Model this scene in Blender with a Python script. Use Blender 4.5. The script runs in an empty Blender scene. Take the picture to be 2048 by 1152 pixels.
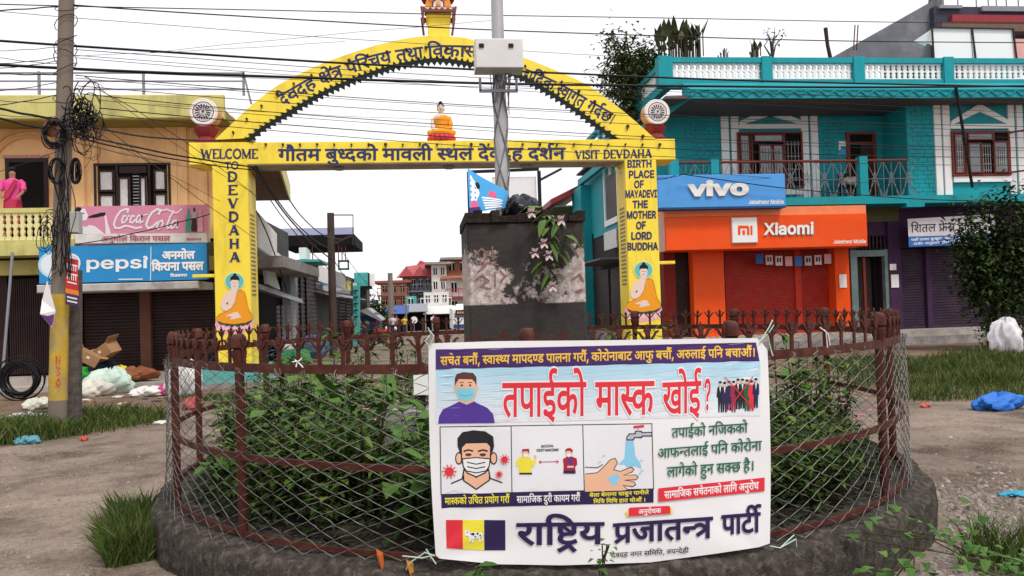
# Street junction with a yellow welcome arch behind a fenced round planter
import bpy, math, random
from math import sin, cos, tan, pi, radians, atan, atan2, sqrt, degrees
from mathutils import Vector, Matrix
from mathutils.geometry import tessellate_polygon, delaunay_2d_cdt
random.seed(7)
sc = bpy.context.scene
COL = sc.collection

# ------------------------------------------------------------------ camera
FPX = 1577.0; YAW = radians(6.3); PITCH = radians(1.18); ROLL = atan(0.031); EYE = 1.6
_f = Vector((sin(YAW) * cos(PITCH), cos(YAW) * cos(PITCH), sin(PITCH)))
_u0 = Vector((-sin(YAW) * sin(PITCH), -cos(YAW) * sin(PITCH), cos(PITCH)))
_r0 = Vector((cos(YAW), -sin(YAW), 0))
_r = _r0 * cos(ROLL) - _u0 * sin(ROLL)
_u = _u0 * cos(ROLL) + _r0 * sin(ROLL)
cd = bpy.data.cameras.new('camera'); cam = bpy.data.objects.new('camera', cd); COL.objects.link(cam)
cd.sensor_width = 36; cd.lens = FPX / 2048 * 36; cd.clip_start = 0.05; cd.clip_end = 3000
cam.matrix_world = Matrix(((_r.x, _u.x, -_f.x, 0), (_r.y, _u.y, -_f.y, 0), (_r.z, _u.z, -_f.z, EYE), (0, 0, 0, 1)))
sc.camera = cam

# ------------------------------------------------------------------ light
SUN_EL = radians(58); SUN_AZ = radians(150)          # direction the sun stands in, clockwise from +Y
w = bpy.data.worlds.new('World'); sc.world = w; w.use_nodes = True
nt = w.node_tree; nt.nodes.clear()
sky = nt.nodes.new('ShaderNodeTexSky'); sky.sky_type = 'NISHITA'; sky.sun_disc = False
sky.sun_elevation = SUN_EL; sky.sun_rotation = SUN_AZ; sky.dust_density = 1.0; sky.air_density = 1.0
hs = nt.nodes.new('ShaderNodeHueSaturation'); hs.inputs['Saturation'].default_value = 0.25
cl = nt.nodes.new('ShaderNodeMix'); cl.data_type = 'RGBA'; cl.inputs[0].default_value = .88; cl.inputs[7].default_value = (4.75, 4.65, 4.8, 1)   # an even white cloud cover
bg = nt.nodes.new('ShaderNodeBackground'); bg.inputs['Strength'].default_value = 0.15
wo = nt.nodes.new('ShaderNodeOutputWorld')
nt.links.new(sky.outputs[0], hs.inputs['Color']); nt.links.new(hs.outputs[0], cl.inputs[6]); nt.links.new(cl.outputs[2], bg.inputs[0]); nt.links.new(bg.outputs[0], wo.inputs[0])
sl = bpy.data.lights.new('sun', 'SUN'); so = bpy.data.objects.new('sun', sl); COL.objects.link(so)
sl.energy = 1.5; sl.angle = radians(12); sl.color = (1.0, 0.96, 0.90)
sd = Vector((sin(SUN_AZ) * cos(SUN_EL), cos(SUN_AZ) * cos(SUN_EL), sin(SUN_EL)))
so.rotation_euler = sd.to_track_quat('Z', 'Y').to_euler()
sc.view_settings.view_transform = 'Standard'; sc.view_settings.look = 'None'
sc.view_settings.exposure = 0.66; sc.view_settings.gamma = 1.0

# ------------------------------------------------------------------ helpers
def ray(px, py): return _f * FPX + _r * (px - 1024) + _u * (576 - py)
def P(px, py, Y):                                    # the point of the place seen there, on the plane y = Y
    d = ray(px, py); t = Y / d.y; return Vector((d.x * t, Y, EYE + d.z * t))
def PX(px, py, X):
    d = ray(px, py); t = X / d.x; return Vector((X, d.y * t, EYE + d.z * t))
def Gd(px, py, z=0.0):
    d = ray(px, py); t = (z - EYE) / d.z; return Vector((d.x * t, d.y * t, z))
def gz(y): return 0.0 if y < 20 else -(y - 20) * 0.0135

def tag(o, label=None, cat=None, group=None, kind=None):
    if label: o['label'] = label
    if cat: o['category'] = cat
    if group: o['group'] = group
    if kind: o['kind'] = kind
    return o
def thing(name, label, cat, loc=(0, 0, 0), group=None):
    o = bpy.data.objects.new(name, None); COL.objects.link(o); o.location = loc; o.empty_display_size = .2
    return tag(o, label, cat, group)
def worg(o):
    v = Vector((0, 0, 0))
    while o is not None: v = v + o.location; o = o.parent
    return v
def copy_tree(o, parent=None):
    c = o.copy(); COL.objects.link(c)
    if parent is not None: c.parent = parent
    for ch in [x for x in o.children]: copy_tree(ch, c)
    return c

class MB:
    def __init__(s, m=None): s.v = []; s.f = []; s.mi = []; s.mats = []; s.m = m; s.sm = []; s.smooth = False
    def _mi(s):
        if s.m not in s.mats: s.mats.append(s.m)
        return s.mats.index(s.m)
    def face(s, idx): s.f.append(idx); s.mi.append(s._mi()); s.sm.append(s.smooth)
    def poly(s, pts):
        b = len(s.v); s.v += [tuple(p) for p in pts]; s.face(list(range(b, b + len(pts)))); return s
    def box(s, x0, x1, y0, y1, z0, z1):
        b = len(s.v)
        s.v += [(x0, y0, z0), (x1, y0, z0), (x1, y1, z0), (x0, y1, z0), (x0, y0, z1), (x1, y0, z1), (x1, y1, z1), (x0, y1, z1)]
        for q in ((0, 3, 2, 1), (4, 5, 6, 7), (0, 1, 5, 4), (1, 2, 6, 5), (2, 3, 7, 6), (3, 0, 4, 7)): s.face([b + i for i in q])
        return s
    def bevbox(s, x0, x1, y0, y1, z0, z1, e=.01):    # box with its front (low y) edges chamfered
        b = len(s.v)
        s.v += [(x0 + e, y0, z0 + e), (x1 - e, y0, z0 + e), (x1 - e, y0, z1 - e), (x0 + e, y0, z1 - e),
                (x0, y0 + e, z0), (x1, y0 + e, z0), (x1, y0 + e, z1), (x0, y0 + e, z1),
                (x0, y1, z0), (x1, y1, z0), (x1, y1, z1), (x0, y1, z1)]
        s.face([b, b + 1, b + 2, b + 3])
        for a in (0, 4):
            for i in range(4): j = (i + 1) % 4; s.face([b + a + i, b + a + 4 + i, b + a + 4 + j, b + a + j])
        s.face([b + 11, b + 10, b + 9, b + 8]); return s
    def bar(s, p, q, wd, th, up=(0, 0, 1)):          # rectangular bar from p to q
        p = Vector(p); q = Vector(q); d = (q - p).normalized(); up = Vector(up)
        a = d.cross(up)
        if a.length < 1e-4: a = d.cross(Vector((1, 0, 0)))
        a.normalize(); c = a.cross(d).normalized(); b = len(s.v)
        for o in (p, q):
            for i, j in ((-1, -1), (1, -1), (1, 1), (-1, 1)): s.v.append(tuple(o + a * i * wd / 2 + c * j * th / 2))
        for i in range(4): j = (i + 1) % 4; s.face([b + i, b + j, b + 4 + j, b + 4 + i])
        s.face([b + 3, b + 2, b + 1, b]); s.face([b + 4, b + 5, b + 6, b + 7]); return s
    def tube(s, pts, r, n=6, cap=True, closed=False):
        pts = [Vector(p) for p in pts]; k = len(pts); b = len(s.v); sm = s.smooth; s.smooth = n > 4
        ref = None
        for i, p in enumerate(pts):
            if closed: d = pts[(i + 1) % k] - pts[i - 1]
            else: d = pts[min(i + 1, k - 1)] - pts[max(i - 1, 0)]
            if d.length < 1e-9: d = Vector((0, 0, 1))
            d.normalize()
            if ref is None:
                ref = d.cross(Vector((0, 0, 1)))
                if ref.length < .05: ref = d.cross(Vector((1, 0, 0)))
            a = ref - d * ref.dot(d); a.normalize(); ref = a; c = d.cross(a)
            rr = r[i] if isinstance(r, (list, tuple)) else r
            for j in range(n): t = 2 * pi * j / n; s.v.append(tuple(p + (a * cos(t) + c * sin(t)) * rr))
        for i in range(k if closed else k - 1):
            i2 = (i + 1) % k
            for j in range(n): j2 = (j + 1) % n; s.face([b + i * n + j, b + i * n + j2, b + i2 * n + j2, b + i2 * n + j])
        if cap and not closed:
            s.face([b + j for j in range(n)][::-1]); s.face([b + (k - 1) * n + j for j in range(n)])
        s.smooth = sm; return s
    def lathe(s, c, prof, n=16, axis='z', arc=None):    # prof: (radius, height)
        c = Vector(c); b = len(s.v); sm = s.smooth; s.smooth = True
        for r, h in prof:
            for j in range(n):
                t = 2 * pi * j / n
                if axis == 'z': q = (r * cos(t), r * sin(t), h)
                elif axis == 'y': q = (r * cos(t), h, r * sin(t))
                else: q = (h, r * cos(t), r * sin(t))
                s.v.append(tuple(c + Vector(q)))
        for i in range(len(prof) - 1):
            for j in range(n): j2 = (j + 1) % n; s.face([b + i * n + j, b + i * n + j2, b + (i + 1) * n + j2, b + (i + 1) * n + j])
        if prof[0][0] > 1e-5: s.face([b + j for j in range(n)][::-1])
        if prof[-1][0] > 1e-5: s.face([b + (len(prof) - 1) * n + j for j in range(n)])
        s.smooth = sm; return s
    def ball(s, c, rx, ry=None, rz=None, n=12, m=8):
        ry = ry or rx; rz = rz or rx; b = len(s.v); sm = s.smooth; s.smooth = True
        for i in range(m + 1):
            t = pi * i / m
            for j in range(n): a = 2 * pi * j / n; s.v.append((c[0] + rx * sin(t) * cos(a), c[1] + ry * sin(t) * sin(a), c[2] - rz * cos(t)))
        for i in range(m):
            for j in range(n): j2 = (j + 1) % n; s.face([b + i * n + j, b + i * n + j2, b + (i + 1) * n + j2, b + (i + 1) * n + j])
        s.smooth = sm; return s
    def prism(s, pts, d):                            # polygon (3D points) swept by the vector d
        k = len(pts); b = len(s.v); d = Vector(d)
        s.v += [tuple(p) for p in pts] + [tuple(Vector(p) + d) for p in pts]
        tri = tessellate_polygon([[Vector(p) for p in pts]])
        for t in tri: s.face([b + i for i in t]); s.face([b + k + i for i in reversed(t)])
        for i in range(k): j = (i + 1) % k; s.face([b + i, b + j, b + k + j, b + k + i])
        return s
    def boxpx(s, x0, y0, x1, y1, Y, dep):            # box whose front, at y = Y, spans that window of the view
        xm = (x0 + x1) / 2; ym = (y0 + y1) / 2
        X0 = P(x0, ym, Y).x; X1 = P(x1, ym, Y).x; Z0 = P(xm, y1, Y).z; Z1 = P(xm, y0, Y).z
        return s.box(X0, X1, Y, Y + dep, Z0, Z1)
    def build(s, name, parent=None, origin=None, m=None):
        if m is not None: s.mats = [m]; s.mi = [0] * len(s.f)
        if parent is not None: o3 = worg(parent)
        elif origin is not None: o3 = Vector(origin)
        elif s.v:
            xs = [p[0] for p in s.v]; ys = [p[1] for p in s.v]; zs = [p[2] for p in s.v]
            o3 = Vector(((min(xs) + max(xs)) / 2, (min(ys) + max(ys)) / 2, min(zs)))
        else: o3 = Vector()
        me = bpy.data.meshes.new(name)
        me.from_pydata([(p[0] - o3.x, p[1] - o3.y, p[2] - o3.z) for p in s.v], [], s.f)
        for mm in s.mats: me.materials.append(mm)
        me.polygons.foreach_set('material_index', s.mi)
        me.polygons.foreach_set('use_smooth', s.sm)
        me.update()
        if any(s.sm): me.set_sharp_from_angle(angle=radians(50))
        o = bpy.data.objects.new(name, me); COL.objects.link(o)
        if parent is not None: o.parent = parent
        else: o.location = o3
        return o

# ------------------------------------------------------------------ materials
_mats = {}
def mat(name, c, rough=.75, var=.12, scale=6.0, bump=0.0, bscale=None, metal=0.0, spec=.2, stain=None, sfac=.5, sscale=1.5, island=None, trans=0.0, stretch=None, sthr=.52):
    if name in _mats: return _mats[name]
    m = bpy.data.materials.new(name); m.use_nodes = True; n = m.node_tree; L = n.links
    b = n.nodes['Principled BSDF']; b.inputs['Roughness'].default_value = rough; b.inputs['Metallic'].default_value = metal
    b.inputs['Specular IOR Level'].default_value = spec
    if trans: b.inputs['Transmission Weight'].default_value = trans
    tc = n.nodes.new('ShaderNodeTexCoord'); src = tc.outputs['Object']
    if stretch:
        mp = n.nodes.new('ShaderNodeMapping'); mp.inputs['Scale'].default_value = stretch; L.new(src, mp.inputs[0]); src = mp.outputs[0]
    def noise(sca, det=5.0, ro=.6):
        x = n.nodes.new('ShaderNodeTexNoise'); x.inputs['Scale'].default_value = sca; x.inputs['Detail'].default_value = det
        x.inputs['Roughness'].default_value = ro; L.new(src, x.inputs['Vector']); return x
    nz = noise(scale)
    rp = n.nodes.new('ShaderNodeValToRGB'); e = rp.color_ramp.elements
    e[0].position = .3; e[1].position = .7
    e[0].color = (*[max(0, k * (1 - var)) for k in c], 1); e[1].color = (*[min(1, k * (1 + var)) for k in c], 1)
    L.new(nz.outputs[0], rp.inputs[0]); out = rp.outputs[0]
    if island:
        g = n.nodes.new('ShaderNodeNewGeometry'); r2 = n.nodes.new('ShaderNodeValToRGB')
        while len(r2.color_ramp.elements) < len(island): r2.color_ramp.elements.new(.5)
        for i, k in enumerate(island): r2.color_ramp.elements[i].position = i / max(1, len(island) - 1); r2.color_ramp.elements[i].color = (*k, 1)
        L.new(g.outputs['Random Per Island'], r2.inputs[0])
        mx = n.nodes.new('ShaderNodeMix'); mx.data_type = 'RGBA'; mx.inputs[0].default_value = .75
        L.new(out, mx.inputs[6]); L.new(r2.outputs[0], mx.inputs[7]); out = mx.outputs[2]
    if stain:
        n2 = noise(sscale, 8.0, .68); r3 = n.nodes.new('ShaderNodeValToRGB')
        r3.color_ramp.elements[0].position = sthr - .07; r3.color_ramp.elements[1].position = sthr + .12
        L.new(n2.outputs[0], r3.inputs[0])
        mu = n.nodes.new('ShaderNodeMath'); mu.operation = 'MULTIPLY'; mu.inputs[1].default_value = sfac; L.new(r3.outputs[0], mu.inputs[0])
        mx = n.nodes.new('ShaderNodeMix'); mx.data_type = 'RGBA'; L.new(mu.outputs[0], mx.inputs[0])
        L.new(out, mx.inputs[6]); mx.inputs[7].default_value = (*stain, 1); out = mx.outputs[2]
    L.new(out, b.inputs['Base Color'])
    if bump:
        nb = noise(bscale or scale * 3, 6.0, .65); bp = n.nodes.new('ShaderNodeBump'); bp.inputs['Strength'].default_value = bump; bp.inputs['Distance'].default_value = .02
        L.new(nb.outputs[0], bp.inputs['Height']); L.new(bp.outputs[0], b.inputs['Normal'])
    _mats[name] = m; return m
def flat(name, c, rough=.6, spec=.2): return mat(name, c, rough, .04, 30, spec=spec)

# letter shapes: outlines as plain point steps, and each line of writing as glyph, x, y
GLYPHS = {
5: [[-188,847,4,19,10,16,16,10,19,4,19,-4,16,-10,11,-16,4,-19,-4,-19,-11,-16,-16,-11,-19,-4,-19,4,-16,11,-10,16],[69,863,-31,-85,-46,-56,-59,-32,-71,-10,-68,11,-58,33,-49,57,-39,82,69,24,28,-61,32,-44,39,-26,49,-9,51,9,35,28,25,45,19,60]],
9: [[470,218,-11,-61,-35,-43,-50,-26,-62,-8,-81,16,-72,48,-66,85,-64,127,71,26,45,-95,48,-73,53,-46,59,-15,35,4,27,13,18,23,6,34,-5,35,-16,31,-23,28,-29,26,-28,-4,-30,-2,-5,70,58,7,39,17,21,26,7,33,-6,31,-18,21,-25,12,-29,4,-35,-2,-32,-8,-31,-12,-33,-15,-25,69,29,14,35,12,42,9,46,3,69,-10,51,-29,31,-44,10,-54,-17,-69,-50,-51,10,-10,10,-10,38,-4,36,-1,30,1,27,2,25,4,26,6,0,188,-73,0,0,71,258,0,0,-71,-104,0,0,-551,-81,0,0,290,-24,-5,-23,-3,-24,-2,-25,-1,-19,1,-24,2,11,-31]],
10: [[470,218,-11,-61,-35,-43,-50,-26,-62,-8,-81,16,-72,48,-66,85,-64,127,71,26,45,-95,48,-73,53,-46,59,-15,35,4,27,13,18,23,6,34,-5,35,-16,31,-23,28,-29,26,-28,-4,-30,-2,-5,70,58,7,39,17,21,26,7,33,-6,31,-18,21,-25,12,-29,4,-35,-2,-32,-8,-31,-12,-33,-15,-25,69,29,14,35,12,42,9,46,3,69,-10,51,-29,31,-44,10,-54,-17,-69,-50,-51,10,-10,10,-10,38,-4,36,-1,30,1,27,2,25,4,26,6,0,188,-73,0,0,71,517,0,0,-71,-104,0,0,-551,-81,0,0,551,-178,0,0,-551,-81,0,0,290,-24,-5,-23,-3,-24,-2,-25,-1,-19,1,-24,2,11,-31]],
11: [[271,222,-29,-2,-29,-5,-27,-8,-25,-10,-43,31,-36,35,-24,41,-8,48,2,26,8,22,12,18,15,15,25,15,29,10,35,5,45,2,93,0,0,86,-314,0,0,71,505,0,0,-71,-110,0,0,-157,-184,0,-27,-1,-17,-2,-12,-4,-10,-6,-11,-15,-4,-19,4,-22,10,-19,14,-15,16,-14,48,13,53,4,68,-9,55,-29,37,-44,12,-58,-10,-58,-31,-44,-50,-31,-67,-17,30,-12,31,-11,32,-11,33,-10,-33,-70,-56,27,-53,27,-50,29,-47,28,-53,6,-41,11,-25,19,-9,28,3,20,11,17,16,10,23,4,20,-3,21,-7,24,-15,28,-21,13,-2,12,0,62,5,47,15,28,27,10,38,-6,29,-18,22,-30,14]],
12: [[271,222,-29,-2,-29,-5,-27,-8,-25,-10,-43,31,-36,35,-24,41,-8,48,2,26,8,22,12,18,15,15,25,15,29,10,35,5,45,2,93,0,0,86,-314,0,0,71,505,0,0,-71,-110,0,0,-157,-184,0,-27,-1,-17,-2,-12,-4,-10,-6,-11,-15,-4,-19,4,-22,10,-19,14,-15,16,-14,48,13,53,4,68,-9,55,-29,37,-44,12,-58,-10,-58,-31,-44,-50,-31,-67,-17,30,-12,31,-11,32,-11,33,-10,-33,-70,-56,27,-53,27,-50,29,-47,28,-53,6,-41,11,-25,19,-9,28,3,20,11,17,16,10,23,4,20,-3,21,-7,24,-15,28,-21,13,-2,12,0,62,5,47,15,28,27,10,38,-6,29,-18,22,-30,14],[293,615,-19,36,-16,37,-11,38,-4,36,11,59,34,41,49,26,61,8,31,-2,28,-4,25,-8,22,-10,-22,-66,-18,8,-18,7,-20,5,-21,1,-35,-6,-26,-17,-16,-25,-5,-32,3,-33,10,-32,17,-32,22,-35]],
13: [[0,622,563,0,0,-71,-110,0,24,-41,8,-46,-20,-79,-59,-57,34,-35,30,-39,22,-47,7,-55,-6,-46,-17,-38,-26,-30,-35,-21,-41,-13,-46,-4,-56,8,-52,22,-51,41,-49,59,-46,80,-45,103,71,25,29,-73,33,-65,34,-52,38,-40,42,-26,44,-8,37,5,31,13,19,27,7,41,-6,39,-16,37,-27,33,-36,32,-31,-5,-34,-2,-5,70,64,8,45,18,27,30,9,43,-4,28,-11,25,-17,20,-21,15,-351,0]],
25: [[777,551,-325,0,0,-202,53,37,64,13,59,-10,47,-31,31,-51,10,-68,-4,-47,-11,-51,-20,-51,-30,-51,-72,41,23,34,18,40,12,42,4,41,-5,41,-15,29,-23,17,-31,6,-54,-18,-56,-54,0,-258,-81,0,0,174,-27,-20,-32,-18,-40,-14,-46,-4,-46,5,-42,14,-38,24,-29,33,-19,44,-6,52,14,72,41,55,63,35,80,12,24,-1,28,-3,25,-3,18,-3,-6,-73,-18,4,-23,3,-23,2,-20,1,-51,-7,-39,-19,-24,-31,-8,-42,8,-46,23,-32,32,-20,38,-6,42,5,36,16,34,23,31,28,0,291,-371,0,0,71,777,0]],
26: [[729,551,0,-551,-81,0,0,45,-37,-17,-39,-12,-42,-7,-42,-2,-106,13,-100,40,-99,72,-98,107,-23,32,-13,25,-7,22,-2,20,4,20,11,18,20,13,29,4,23,-3,21,-8,17,-14,16,-18,18,22,11,26,5,30,2,30,-1,25,-2,25,-5,22,-8,21,-201,0,0,71,833,0,0,-71],[534,232,34,4,30,10,27,16,23,18,0,271,-367,0,13,-42,4,-51,-9,-74,-26,-56,-42,-43,-55,-32,72,-74,76,-55,82,-34,94,-11,42,3,40,7,38,13,38,20,0,76,-25,-13,-30,-11,-34,-8,-38,-2,-45,5,-40,15,-33,23,-25,31,-17,38,-5,43,12,65,36,48,56,31,71,10,19,-1,25,-2,24,-3,17,-4,-6,-69,-16,4,-18,3,-18,2,-18,1,-43,-6,-33,-16,-20,-28,-7,-38,7,-37,20,-27,32,-15]],
27: [[208,551,0,-317,-3,-23,-9,-18,-16,-11,-20,-4,-26,5,-28,16,-25,23,-21,28,-14,30,-5,28,3,21,10,16,19,11,29,3,25,0,0,192,-127,0,0,71,578,0,0,-71,-104,0,0,-551,-81,0,0,551]],
30: [[649,551,-104,0,0,-551,-80,0,0,165,-29,-17,-33,-15,-39,-11,-47,-4,-70,11,-57,32,-37,50,-12,64,3,28,10,27,14,23,17,18,-147,-2,0,72,293,0,18,0,18,-1,15,0,7,0,-7,-70,-32,0,-52,-6,-42,-18,-26,-31,-9,-41,7,-38,22,-26,31,-17,36,-5,46,5,39,17,34,23,29,27,0,291,-465,0,0,71,649,0]],
31: [[296,70,74,8,66,24,57,37,43,48,29,58,9,65,-6,43,-17,35,-27,23,-37,8,-29,-5,-20,-13,-10,-20,-4,-23,7,-30,19,-28,35,-22,50,-17,-33,-63,-70,28,-48,36,-28,45,-9,49,7,44,20,38,34,28,47,15,0,70,-455,0,0,71,715,0,0,-71,-180,0,0,-74,47,-20,38,-35,25,-50,8,-64,-6,-57,-19,-56,-30,-52,-42,-47,-51,-40,-61,-30,-70,-20,-78,-6,-85,10,-61,32,-37,47,-12,58,2,21,5,22,10,22,14,19,-37,23,-29,30,-17,35,-6,40,11,53,34,39,52,24,66,8,19,-1,24,-2,23,-3,16,-4,-6,-69,-15,4,-17,4,-18,2,-20,1,-66,-16,-22,-49,6,-26,16,-19,25,-14,31,-10,30,7,34,2,11,0,12,-1,11,-1,8,-1,-6,-70,-6,1,-8,0,-6,0,-6,0,-70,-18,-24,-52,8,-35,23,-24,36,-14]],
32: [[653,551,0,-551,-81,0,0,370,-137,0,-35,1,-22,2,32,-33,26,-37,16,-41,6,-44,-5,-42,-15,-35,-24,-27,-30,-19,-36,-11,-38,-4,-52,8,-49,22,-47,41,-45,61,-43,82,-43,107,71,25,47,-118,49,-86,52,-52,56,-17,29,4,23,13,16,23,5,34,-8,43,-23,40,-34,36,-41,31,29,64,270,0,0,110,-572,0,0,71,757,0,0,-71]],
35: [[519,551,-148,0,0,-202,-55,0,-44,-2,-36,-6,-30,-10,-25,-13,-41,-45,-14,-58,6,-44,16,-35,25,-28,33,-19,37,-11,40,-4,50,3,42,9,39,15,41,20,27,-74,-45,-18,-49,-15,-50,-11,-52,-3,-65,6,-59,20,-48,32,-37,43,-23,54,-8,65,8,60,26,50,39,39,51,28,57,17,61,6,2,0,0,131,-290,0,0,71,519,0]],
37: [[358,222,-29,-2,-29,-5,-28,-8,-24,-10,-43,31,-36,35,-24,41,-8,48,3,26,7,22,12,18,15,15,25,15,29,10,36,5,44,2,93,0,0,86,-401,0,0,71,592,0,0,-71,-110,0,0,-157,-184,0,-26,-1,-18,-2,-12,-4,-10,-6,-11,-15,-4,-19,3,-22,11,-19,15,-15,15,-14,48,13,53,4,68,-9,55,-29,37,-44,12,-58,-12,-61,-37,-49,-61,-33,-87,-11,-93,11,-82,33,-73,50,-64,64,61,49,58,-59,58,-42,64,-24,71,-8,87,20,29,58,-6,31,-19,21,-29,14]],
40: [[481,551,0,-551,-81,0,0,328,-109,0,-53,-2,-38,-4,-28,-9,-22,-14,-18,-25,-6,-37,9,-48,28,-47,45,-48,63,-54,-54,-52,-44,40,-41,40,-36,41,-28,42,-17,44,-6,47,3,33,10,30,16,25,19,21,32,22,38,15,48,8,61,3,128,0,0,152,-400,0,0,71,584,0,0,-71]],
41: [[553,551,0,-551,-81,0,0,180,-32,-18,-37,-16,-44,-10,-51,-4,-79,12,-65,36,-50,60,-31,82,81,24,52,32,29,40,10,49,-6,44,-17,31,-27,20,-34,6,-23,-3,-18,-9,-12,-15,-4,-20,20,-41,61,-19,-8,-70,-58,14,-45,25,-28,38,-10,51,9,49,27,36,41,21,49,7,40,-4,38,-14,35,-22,27,-31,18,-41,6,-51,-10,-67,-30,-53,-48,-42,-66,-33,24,-31,28,-23,34,-13,46,-4,48,5,41,15,36,23,33,29,0,276,-82,0,0,71,266,0,0,-71]],
42: [[413,-58,-21,34,-19,35,-17,33,-14,29,-12,-2,-14,-1,-14,-2,-15,0,-42,3,-43,7,-40,14,-38,20,-32,28,-24,36,-17,43,-5,53,4,41,12,35,17,29,23,24,37,25,44,17,51,10,56,3,5,0,0,95,-295,0,0,71,534,0,0,-71,-158,0,0,-166,-49,0,-52,-2,-41,-5,-33,-9,-28,-14,-20,-17,-15,-21,-9,-25,-3,-30,10,-48,30,-40,50,-25,71,-9,6,0,6,0,6,0,7,1,-4,19,-2,16,5,30,16,20,22,10,24,4,38,-6,27,-18,17,-26,6,-28,-4,-28,-11,-22,-16,-15,-20,-11,13,-24,15,-26,19,-27,23,-33]],
43: [[630,551,-104,0,0,-551,-81,0,0,150,-32,-18,-35,-16,-42,-10,-53,-3,-70,10,-55,31,-35,47,-12,60,2,27,7,25,12,24,16,21,-43,22,-33,32,-23,40,-7,51,10,55,31,44,47,30,57,10,49,-7,40,-21,26,-32,9,-41,-10,-45,-30,-43,-61,39,9,10,7,12,3,11,1,11,-2,15,-8,13,-14,11,-22,3,-26,-6,-22,-16,-15,-25,-5,-32,4,-29,12,-22,17,-17,23,-12,25,-7,26,-5,31,6,34,2,12,0,12,-1,12,-1,9,-1,-7,-70,-7,1,-7,0,-8,0,-6,0,-45,-5,-33,-16,-22,-24,-7,-34,7,-36,22,-25,32,-15,40,-5,49,5,41,16,34,24,29,27,0,306,-62,0,0,71,247,0]],
44: [[0,622,569,0,0,-71,-103,0,0,-551,-81,0,0,298,-181,0,0,-54,-4,-24,-10,-18,-16,-10,-21,-4,-25,5,-26,16,-25,23,-21,28,-14,30,-5,28,3,21,10,16,19,11,29,3,287,0,0,182,-385,0]],
46: [[479,551,0,-551,-81,0,0,191,-30,-17,-33,-15,-37,-10,-44,-3,-38,3,-34,11,-30,15,-24,19,-22,29,-15,35,-9,43,-3,57,0,193,-79,0,0,71,583,0,0,-71],[398,551,-238,0,0,-182,1,-37,2,-28,4,-22,5,-16,8,-14,10,-12,30,-17,43,-6,39,5,36,14,32,20,28,24]],
47: [[460,551,0,-202,26,21,28,16,30,10,34,3,59,-10,47,-31,31,-51,10,-68,-4,-47,-11,-51,-20,-51,-30,-51,-72,41,23,34,18,40,12,42,4,41,-5,41,-15,29,-24,17,-31,6,-54,-18,-56,-55,0,-257,-81,0,0,193,-26,-18,-30,-15,-35,-10,-40,-4,-38,4,-34,10,-29,17,-22,20,-21,31,-14,34,-8,40,-3,52,0,197,-79,0,0,71,786,0,0,-71],[160,551,0,-191,2,-47,4,-32,8,-22,14,-19,25,-17,35,-6,39,4,34,13,31,20,27,24,0,273]],
48: [[585,551,-103,0,0,-551,-81,0,0,165,-30,-17,-35,-16,-43,-10,-52,-4,-53,5,-48,16,-39,25,-30,34,-19,40,-6,48,15,76,45,56,70,34,89,12,15,0,19,-2,20,-1,19,-2,18,-2,13,-3,-6,-69,-21,4,-24,3,-25,2,-25,1,-20,-1,-18,-2,135,-168,19,15,17,17,0,295,-401,0,0,71,585,0],[127,287,8,-45,25,-32,38,-20,44,-6,18,1,16,2,17,3,15,5,-140,175,-31,-35]],
49: [[174,632,35,-3,31,-7,27,-15,24,-21,16,-23,13,-30,9,-41,3,-55,0,-116,201,0,0,230,-131,0,0,71,315,0,0,-71,-103,0,0,-551,-81,0,0,250,-201,0,0,-37,-4,-28,-10,-19,-16,-11,-19,-4,-19,3,-21,10,-20,14,-19,18,-16,20,-13,21,-8,21,-3,20,3,17,11,13,18,10,28,3,29,0,0,105,-1,42,-4,30,-6,22,-10,18,-26,22,-37,8,-24,-3,-17,-10,-10,-15,-4,-19,6,-25,18,-18,31,-12,49,-6,-8,-71,-67,12,-53,25,-33,38,-11,56,10,51,28,35,42,19]],
50: [[509,551,0,-551,-81,0,0,250,-221,0,0,-37,-4,-28,-11,-19,-15,-11,-18,-4,-19,3,-21,10,-20,14,-19,18,-16,20,-14,21,-8,21,-3,20,3,17,10,13,19,10,29,3,26,0,0,230,-126,0,0,71,612,0,0,-71],[428,551,-221,0,0,-230,221,0]],
51: [[595,622,0,-71,-104,0,0,-551,-81,0,0,179,-31,-17,-36,-16,-42,-10,-48,-4,-81,15,-64,45,-46,71,-24,90,54,16,38,21,22,28,8,39,-3,27,-9,25,-12,23,-13,19,-123,0,0,71],[129,301,23,-43,28,-30,35,-19,44,-6,47,5,40,16,34,23,30,27,0,277,-199,0,22,-53,7,-53,-28,-90]],
52: [[395,42,-54,-54,-57,49,-54,50,-49,49,-43,45,-36,41,-27,34,-18,28,-11,21,-4,18,-2,17,4,18,11,18,20,13,29,4,23,-3,21,-8,17,-14,16,-19,34,23,23,27,14,32,4,37,-1,23,-4,23,-5,20,-7,17,-239,0,0,71,424,0,0,-71,-104,0,12,-41,4,-52,-6,-51,-16,-42,-26,-35,-34,-30,-41,-24,-46,-22,49,-53,56,-55,60,-53]],
54: [[0,551,0,71,693,0,0,-71,-104,0,0,-551,-81,0,0,355,-6,1,-8,0,-24,-3,-25,-9,-25,-17,-23,-27,-22,-38,-19,-54,-77,24,14,43,18,38,-24,16,-24,13,-25,8,-29,3,-35,-6,-26,-17,-17,-26,-5,-33,5,-37,17,-36,26,-35,36,-37,45,-40,54,-46,-54,-52,-55,49,-51,47,-43,45,-33,47,-21,48,-7,51,6,48,19,39,27,28,34,20,37,12,36,4,42,-4,38,-10,36,-18,34,-24,65,42,80,14,5,0,4,0,0,125]],
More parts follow.
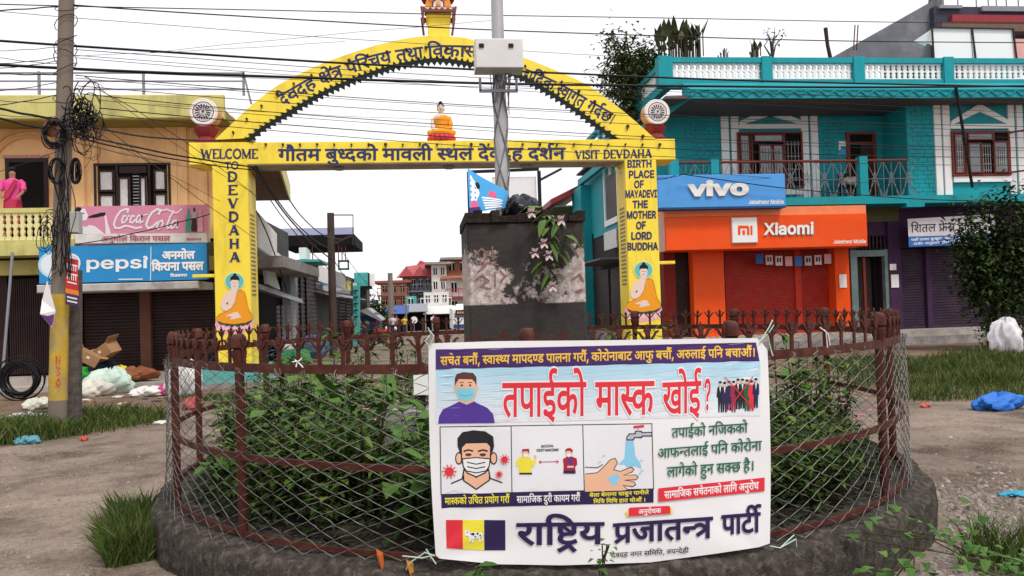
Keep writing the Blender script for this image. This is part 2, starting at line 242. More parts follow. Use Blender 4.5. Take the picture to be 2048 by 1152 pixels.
57: [[571,551,-104,0,0,-551,-80,0,0,165,-29,-17,-34,-16,-42,-10,-49,-4,-51,5,-45,16,-38,25,-29,34,-18,40,-6,48,14,76,44,56,66,34,85,12,15,0,18,-2,19,-1,19,-2,16,-2,12,-3,-5,-73,-20,4,-23,3,-24,2,-23,1,-55,-7,-42,-20,-26,-33,-9,-44,8,-44,23,-31,35,-18,42,-6,48,6,41,16,35,24,28,26,0,291,-387,0,0,71,571,0]],
58: [[122,189,-32,4,-26,13,-18,21,-6,28,4,25,14,19,20,11,26,4,18,-2,20,-6,22,-11,27,-19,45,23,37,36,24,49,8,59,-7,50,-22,39,-34,26,-43,8,-27,-3,-19,-11,-11,-15,-4,-21,2,-16,8,-16,14,-17,24,-13,35,-10,49,-4,-17,-70,-82,15,-59,33,-34,45,-12,54,9,46,27,37,43,24,59,8,46,-5,42,-17,37,-26,29,-38,20,-47,6,-59,-9,-66,-25,-62,-42,-52,-54,-39,44,-41,43,-46,39,-46,34,-45,-64,-44,-49,66,-43,53,-41,42,-38,34,-28,-4],[591,551,0,-551,-81,0,0,551,-89,0,0,71,274,0,0,-71]],
60: [[587,551,0,-551,-81,0,0,266,-29,-8,-29,-4,-32,-2,-36,-1,-43,2,-45,5,-44,9,-36,10,-21,-13,-24,-11,45,-53,52,-54,56,-54,60,-50,-54,-54,-54,49,-52,50,-46,49,-41,45,-34,41,-26,34,-18,28,-9,21,-5,18,-1,17,4,18,11,18,20,13,29,4,23,-3,21,-8,17,-14,16,-18,18,22,11,26,5,30,2,30,-1,28,-4,26,-5,22,-6,17,-201,0,0,71,691,0,0,-71],[369,322,37,1,34,3,32,5,34,8,0,212,-225,0,7,-19,5,-21,4,-25,1,-28,-2,-39,-8,-34,-11,-29,-15,-23,53,-8]],
61: [[321,69,33,13,26,16,17,22,6,28,-7,34,-22,26,-38,16,-56,5,-61,-7,-45,-22,-27,-33,-9,-43,3,-30,9,-30,17,-31,29,-33,45,-40,61,-49,-54,-53,-81,69,-59,64,-38,66,-12,73,4,36,12,32,18,27,23,23,-18,20,-15,24,-10,28,-3,32,3,26,7,22,12,18,15,15,25,15,27,10,33,5,38,2,132,0,0,86,-361,0,0,71,546,0,0,-71,-104,0,0,-157,-212,0,-26,-1,-18,-2,-12,-4,-10,-6,-11,-15,-4,-19,3,-19,7,-16,11,-15,13,-13,49,12,52,4,63,-5,49,-16,38,-24,26,-31,16,-34,5,-37,-9,-53,-25,-43,-42,-33,-57,-22]],
66: [[170,551,0,-551,-81,0,0,551,-89,0,0,71,273,0,0,-71]],
67: [[89,551,-89,0,0,71,80,0,-11,23,-9,24,-5,26,-2,29,15,70,43,55,68,35,87,12,133,-19,117,-57,102,-90,86,-115,-84,0,-161,157,-176,52,-62,-7,-47,-23,-30,-34,-10,-46,2,-28,8,-24,10,-22,11,-18,108,0,0,-71,-103,0,0,-551,-81,0]],
68: [[-185,615,-15,34,-11,33,-7,32,-2,34,10,59,32,47,50,32,67,10,55,-7,45,-21,37,-37,32,-53,28,-69,27,-87,110,0,0,-71,-103,0,0,-551,-81,0,0,551,-89,0,0,71,87,0,-29,90,-30,64,-36,37,-49,12,-35,-6,-26,-19,-16,-29,-5,-38,3,-32,7,-29,11,-28,13,-29]],
69: [[-248,-12,55,17,57,6,67,-10,49,-29,32,-44,10,-57,-12,-55,-34,-45,-57,-29,-76,-10,-90,12,-77,34,-68,54,-63,68,61,43,38,-44,36,-35,36,-27,38,-19,42,-10,47,-4,79,18,27,56,-6,29,-19,20,-26,12,-29,4,-26,-1,-23,-4,-21,-7,-21,-10]],
75: [[-169,615,-21,71,-20,54,-22,38,-24,26,-27,14,-32,5,-21,-1,-18,-4,-16,-4,-15,-5,-24,73,42,10,49,4,50,-6,44,-20,37,-34,33,-52,31,-73,29,-96]],
76: [[-179,615,-26,35,-23,24,-23,15,-21,9,-23,4,-25,1,-20,-1,-21,-5,-21,-7,-20,-8,-26,69,24,9,24,7,26,5,28,1,42,-5,38,-16,32,-26,27,-34,4,2,-20,46,-19,34,-20,25,-21,16,-24,9,-29,3,-22,-1,-18,-3,-16,-5,-14,-5,-23,69,42,10,49,4,50,-6,44,-20,37,-34,33,-52,31,-73,29,-96]],
79: [[170,551,0,-551,-81,0,0,551,-89,0,0,71,273,0,0,-71],[90,615,-21,71,-21,54,-21,38,-24,26,-27,14,-32,5,-21,-1,-18,-4,-16,-4,-15,-5,-24,73,42,10,49,4,50,-6,43,-20,38,-34,34,-52,30,-73,29,-96]],
80: [[170,551,0,-551,-81,0,0,551,-89,0,0,71,273,0,0,-71],[80,615,-26,35,-24,24,-22,15,-22,9,-22,4,-25,1,-20,-1,-21,-5,-21,-7,-20,-8,-26,69,23,9,25,7,26,5,28,1,43,-5,37,-16,32,-26,27,-34,4,2,-20,46,-19,34,-20,25,-21,16,-24,9,-29,3,-22,-1,-18,-3,-15,-5,-15,-5,-23,69,42,10,49,4,50,-6,43,-20,38,-34,34,-52,30,-73,29,-96]],
104: [[194,622,81,0,0,-622,-81,0]],
179: [[623,551,0,-551,-81,0,0,325,-32,-13,-34,-10,-40,-7,-46,-2,-48,3,-44,7,-39,11,-34,12,-41,-28,-31,-28,-19,-28,-6,-34,2,-20,8,-20,14,-19,22,-15,31,-11,42,-3,11,0,11,1,-5,18,-1,18,5,27,15,18,21,11,24,3,36,-6,27,-20,17,-26,5,-28,-3,-25,-10,-19,-15,-14,-20,-12,18,-22,19,-22,21,-21,25,-25,-58,-41,-26,31,-26,30,-22,30,-18,27,-12,-2,-14,-1,-14,0,-13,0,-55,5,-49,15,-40,25,-30,31,-19,38,-6,41,9,50,25,41,39,35,45,30,-39,31,-28,34,-17,38,-6,43,10,49,30,40,50,27,67,9,58,-7,49,-22,33,-37,11,-51,-6,-44,-17,-37,-27,-32,-37,-29,20,-4,21,-3,21,-2,22,0,44,3,41,7,40,15,38,22,0,140,-89,0,0,71,274,0,0,-71],[153,502,5,-31,16,-29,24,-24,30,-19,56,51,19,56,-4,22,-13,20,-23,14,-34,4,-31,-4,-24,-13,-16,-20]],
181: [[-190,615,-19,36,-17,37,-10,38,-4,36,11,59,33,41,50,26,61,8,31,-2,28,-4,25,-8,22,-10,-22,-66,-17,8,-19,7,-20,5,-21,1,-35,-6,-26,-17,-16,-25,-5,-32,3,-33,11,-32,16,-32,22,-35]],
183: [[618,551,-166,0,0,-217,23,14,26,10,30,8,36,2,64,0,0,-71,-51,0,-41,-3,-31,-7,-27,-13,-29,-21,0,-253,-81,0,0,174,-27,-20,-32,-18,-40,-14,-46,-4,-46,5,-42,14,-38,24,-29,33,-19,44,-6,52,14,72,41,55,63,35,80,12,24,-1,28,-3,25,-3,18,-3,-6,-73,-18,4,-23,3,-23,2,-20,1,-51,-7,-39,-19,-24,-31,-8,-42,8,-46,23,-32,32,-20,38,-6,42,5,36,16,34,23,31,28,0,291,-371,0,0,71,618,0]],
197: [[251,146,-81,15,-56,44,-15,26,-11,32,-7,40,-2,49,0,199,-79,0,0,71,481,0,0,-71,-61,0,0,-230,-2,-39,-6,-32,-11,-28,-16,-24,-24,-22,-30,-16,-37,-11],[249,217,44,8,28,24,9,18,6,21,2,27,1,38,0,198,-179,0,0,-198,1,-35,3,-27,6,-21,8,-19,12,-14,16,-11,19,-7]],
201: [[482,178,-39,-29,-43,-24,-52,-17,-65,-5,-70,10,-55,31,-35,47,-12,60,2,27,7,25,12,24,16,21,-43,22,-33,32,-23,40,-7,51,10,55,31,44,47,30,57,10,49,-7,40,-21,26,-32,9,-41,-10,-45,-30,-43,-61,39,9,10,7,12,3,11,1,11,-2,15,-8,13,-14,11,-22,3,-26,-6,-22,-16,-15,-25,-5,-32,4,-29,12,-22,17,-17,23,-12,25,-7,26,-5,31,6,34,2,12,0,12,-1,12,-1,9,-1,-7,-70,-7,1,-7,0,-8,0,-6,0,-45,-5,-33,-16,-22,-24,-7,-34,7,-36,22,-25,32,-15,40,-5,49,5,41,17,34,23,29,27]],
202: [[0,622,373,0,0,-71,-373,0],[204,298,0,-54,-4,-24,-10,-18,-16,-10,-21,-4,-25,5,-26,16,-25,23,-21,28,-14,30,-5,28,3,21,10,16,19,11,29,3,287,0,0,-71]],
215: [[369,322,29,1,27,1,26,4,27,4,8,-72,-25,-4,-26,-3,-27,-1,-28,-1,-43,2,-45,5,-44,9,-36,10,-21,-13,-24,-11,45,-53,52,-54,56,-54,60,-50,-54,-54,-54,49,-52,50,-46,49,-41,45,-34,41,-26,34,-18,28,-9,21,-5,18,-1,17,4,18,11,18,20,13,29,4,23,-3,21,-8,17,-14,16,-18,18,22,11,26,5,30,2,30,-1,28,-4,26,-5,22,-6,17,-201,0,0,71,403,0,0,-71,-122,0,7,-19,5,-21,4,-25,1,-28,-2,-39,-8,-34,-11,-29,-15,-23,53,-8]],
269: [[127,65,-47,67,246,149,-39,46,-33,31,-34,16,-39,6,-28,-2,-29,-6,-31,-11,-38,-18,-28,74,35,15,36,12,39,9,42,3,38,-3,34,-9,32,-17,31,-25,32,-33,36,-43,0,225,-382,0,0,71,566,0,0,-71,-103,0,0,-551,-81,0,0,234]],
274: [[45,53,169,100,-48,15,-38,26,-22,29,-15,35,-9,43,-3,57,0,193,-79,0,0,71,583,0,0,-71,-104,0,0,-551,-81,0,0,193,-306,-206],[398,551,-238,0,0,-182,1,-37,2,-28,4,-22,5,-16,8,-14,10,-12,30,-17,42,-6,38,5,37,14,33,20,28,24]],
275: [[44,53,160,101,-44,16,-35,28,-21,30,-14,34,-8,40,-3,52,0,197,-79,0,0,71,786,0,0,-71,-326,0,0,-202,26,21,28,16,30,10,34,3,59,-10,47,-31,31,-51,10,-68,-4,-47,-11,-51,-20,-51,-30,-51,-72,41,23,34,18,40,12,42,4,41,-5,41,-15,29,-24,17,-31,6,-54,-18,-56,-55,0,-257,-81,0,0,194,-4,-3,-4,-2,-280,-201],[160,551,0,-191,2,-47,4,-32,8,-22,14,-19,25,-17,35,-6,39,4,34,13,31,20,27,24,0,273]],
403: [[284,300,64,-5,50,-15,38,-23,26,-29,14,-33,5,-35,-8,-48,-23,-39,-38,-31,-52,-24,-27,67,29,12,22,15,15,20,5,25,-7,30,-21,23,-38,14,-56,5,-66,-7,-44,-20,-26,-30,-8,-37,3,-24,7,-25,17,-26,27,-28,42,-30,58,-33,17,1,16,1,67,-10,50,-29,31,-44,10,-57,-12,-55,-35,-45,-56,-29,-76,-10,-90,12,-78,34,-67,54,-63,68,61,43,38,-44,36,-35,36,-27,39,-19,41,-10,47,-4,80,18,26,56,-6,29,-18,20,-27,12,-29,4,-26,-1,-22,-4,-22,-7,-21,-10,-16,40,-76,53,-51,52,-28,53,-10,58,4,33,11,30,17,27,23,22,-17,20,-14,23,-10,28,-3,32,3,26,7,22,12,18,15,15,25,15,27,10,33,5,38,2,132,0,0,86,-361,0,0,71,546,0,0,-71,-104,0,0,-157,-212,0,-26,-1,-18,-2,-12,-4,-10,-6,-11,-15,-4,-19,2,-18,7,-17,11,-14,13,-13,49,11]],
417: [[519,296,-4,-45,-13,-45,-19,-41,-26,-39,-72,41,19,26,18,31,12,35,4,35,-4,32,-13,24,-21,16,-31,5,-33,-5,-32,-15,-26,-31,-32,-25,-38,-22,-41,-19,49,-53,56,-55,60,-53,63,-51,-54,-54,-57,49,-54,50,-49,49,-43,45,-36,41,-27,34,-18,28,-11,21,-4,18,-2,17,4,18,11,18,20,13,29,4,23,-3,21,-8,17,-14,16,-19,34,23,23,27,14,32,4,37,-1,23,-4,23,-5,20,-7,17,-239,0,0,71,577,0,0,-71,-257,0,12,-41,4,-52,0,-15,-2,-14,28,8,30,3,49,-9,41,-27,28,-46]],
419: [[296,-12,40,14,42,7,-10,17,-10,17,-8,15,-8,15,-12,-2,-14,-1,-14,-2,-15,0,-42,3,-43,7,-40,14,-38,20,-32,28,-24,36,-17,43,-5,53,4,41,12,35,17,29,23,24,37,25,44,17,51,10,56,3,5,0,0,95,-295,0,0,71,534,0,0,-71,-158,0,0,-166,-49,0,-52,-2,-41,-5,-33,-9,-28,-14,-20,-17,-15,-21,-9,-25,-3,-30,10,-48,30,-40,50,-25,71,-9,6,0,6,0,6,0,7,1,-4,19,-2,16,5,30,16,20,22,10,24,4,38,-6,27,-18,17,-26,6,-28,-4,-28,-11,-22,-16,-15,-20,-11,10,-18,12,-20,12,-20,15,-23,45,-18,34,-29,21,-40,7,-47,-12,-55,-34,-45,-57,-29,-76,-10,-90,12,-77,34,-68,54,-63,68,61,43,38,-44,36,-35,36,-27,38,-19,42,-10,47,-4,79,18,27,56,-6,29,-19,20,-26,12,-29,4,-26,-1,-23,-4,-21,-7,-21,-10]],
464: [[170,551,0,-551,-81,0,0,551,-89,0,0,71,273,0,0,-71],[80,615,-26,35,-24,24,-22,15,-22,9,-22,4,-25,1,-20,-1,-21,-5,-21,-7,-20,-8,-26,69,23,9,25,7,26,5,28,1,43,-5,37,-16,32,-26,27,-34,4,2,-20,46,-19,34,-20,25,-21,16,-24,9,-29,3,-22,-1,-18,-3,-15,-5,-15,-5,-23,69,42,10,49,4,50,-6,43,-20,38,-34,34,-52,30,-73,29,-96],[146,816,4,22,12,19,18,13,21,4,21,-4,18,-13,13,-19,4,-22,-4,-22,-13,-19,-18,-13,-21,-4,-21,4,-18,13,-12,19]],
479: [[470,218,-11,-61,-35,-43,-50,-26,-62,-8,-81,16,-72,48,-66,85,-64,127,71,26,45,-95,48,-73,53,-46,59,-15,35,4,27,13,18,23,6,34,-5,35,-16,31,-23,28,-29,26,-28,-4,-30,-2,-5,70,58,7,39,17,21,26,7,33,-6,31,-18,21,-25,12,-29,4,-35,-2,-32,-8,-31,-12,-33,-15,-25,69,29,14,35,12,42,9,46,3,69,-10,51,-29,31,-44,10,-54,-17,-69,-50,-51,10,-10,10,-10,38,-4,36,-1,30,1,27,2,25,4,26,6,0,188,-73,0,0,71,517,0,0,-71,-104,0,0,-551,-81,0,0,551,-178,0,0,-551,-81,0,0,290,-24,-5,-23,-3,-24,-2,-25,-1,-19,1,-24,2,11,-31],[844,615,-26,35,-24,24,-22,15,-22,9,-22,4,-25,1,-20,-1,-21,-5,-21,-7,-20,-8,-26,69,23,9,25,7,26,5,28,1,43,-5,37,-16,32,-26,27,-34,4,2,-20,46,-19,34,-20,25,-21,16,-24,9,-29,3,-22,-1,-18,-3,-15,-5,-15,-5,-23,69,42,10,49,4,50,-6,43,-20,38,-34,34,-52,30,-73,29,-96],[910,816,4,22,12,19,18,13,21,4,21,-4,18,-13,13,-19,4,-22,-4,-22,-13,-19,-18,-13,-21,-4,-21,4,-18,13,-12,19]],
564: [[316,0,-63,4,-56,14,-47,22,-37,34,-23,44,-8,57,15,62,46,49,-24,25,-19,30,-12,36,-4,43,0,131,-84,0,0,71,599,0,0,-71,-104,0,0,-217,-65,-62,-54,0,-54,-1,-44,-4,-36,-7,-30,-12,-38,-31,-12,-46,5,-34,16,-25,24,-18,31,-11,36,-6,39,-2,50,3,45,10,43,16,40,19,27,-76,-44,-18,-51,-15,-54,-10],[414,356,0,195,-195,0],[164,438,3,-42,9,-32,15,-25,23,-20,61,13,71,5,-182,184],[67,-165,248,153,40,0,146,-180,-59,-38,-117,145,-211,-145]],
568: [[380,42,-54,-54,-54,49,-52,50,-46,49,-41,45,-34,41,-26,34,-18,28,-9,21,-5,18,-1,17,4,18,11,18,20,13,29,4,23,-3,21,-8,17,-14,16,-18,18,22,11,26,5,30,2,30,-1,28,-4,26,-5,22,-6,17,-201,0,0,71,494,0,28,8,30,2,40,-4,38,-14,35,-22,27,-31,18,-41,6,-51,-10,-67,-30,-53,-48,-42,-66,-33,24,-31,28,-23,34,-13,46,-4,48,5,41,15,36,23,33,29,0,276,-82,0,0,71,266,0,0,-71,-103,0,0,-551,-81,0,0,180,-32,-18,-37,-16,-44,-10,-51,-4,-65,8,-57,24,-47,40,-35,55,-50,-6,-54,-2,-43,2,-45,5,-44,9,-36,10,-21,-13,-24,-11,45,-53,52,-54,56,-54],[369,322,39,1,36,2,36,5,39,7,54,24,35,29,20,35,7,42,-6,44,-17,31,-27,20,-34,6,-23,-3,-18,-9,-12,-15,-4,-20,20,-41,61,-19,-8,-70,-58,14,-45,25,-28,38,-10,51,1,17,3,15,-149,0,7,-19,5,-21,4,-25,1,-28,-2,-39,-8,-34,-11,-29,-15,-23,53,-8]],
569: [[380,42,-54,-54,-54,49,-52,50,-46,49,-41,45,-34,41,-26,34,-18,28,-9,21,-5,18,-1,17,4,18,11,18,20,13,29,4,23,-3,21,-8,17,-14,16,-18,18,22,11,26,5,30,2,30,-1,28,-4,26,-5,22,-6,17,-201,0,0,71,494,0,28,8,30,2,40,-4,38,-14,35,-22,27,-31,18,-41,6,-51,-10,-67,-30,-53,-48,-43,-66,-33,24,-31,28,-22,34,-13,46,-4,48,5,41,15,36,23,33,29,37,-67,-40,-29,-45,-25,-54,-16,-62,-6,-65,8,-57,24,-47,40,-35,55,-50,-6,-54,-2,-43,2,-45,5,-44,9,-36,10,-21,-13,-24,-11,45,-53,52,-54,56,-54],[369,322,39,1,36,2,36,5,39,7,54,24,35,29,20,35,7,42,-6,44,-17,31,-27,20,-34,6,-23,-3,-18,-9,-12,-15,-4,-20,20,-41,61,-19,-8,-70,-58,14,-45,25,-28,38,-10,51,1,17,3,15,-149,0,7,-19,5,-21,4,-25,1,-28,-2,-39,-8,-34,-11,-29,-15,-23,53,-8]],
659: [[89,551,-89,0,0,71,86,0,-39,91,-41,63,-46,37,-57,12,-41,-7,-30,-19,-19,-31,-6,-39,3,-32,7,-29,11,-27,12,-26,-80,0,-26,64,-8,64,11,62,35,49,53,31,71,11,92,-18,73,-55,22,32,31,23,40,13,44,5,31,-2,29,-4,24,-8,22,-10,-22,-66,-18,8,-18,7,-20,5,-20,1,-36,-6,-26,-17,-16,-25,-5,-32,1,-13,1,-13,20,-46,19,-53,109,0,0,-71,-103,0,0,-551,-81,0]],
10002: [[25,0,265,728,107,0,268,-728,-98,0,-154,432,-16,45,-17,54,-21,69,-25,84,18,0,-25,-85,-21,-69,-18,-55,-14,-43,-150,-432],[158,203,0,81,374,0,0,-81]],
10065: [[88,0,0,728,258,0,69,-7,56,-20,44,-30,30,-39,18,-46,6,-51,-4,-43,-12,-35,-19,-27,-25,-21,-28,-16,-31,-11,0,-7,34,-7,34,-16,31,-26,26,-35,17,-44,6,-53,-7,-52,-18,-47,-33,-39,-46,-30,-62,-20,-78,-6],[181,82,171,0,72,8,48,25,27,36,9,44,-4,35,-14,32,-23,28,-30,22,-37,13,-44,5,-175,0],[181,408,160,0,37,4,34,12,28,18,22,25,14,30,4,36,-8,43,-24,37,-43,24,-61,9,-163,0]],
10073: [[382,-10,-88,12,-78,33,-65,55,-50,74,-31,92,-10,107,10,108,31,92,50,74,65,55,78,34,88,11,54,-4,51,-12,46,-20,42,-27,36,-34,29,-41,22,-47,14,-53,-93,0,-11,35,-16,30,-20,27,-26,21,-28,17,-31,13,-34,7,-35,2,-62,-8,-56,-25,-47,-41,-36,-56,-23,-72,-8,-86,8,-85,23,-72,36,-56,48,-41,55,-25,62,-8,35,3,34,7,31,13,28,16,26,22,20,26,16,31,11,35,93,0,-14,-53,-22,-47,-29,-40,-36,-35,-41,-27,-47,-20,-51,-13]],
10084: [[315,0,-176,0,0,82,170,0,81,9,66,25,51,41,36,56,22,70,7,82,-7,81,-21,69,-36,56,-49,41,-64,25,-77,9,-183,0,0,82,189,0,99,-11,83,-33,67,-53,49,-72,30,-89,10,-105,-10,-106,-30,-89,-50,-73,-69,-53,-86,-33],[181,728,0,-728,-93,0,0,728]],
10095: [[88,0,0,728,443,0,0,-82,-350,0,0,-238,326,0,0,-82,-326,0,0,-244,355,0,0,-82]],
10137: [[88,0,0,728,440,0,0,-82,-347,0,0,-250,314,0,0,-82,-314,0,0,-314]],
10141: [[385,-10,-91,12,-79,34,-65,55,-49,74,-31,91,-10,107,10,108,31,92,48,74,65,55,77,34,88,11,56,-4,52,-13,47,-21,43,-28,36,-34,29,-41,22,-46,14,-50,-95,0,-14,33,-16,29,-21,26,-23,22,-28,18,-30,13,-34,8,-37,2,-61,-8,-55,-25,-47,-40,-36,-57,-23,-71,-8,-87,8,-85,23,-71,36,-57,48,-41,57,-25,63,-8,58,7,51,19,41,32,32,43,19,52,7,61,28,-5,-217,0,0,81,280,0,0,-80,-10,-84,-29,-73,-46,-59,-60,-43,-72,-28]],
10161: [[88,0,0,728,93,0,0,-315,381,0,0,315,93,0,0,-728,-93,0,0,331,-381,0,0,-331]],
10234: [[45,0,0,82,129,0,0,564,-129,0,0,82,351,0,0,-82,-129,0,0,-564,129,0,0,-82]],
10266: [[266,-10,-87,14,-70,43,-45,68,-15,93,0,39,93,0,0,-39,8,-59,26,-42,39,-26,51,-9,50,9,40,26,26,42,8,59,0,520,93,0,0,-520,-15,-93,-45,-68,-70,-43]],
10281: [[88,0,0,728,93,0,0,-646,337,0,0,-82]],
10292: [[88,0,0,728,132,0,179,-459,7,-19,7,-22,9,-25,8,-27,9,-28,9,-29,8,-27,6,-25,-20,0,7,24,8,26,9,28,8,29,9,27,9,26,8,23,6,19,177,459,132,0,0,-728,-91,0,0,416,0,24,0,27,1,29,0,31,1,32,1,33,0,32,1,31,8,0,-11,-34,-11,-34,-11,-35,-11,-33,-11,-31,-10,-28,-9,-25,-8,-19,-162,-416,-81,0,-165,416,-7,19,-9,24,-10,27,-10,31,-11,33,-12,34,-12,36,-12,35,9,0,1,-28,1,-31,0,-32,1,-32,0,-32,1,-31,0,-28,0,-25,0,-416]],
10300: [[88,0,0,728,109,0,296,-466,13,-20,15,-26,18,-30,18,-34,19,-37,19,-39,-13,0,-4,41,-2,39,-2,37,-1,34,0,29,0,25,0,447,93,0,0,-728,-111,0,-263,414,-19,29,-18,30,-19,34,-23,39,-26,46,-32,57,17,0,3,-52,2,-48,2,-43,1,-37,1,-31,0,-23,0,-415]],
10321: [[383,-10,-88,12,-78,33,-66,55,-49,74,-32,92,-10,107,10,108,32,92,49,74,66,55,78,34,88,11,88,-11,78,-34,65,-55,49,-74,32,-92,10,-108,-10,-107,-32,-92,-49,-74,-65,-55,-78,-33],[383,76,62,8,55,25,47,41,37,56,23,72,8,85,-8,87,-23,71,-37,57,-47,40,-55,25,-62,8,-62,-8,-56,-25,-48,-41,-36,-56,-23,-72,-8,-86,8,-85,23,-71,36,-57,48,-41,56,-25]],
10375: [[88,0,0,728,249,0,77,-8,63,-23,48,-37,33,-47,20,-55,7,-62,-7,-62,-20,-56,-33,-47,-48,-37,-62,-23,-78,-8,-176,0,0,82,172,0,52,5,41,15,30,23,21,31,12,36,4,41,-4,41,-12,36,-21,30,-30,23,-42,15,-52,5,-151,0,0,-646]],
10384: [[88,0,0,728,249,0,77,-8,63,-22,48,-34,33,-45,20,-55,7,-61,-7,-61,-20,-54,-33,-44,-48,-34,-62,-21,-78,-7,-197,0,0,83,193,0,52,4,41,13,30,20,21,27,12,34,4,40,-4,41,-12,34,-21,29,-31,21,-41,14,-52,4,-151,0,0,-646],[506,0,-176,328,105,0,178,-328]],
10397: [[321,-13,-74,7,-63,19,-51,30,-39,41,-26,49,-11,57,95,0,9,-37,19,-30,27,-23,34,-17,39,-9,41,-4,47,4,41,12,36,20,27,26,17,31,6,37,-5,32,-15,25,-23,20,-30,16,-34,13,-37,12,-88,25,-78,30,-59,41,-37,53,-12,66,8,57,25,50,39,41,51,31,60,19,67,6,68,-6,59,-19,49,-30,38,-39,25,-47,9,-52,-91,0,-15,47,-35,35,-50,22,-60,7,-44,-4,-38,-11,-31,-18,-24,-24,-15,-29,-5,-32,6,-34,18,-27,26,-21,30,-15,31,-12,28,-9,73,-20,31,-9,34,-12,34,-16,33,-20,30,-26,23,-32,16,-39,5,-47,-8,-56,-23,-51,-38,-43,-52,-33,-65,-21]],
10411: [[48,646,0,82,550,0,0,-82,-228,0,0,-646,-93,0,0,646]],
10424: [[373,-12,-81,9,-70,25,-57,40,-42,52,-26,63,-9,71,0,480,93,0,0,-473,5,-49,18,-44,28,-37,38,-27,47,-18,56,-6,55,6,47,18,38,27,28,37,17,44,5,49,0,473,93,0,0,-480,-9,-71,-26,-63,-42,-52,-57,-40,-69,-25]],
10456: [[293,0,-268,728,98,0,154,-432,15,-43,18,-56,21,-69,25,-84,-18,0,25,85,21,69,18,55,14,43,150,432,99,0,-265,-728]],
10466: [[28,0,284,407,0,-69,-268,390,107,0,105,-155,22,-31,17,-26,14,-24,13,-22,13,-25,15,-29,-16,0,15,29,13,24,13,23,15,23,17,27,22,31,107,155,105,0,-268,-386,0,68,281,-410,-107,0,-127,185,-19,28,-16,24,-13,21,-13,22,-13,24,-14,28,20,0,-15,-27,-13,-24,-12,-21,-14,-22,-17,-25,-19,-28,-129,-185]],
10472: [[293,0,0,298,-268,430,108,0,144,-235,23,-39,20,-37,19,-40,20,-50,-37,0,20,51,19,41,20,36,22,38,143,235,107,0,-267,-430,0,-298]],
10507: [[230,-13,-49,5,-45,15,-38,24,-29,33,-19,42,-6,49,5,43,13,33,22,27,28,20,33,14,36,11,37,7,38,6,45,6,35,4,27,4,19,7,11,12,3,17,0,3,-3,31,-9,27,-16,20,-22,16,-29,9,-35,4,-36,-3,-31,-10,-25,-13,-20,-17,-15,-19,-11,-18,-84,27,24,45,32,33,38,24,41,16,43,9,42,3,29,-2,33,-5,34,-10,33,-16,30,-24,24,-34,16,-45,5,-57,0,-360,-86,0,0,74,-6,0,-12,-19,-18,-20,-23,-19,-30,-15,-36,-10],[245,65,45,5,38,14,29,22,22,28,13,31,4,32,0,76,-8,-6,-15,-6,-19,-4,-22,-5,-23,-3,-22,-3,-20,-3,-15,-1,-30,-6,-29,-8,-25,-11,-19,-17,-13,-21,-4,-28,4,-26,11,-21,17,-17,23,-12,27,-8]],
10578: [[331,-12,-47,5,-37,13,-28,19,-21,22,-15,20,-11,17,-10,0,0,-84,-85,0,0,728,88,0,0,-270,7,0,11,17,15,20,20,21,28,19,36,13,48,5,64,-9,56,-25,47,-42,35,-56,22,-69,8,-81,-8,-81,-22,-69,-35,-56,-46,-42,-56,-26],[317,67,47,7,39,20,30,33,22,42,13,49,4,54,-4,54,-13,49,-21,41,-30,31,-39,20,-48,7,-46,-6,-38,-19,-30,-31,-22,-40,-13,-49,-4,-57,4,-57,14,-49,21,-42,31,-31,38,-20]],
10614: [[307,-12,-74,9,-63,26,-51,43,-37,56,-23,68,-8,79,7,79,23,69,37,57,49,43,60,27,69,9,44,-4,42,-11,40,-18,37,-28,31,-37,24,-47,15,-58,5,-70,0,-37,-424,0,0,74,377,0,-41,-27,-4,51,-13,44,-21,38,-29,28,-37,18,-46,6,-45,-6,-39,-19,-31,-27,-23,-36,-14,-40,-4,-43,0,-49,5,-56,16,-47,25,-37,33,-27,41,-16,47,-6,31,3,28,7,24,11,21,17,17,21,12,25,85,-23,-17,-39,-26,-33,-33,-28,-42,-21,-47,-13]],
10670: [[165,327,0,-327,-88,0,0,728,88,0,0,-314,-15,0,30,64,41,43,50,24,58,8,52,-6,45,-17,37,-28,28,-40,17,-52,6,-63,0,-347,-88,0,0,339,-8,57,-25,42,-39,27,-51,9,-37,-5,-34,-12,-28,-21,-21,-29,-13,-37]],
10689: [[77,0,0,546,88,0,0,-546],[122,635,-24,5,-19,12,-14,19,-4,22,4,23,14,19,19,12,24,4,23,-4,20,-12,14,-19,4,-23,-4,-22,-14,-19,-20,-12]],
10751: [[200,-4,-54,8,-38,25,-23,40,-8,52,0,607,88,0,0,-585,2,-32,7,-21,14,-11,22,-4,13,0,9,1,7,1,7,2,17,-75,-13,-3,-16,-2,-17,-2]],
10766: [[77,0,0,546,86,0,0,-122,-7,0,15,40,21,33,26,26,30,18,33,11,35,4,54,-9,42,-28,31,-42,17,-54,-12,0,14,38,22,33,29,26,34,20,38,12,42,4,45,-5,41,-16,35,-26,28,-36,17,-47,6,-58,0,-368,-88,0,0,366,-8,50,-25,34,-36,19,-41,7,-35,-4,-29,-12,-23,-18,-18,-24,-10,-29,-4,-33,0,-356,-88,0,0,375,-8,41,-22,32,-35,21,-42,7,-31,-4,-29,-11,-25,-19,-20,-25,-13,-33,-4,-40,0,-344]],
10790: [[299,-12,-69,9,-61,26,-50,43,-37,56,-23,69,-8,79,8,80,23,69,37,56,50,43,61,26,69,9,70,-9,61,-26,50,-43,38,-56,23,-69,8,-80,-8,-79,-23,-69,-38,-56,-50,-43,-61,-26],[299,67,51,7,40,21,31,33,22,42,13,48,4,52,-4,52,-13,48,-22,42,-31,34,-40,21,-51,7,-49,-7,-41,-21,-30,-33,-22,-42,-13,-49,-4,-52,4,-52,13,-48,22,-42,30,-33,41,-21]],
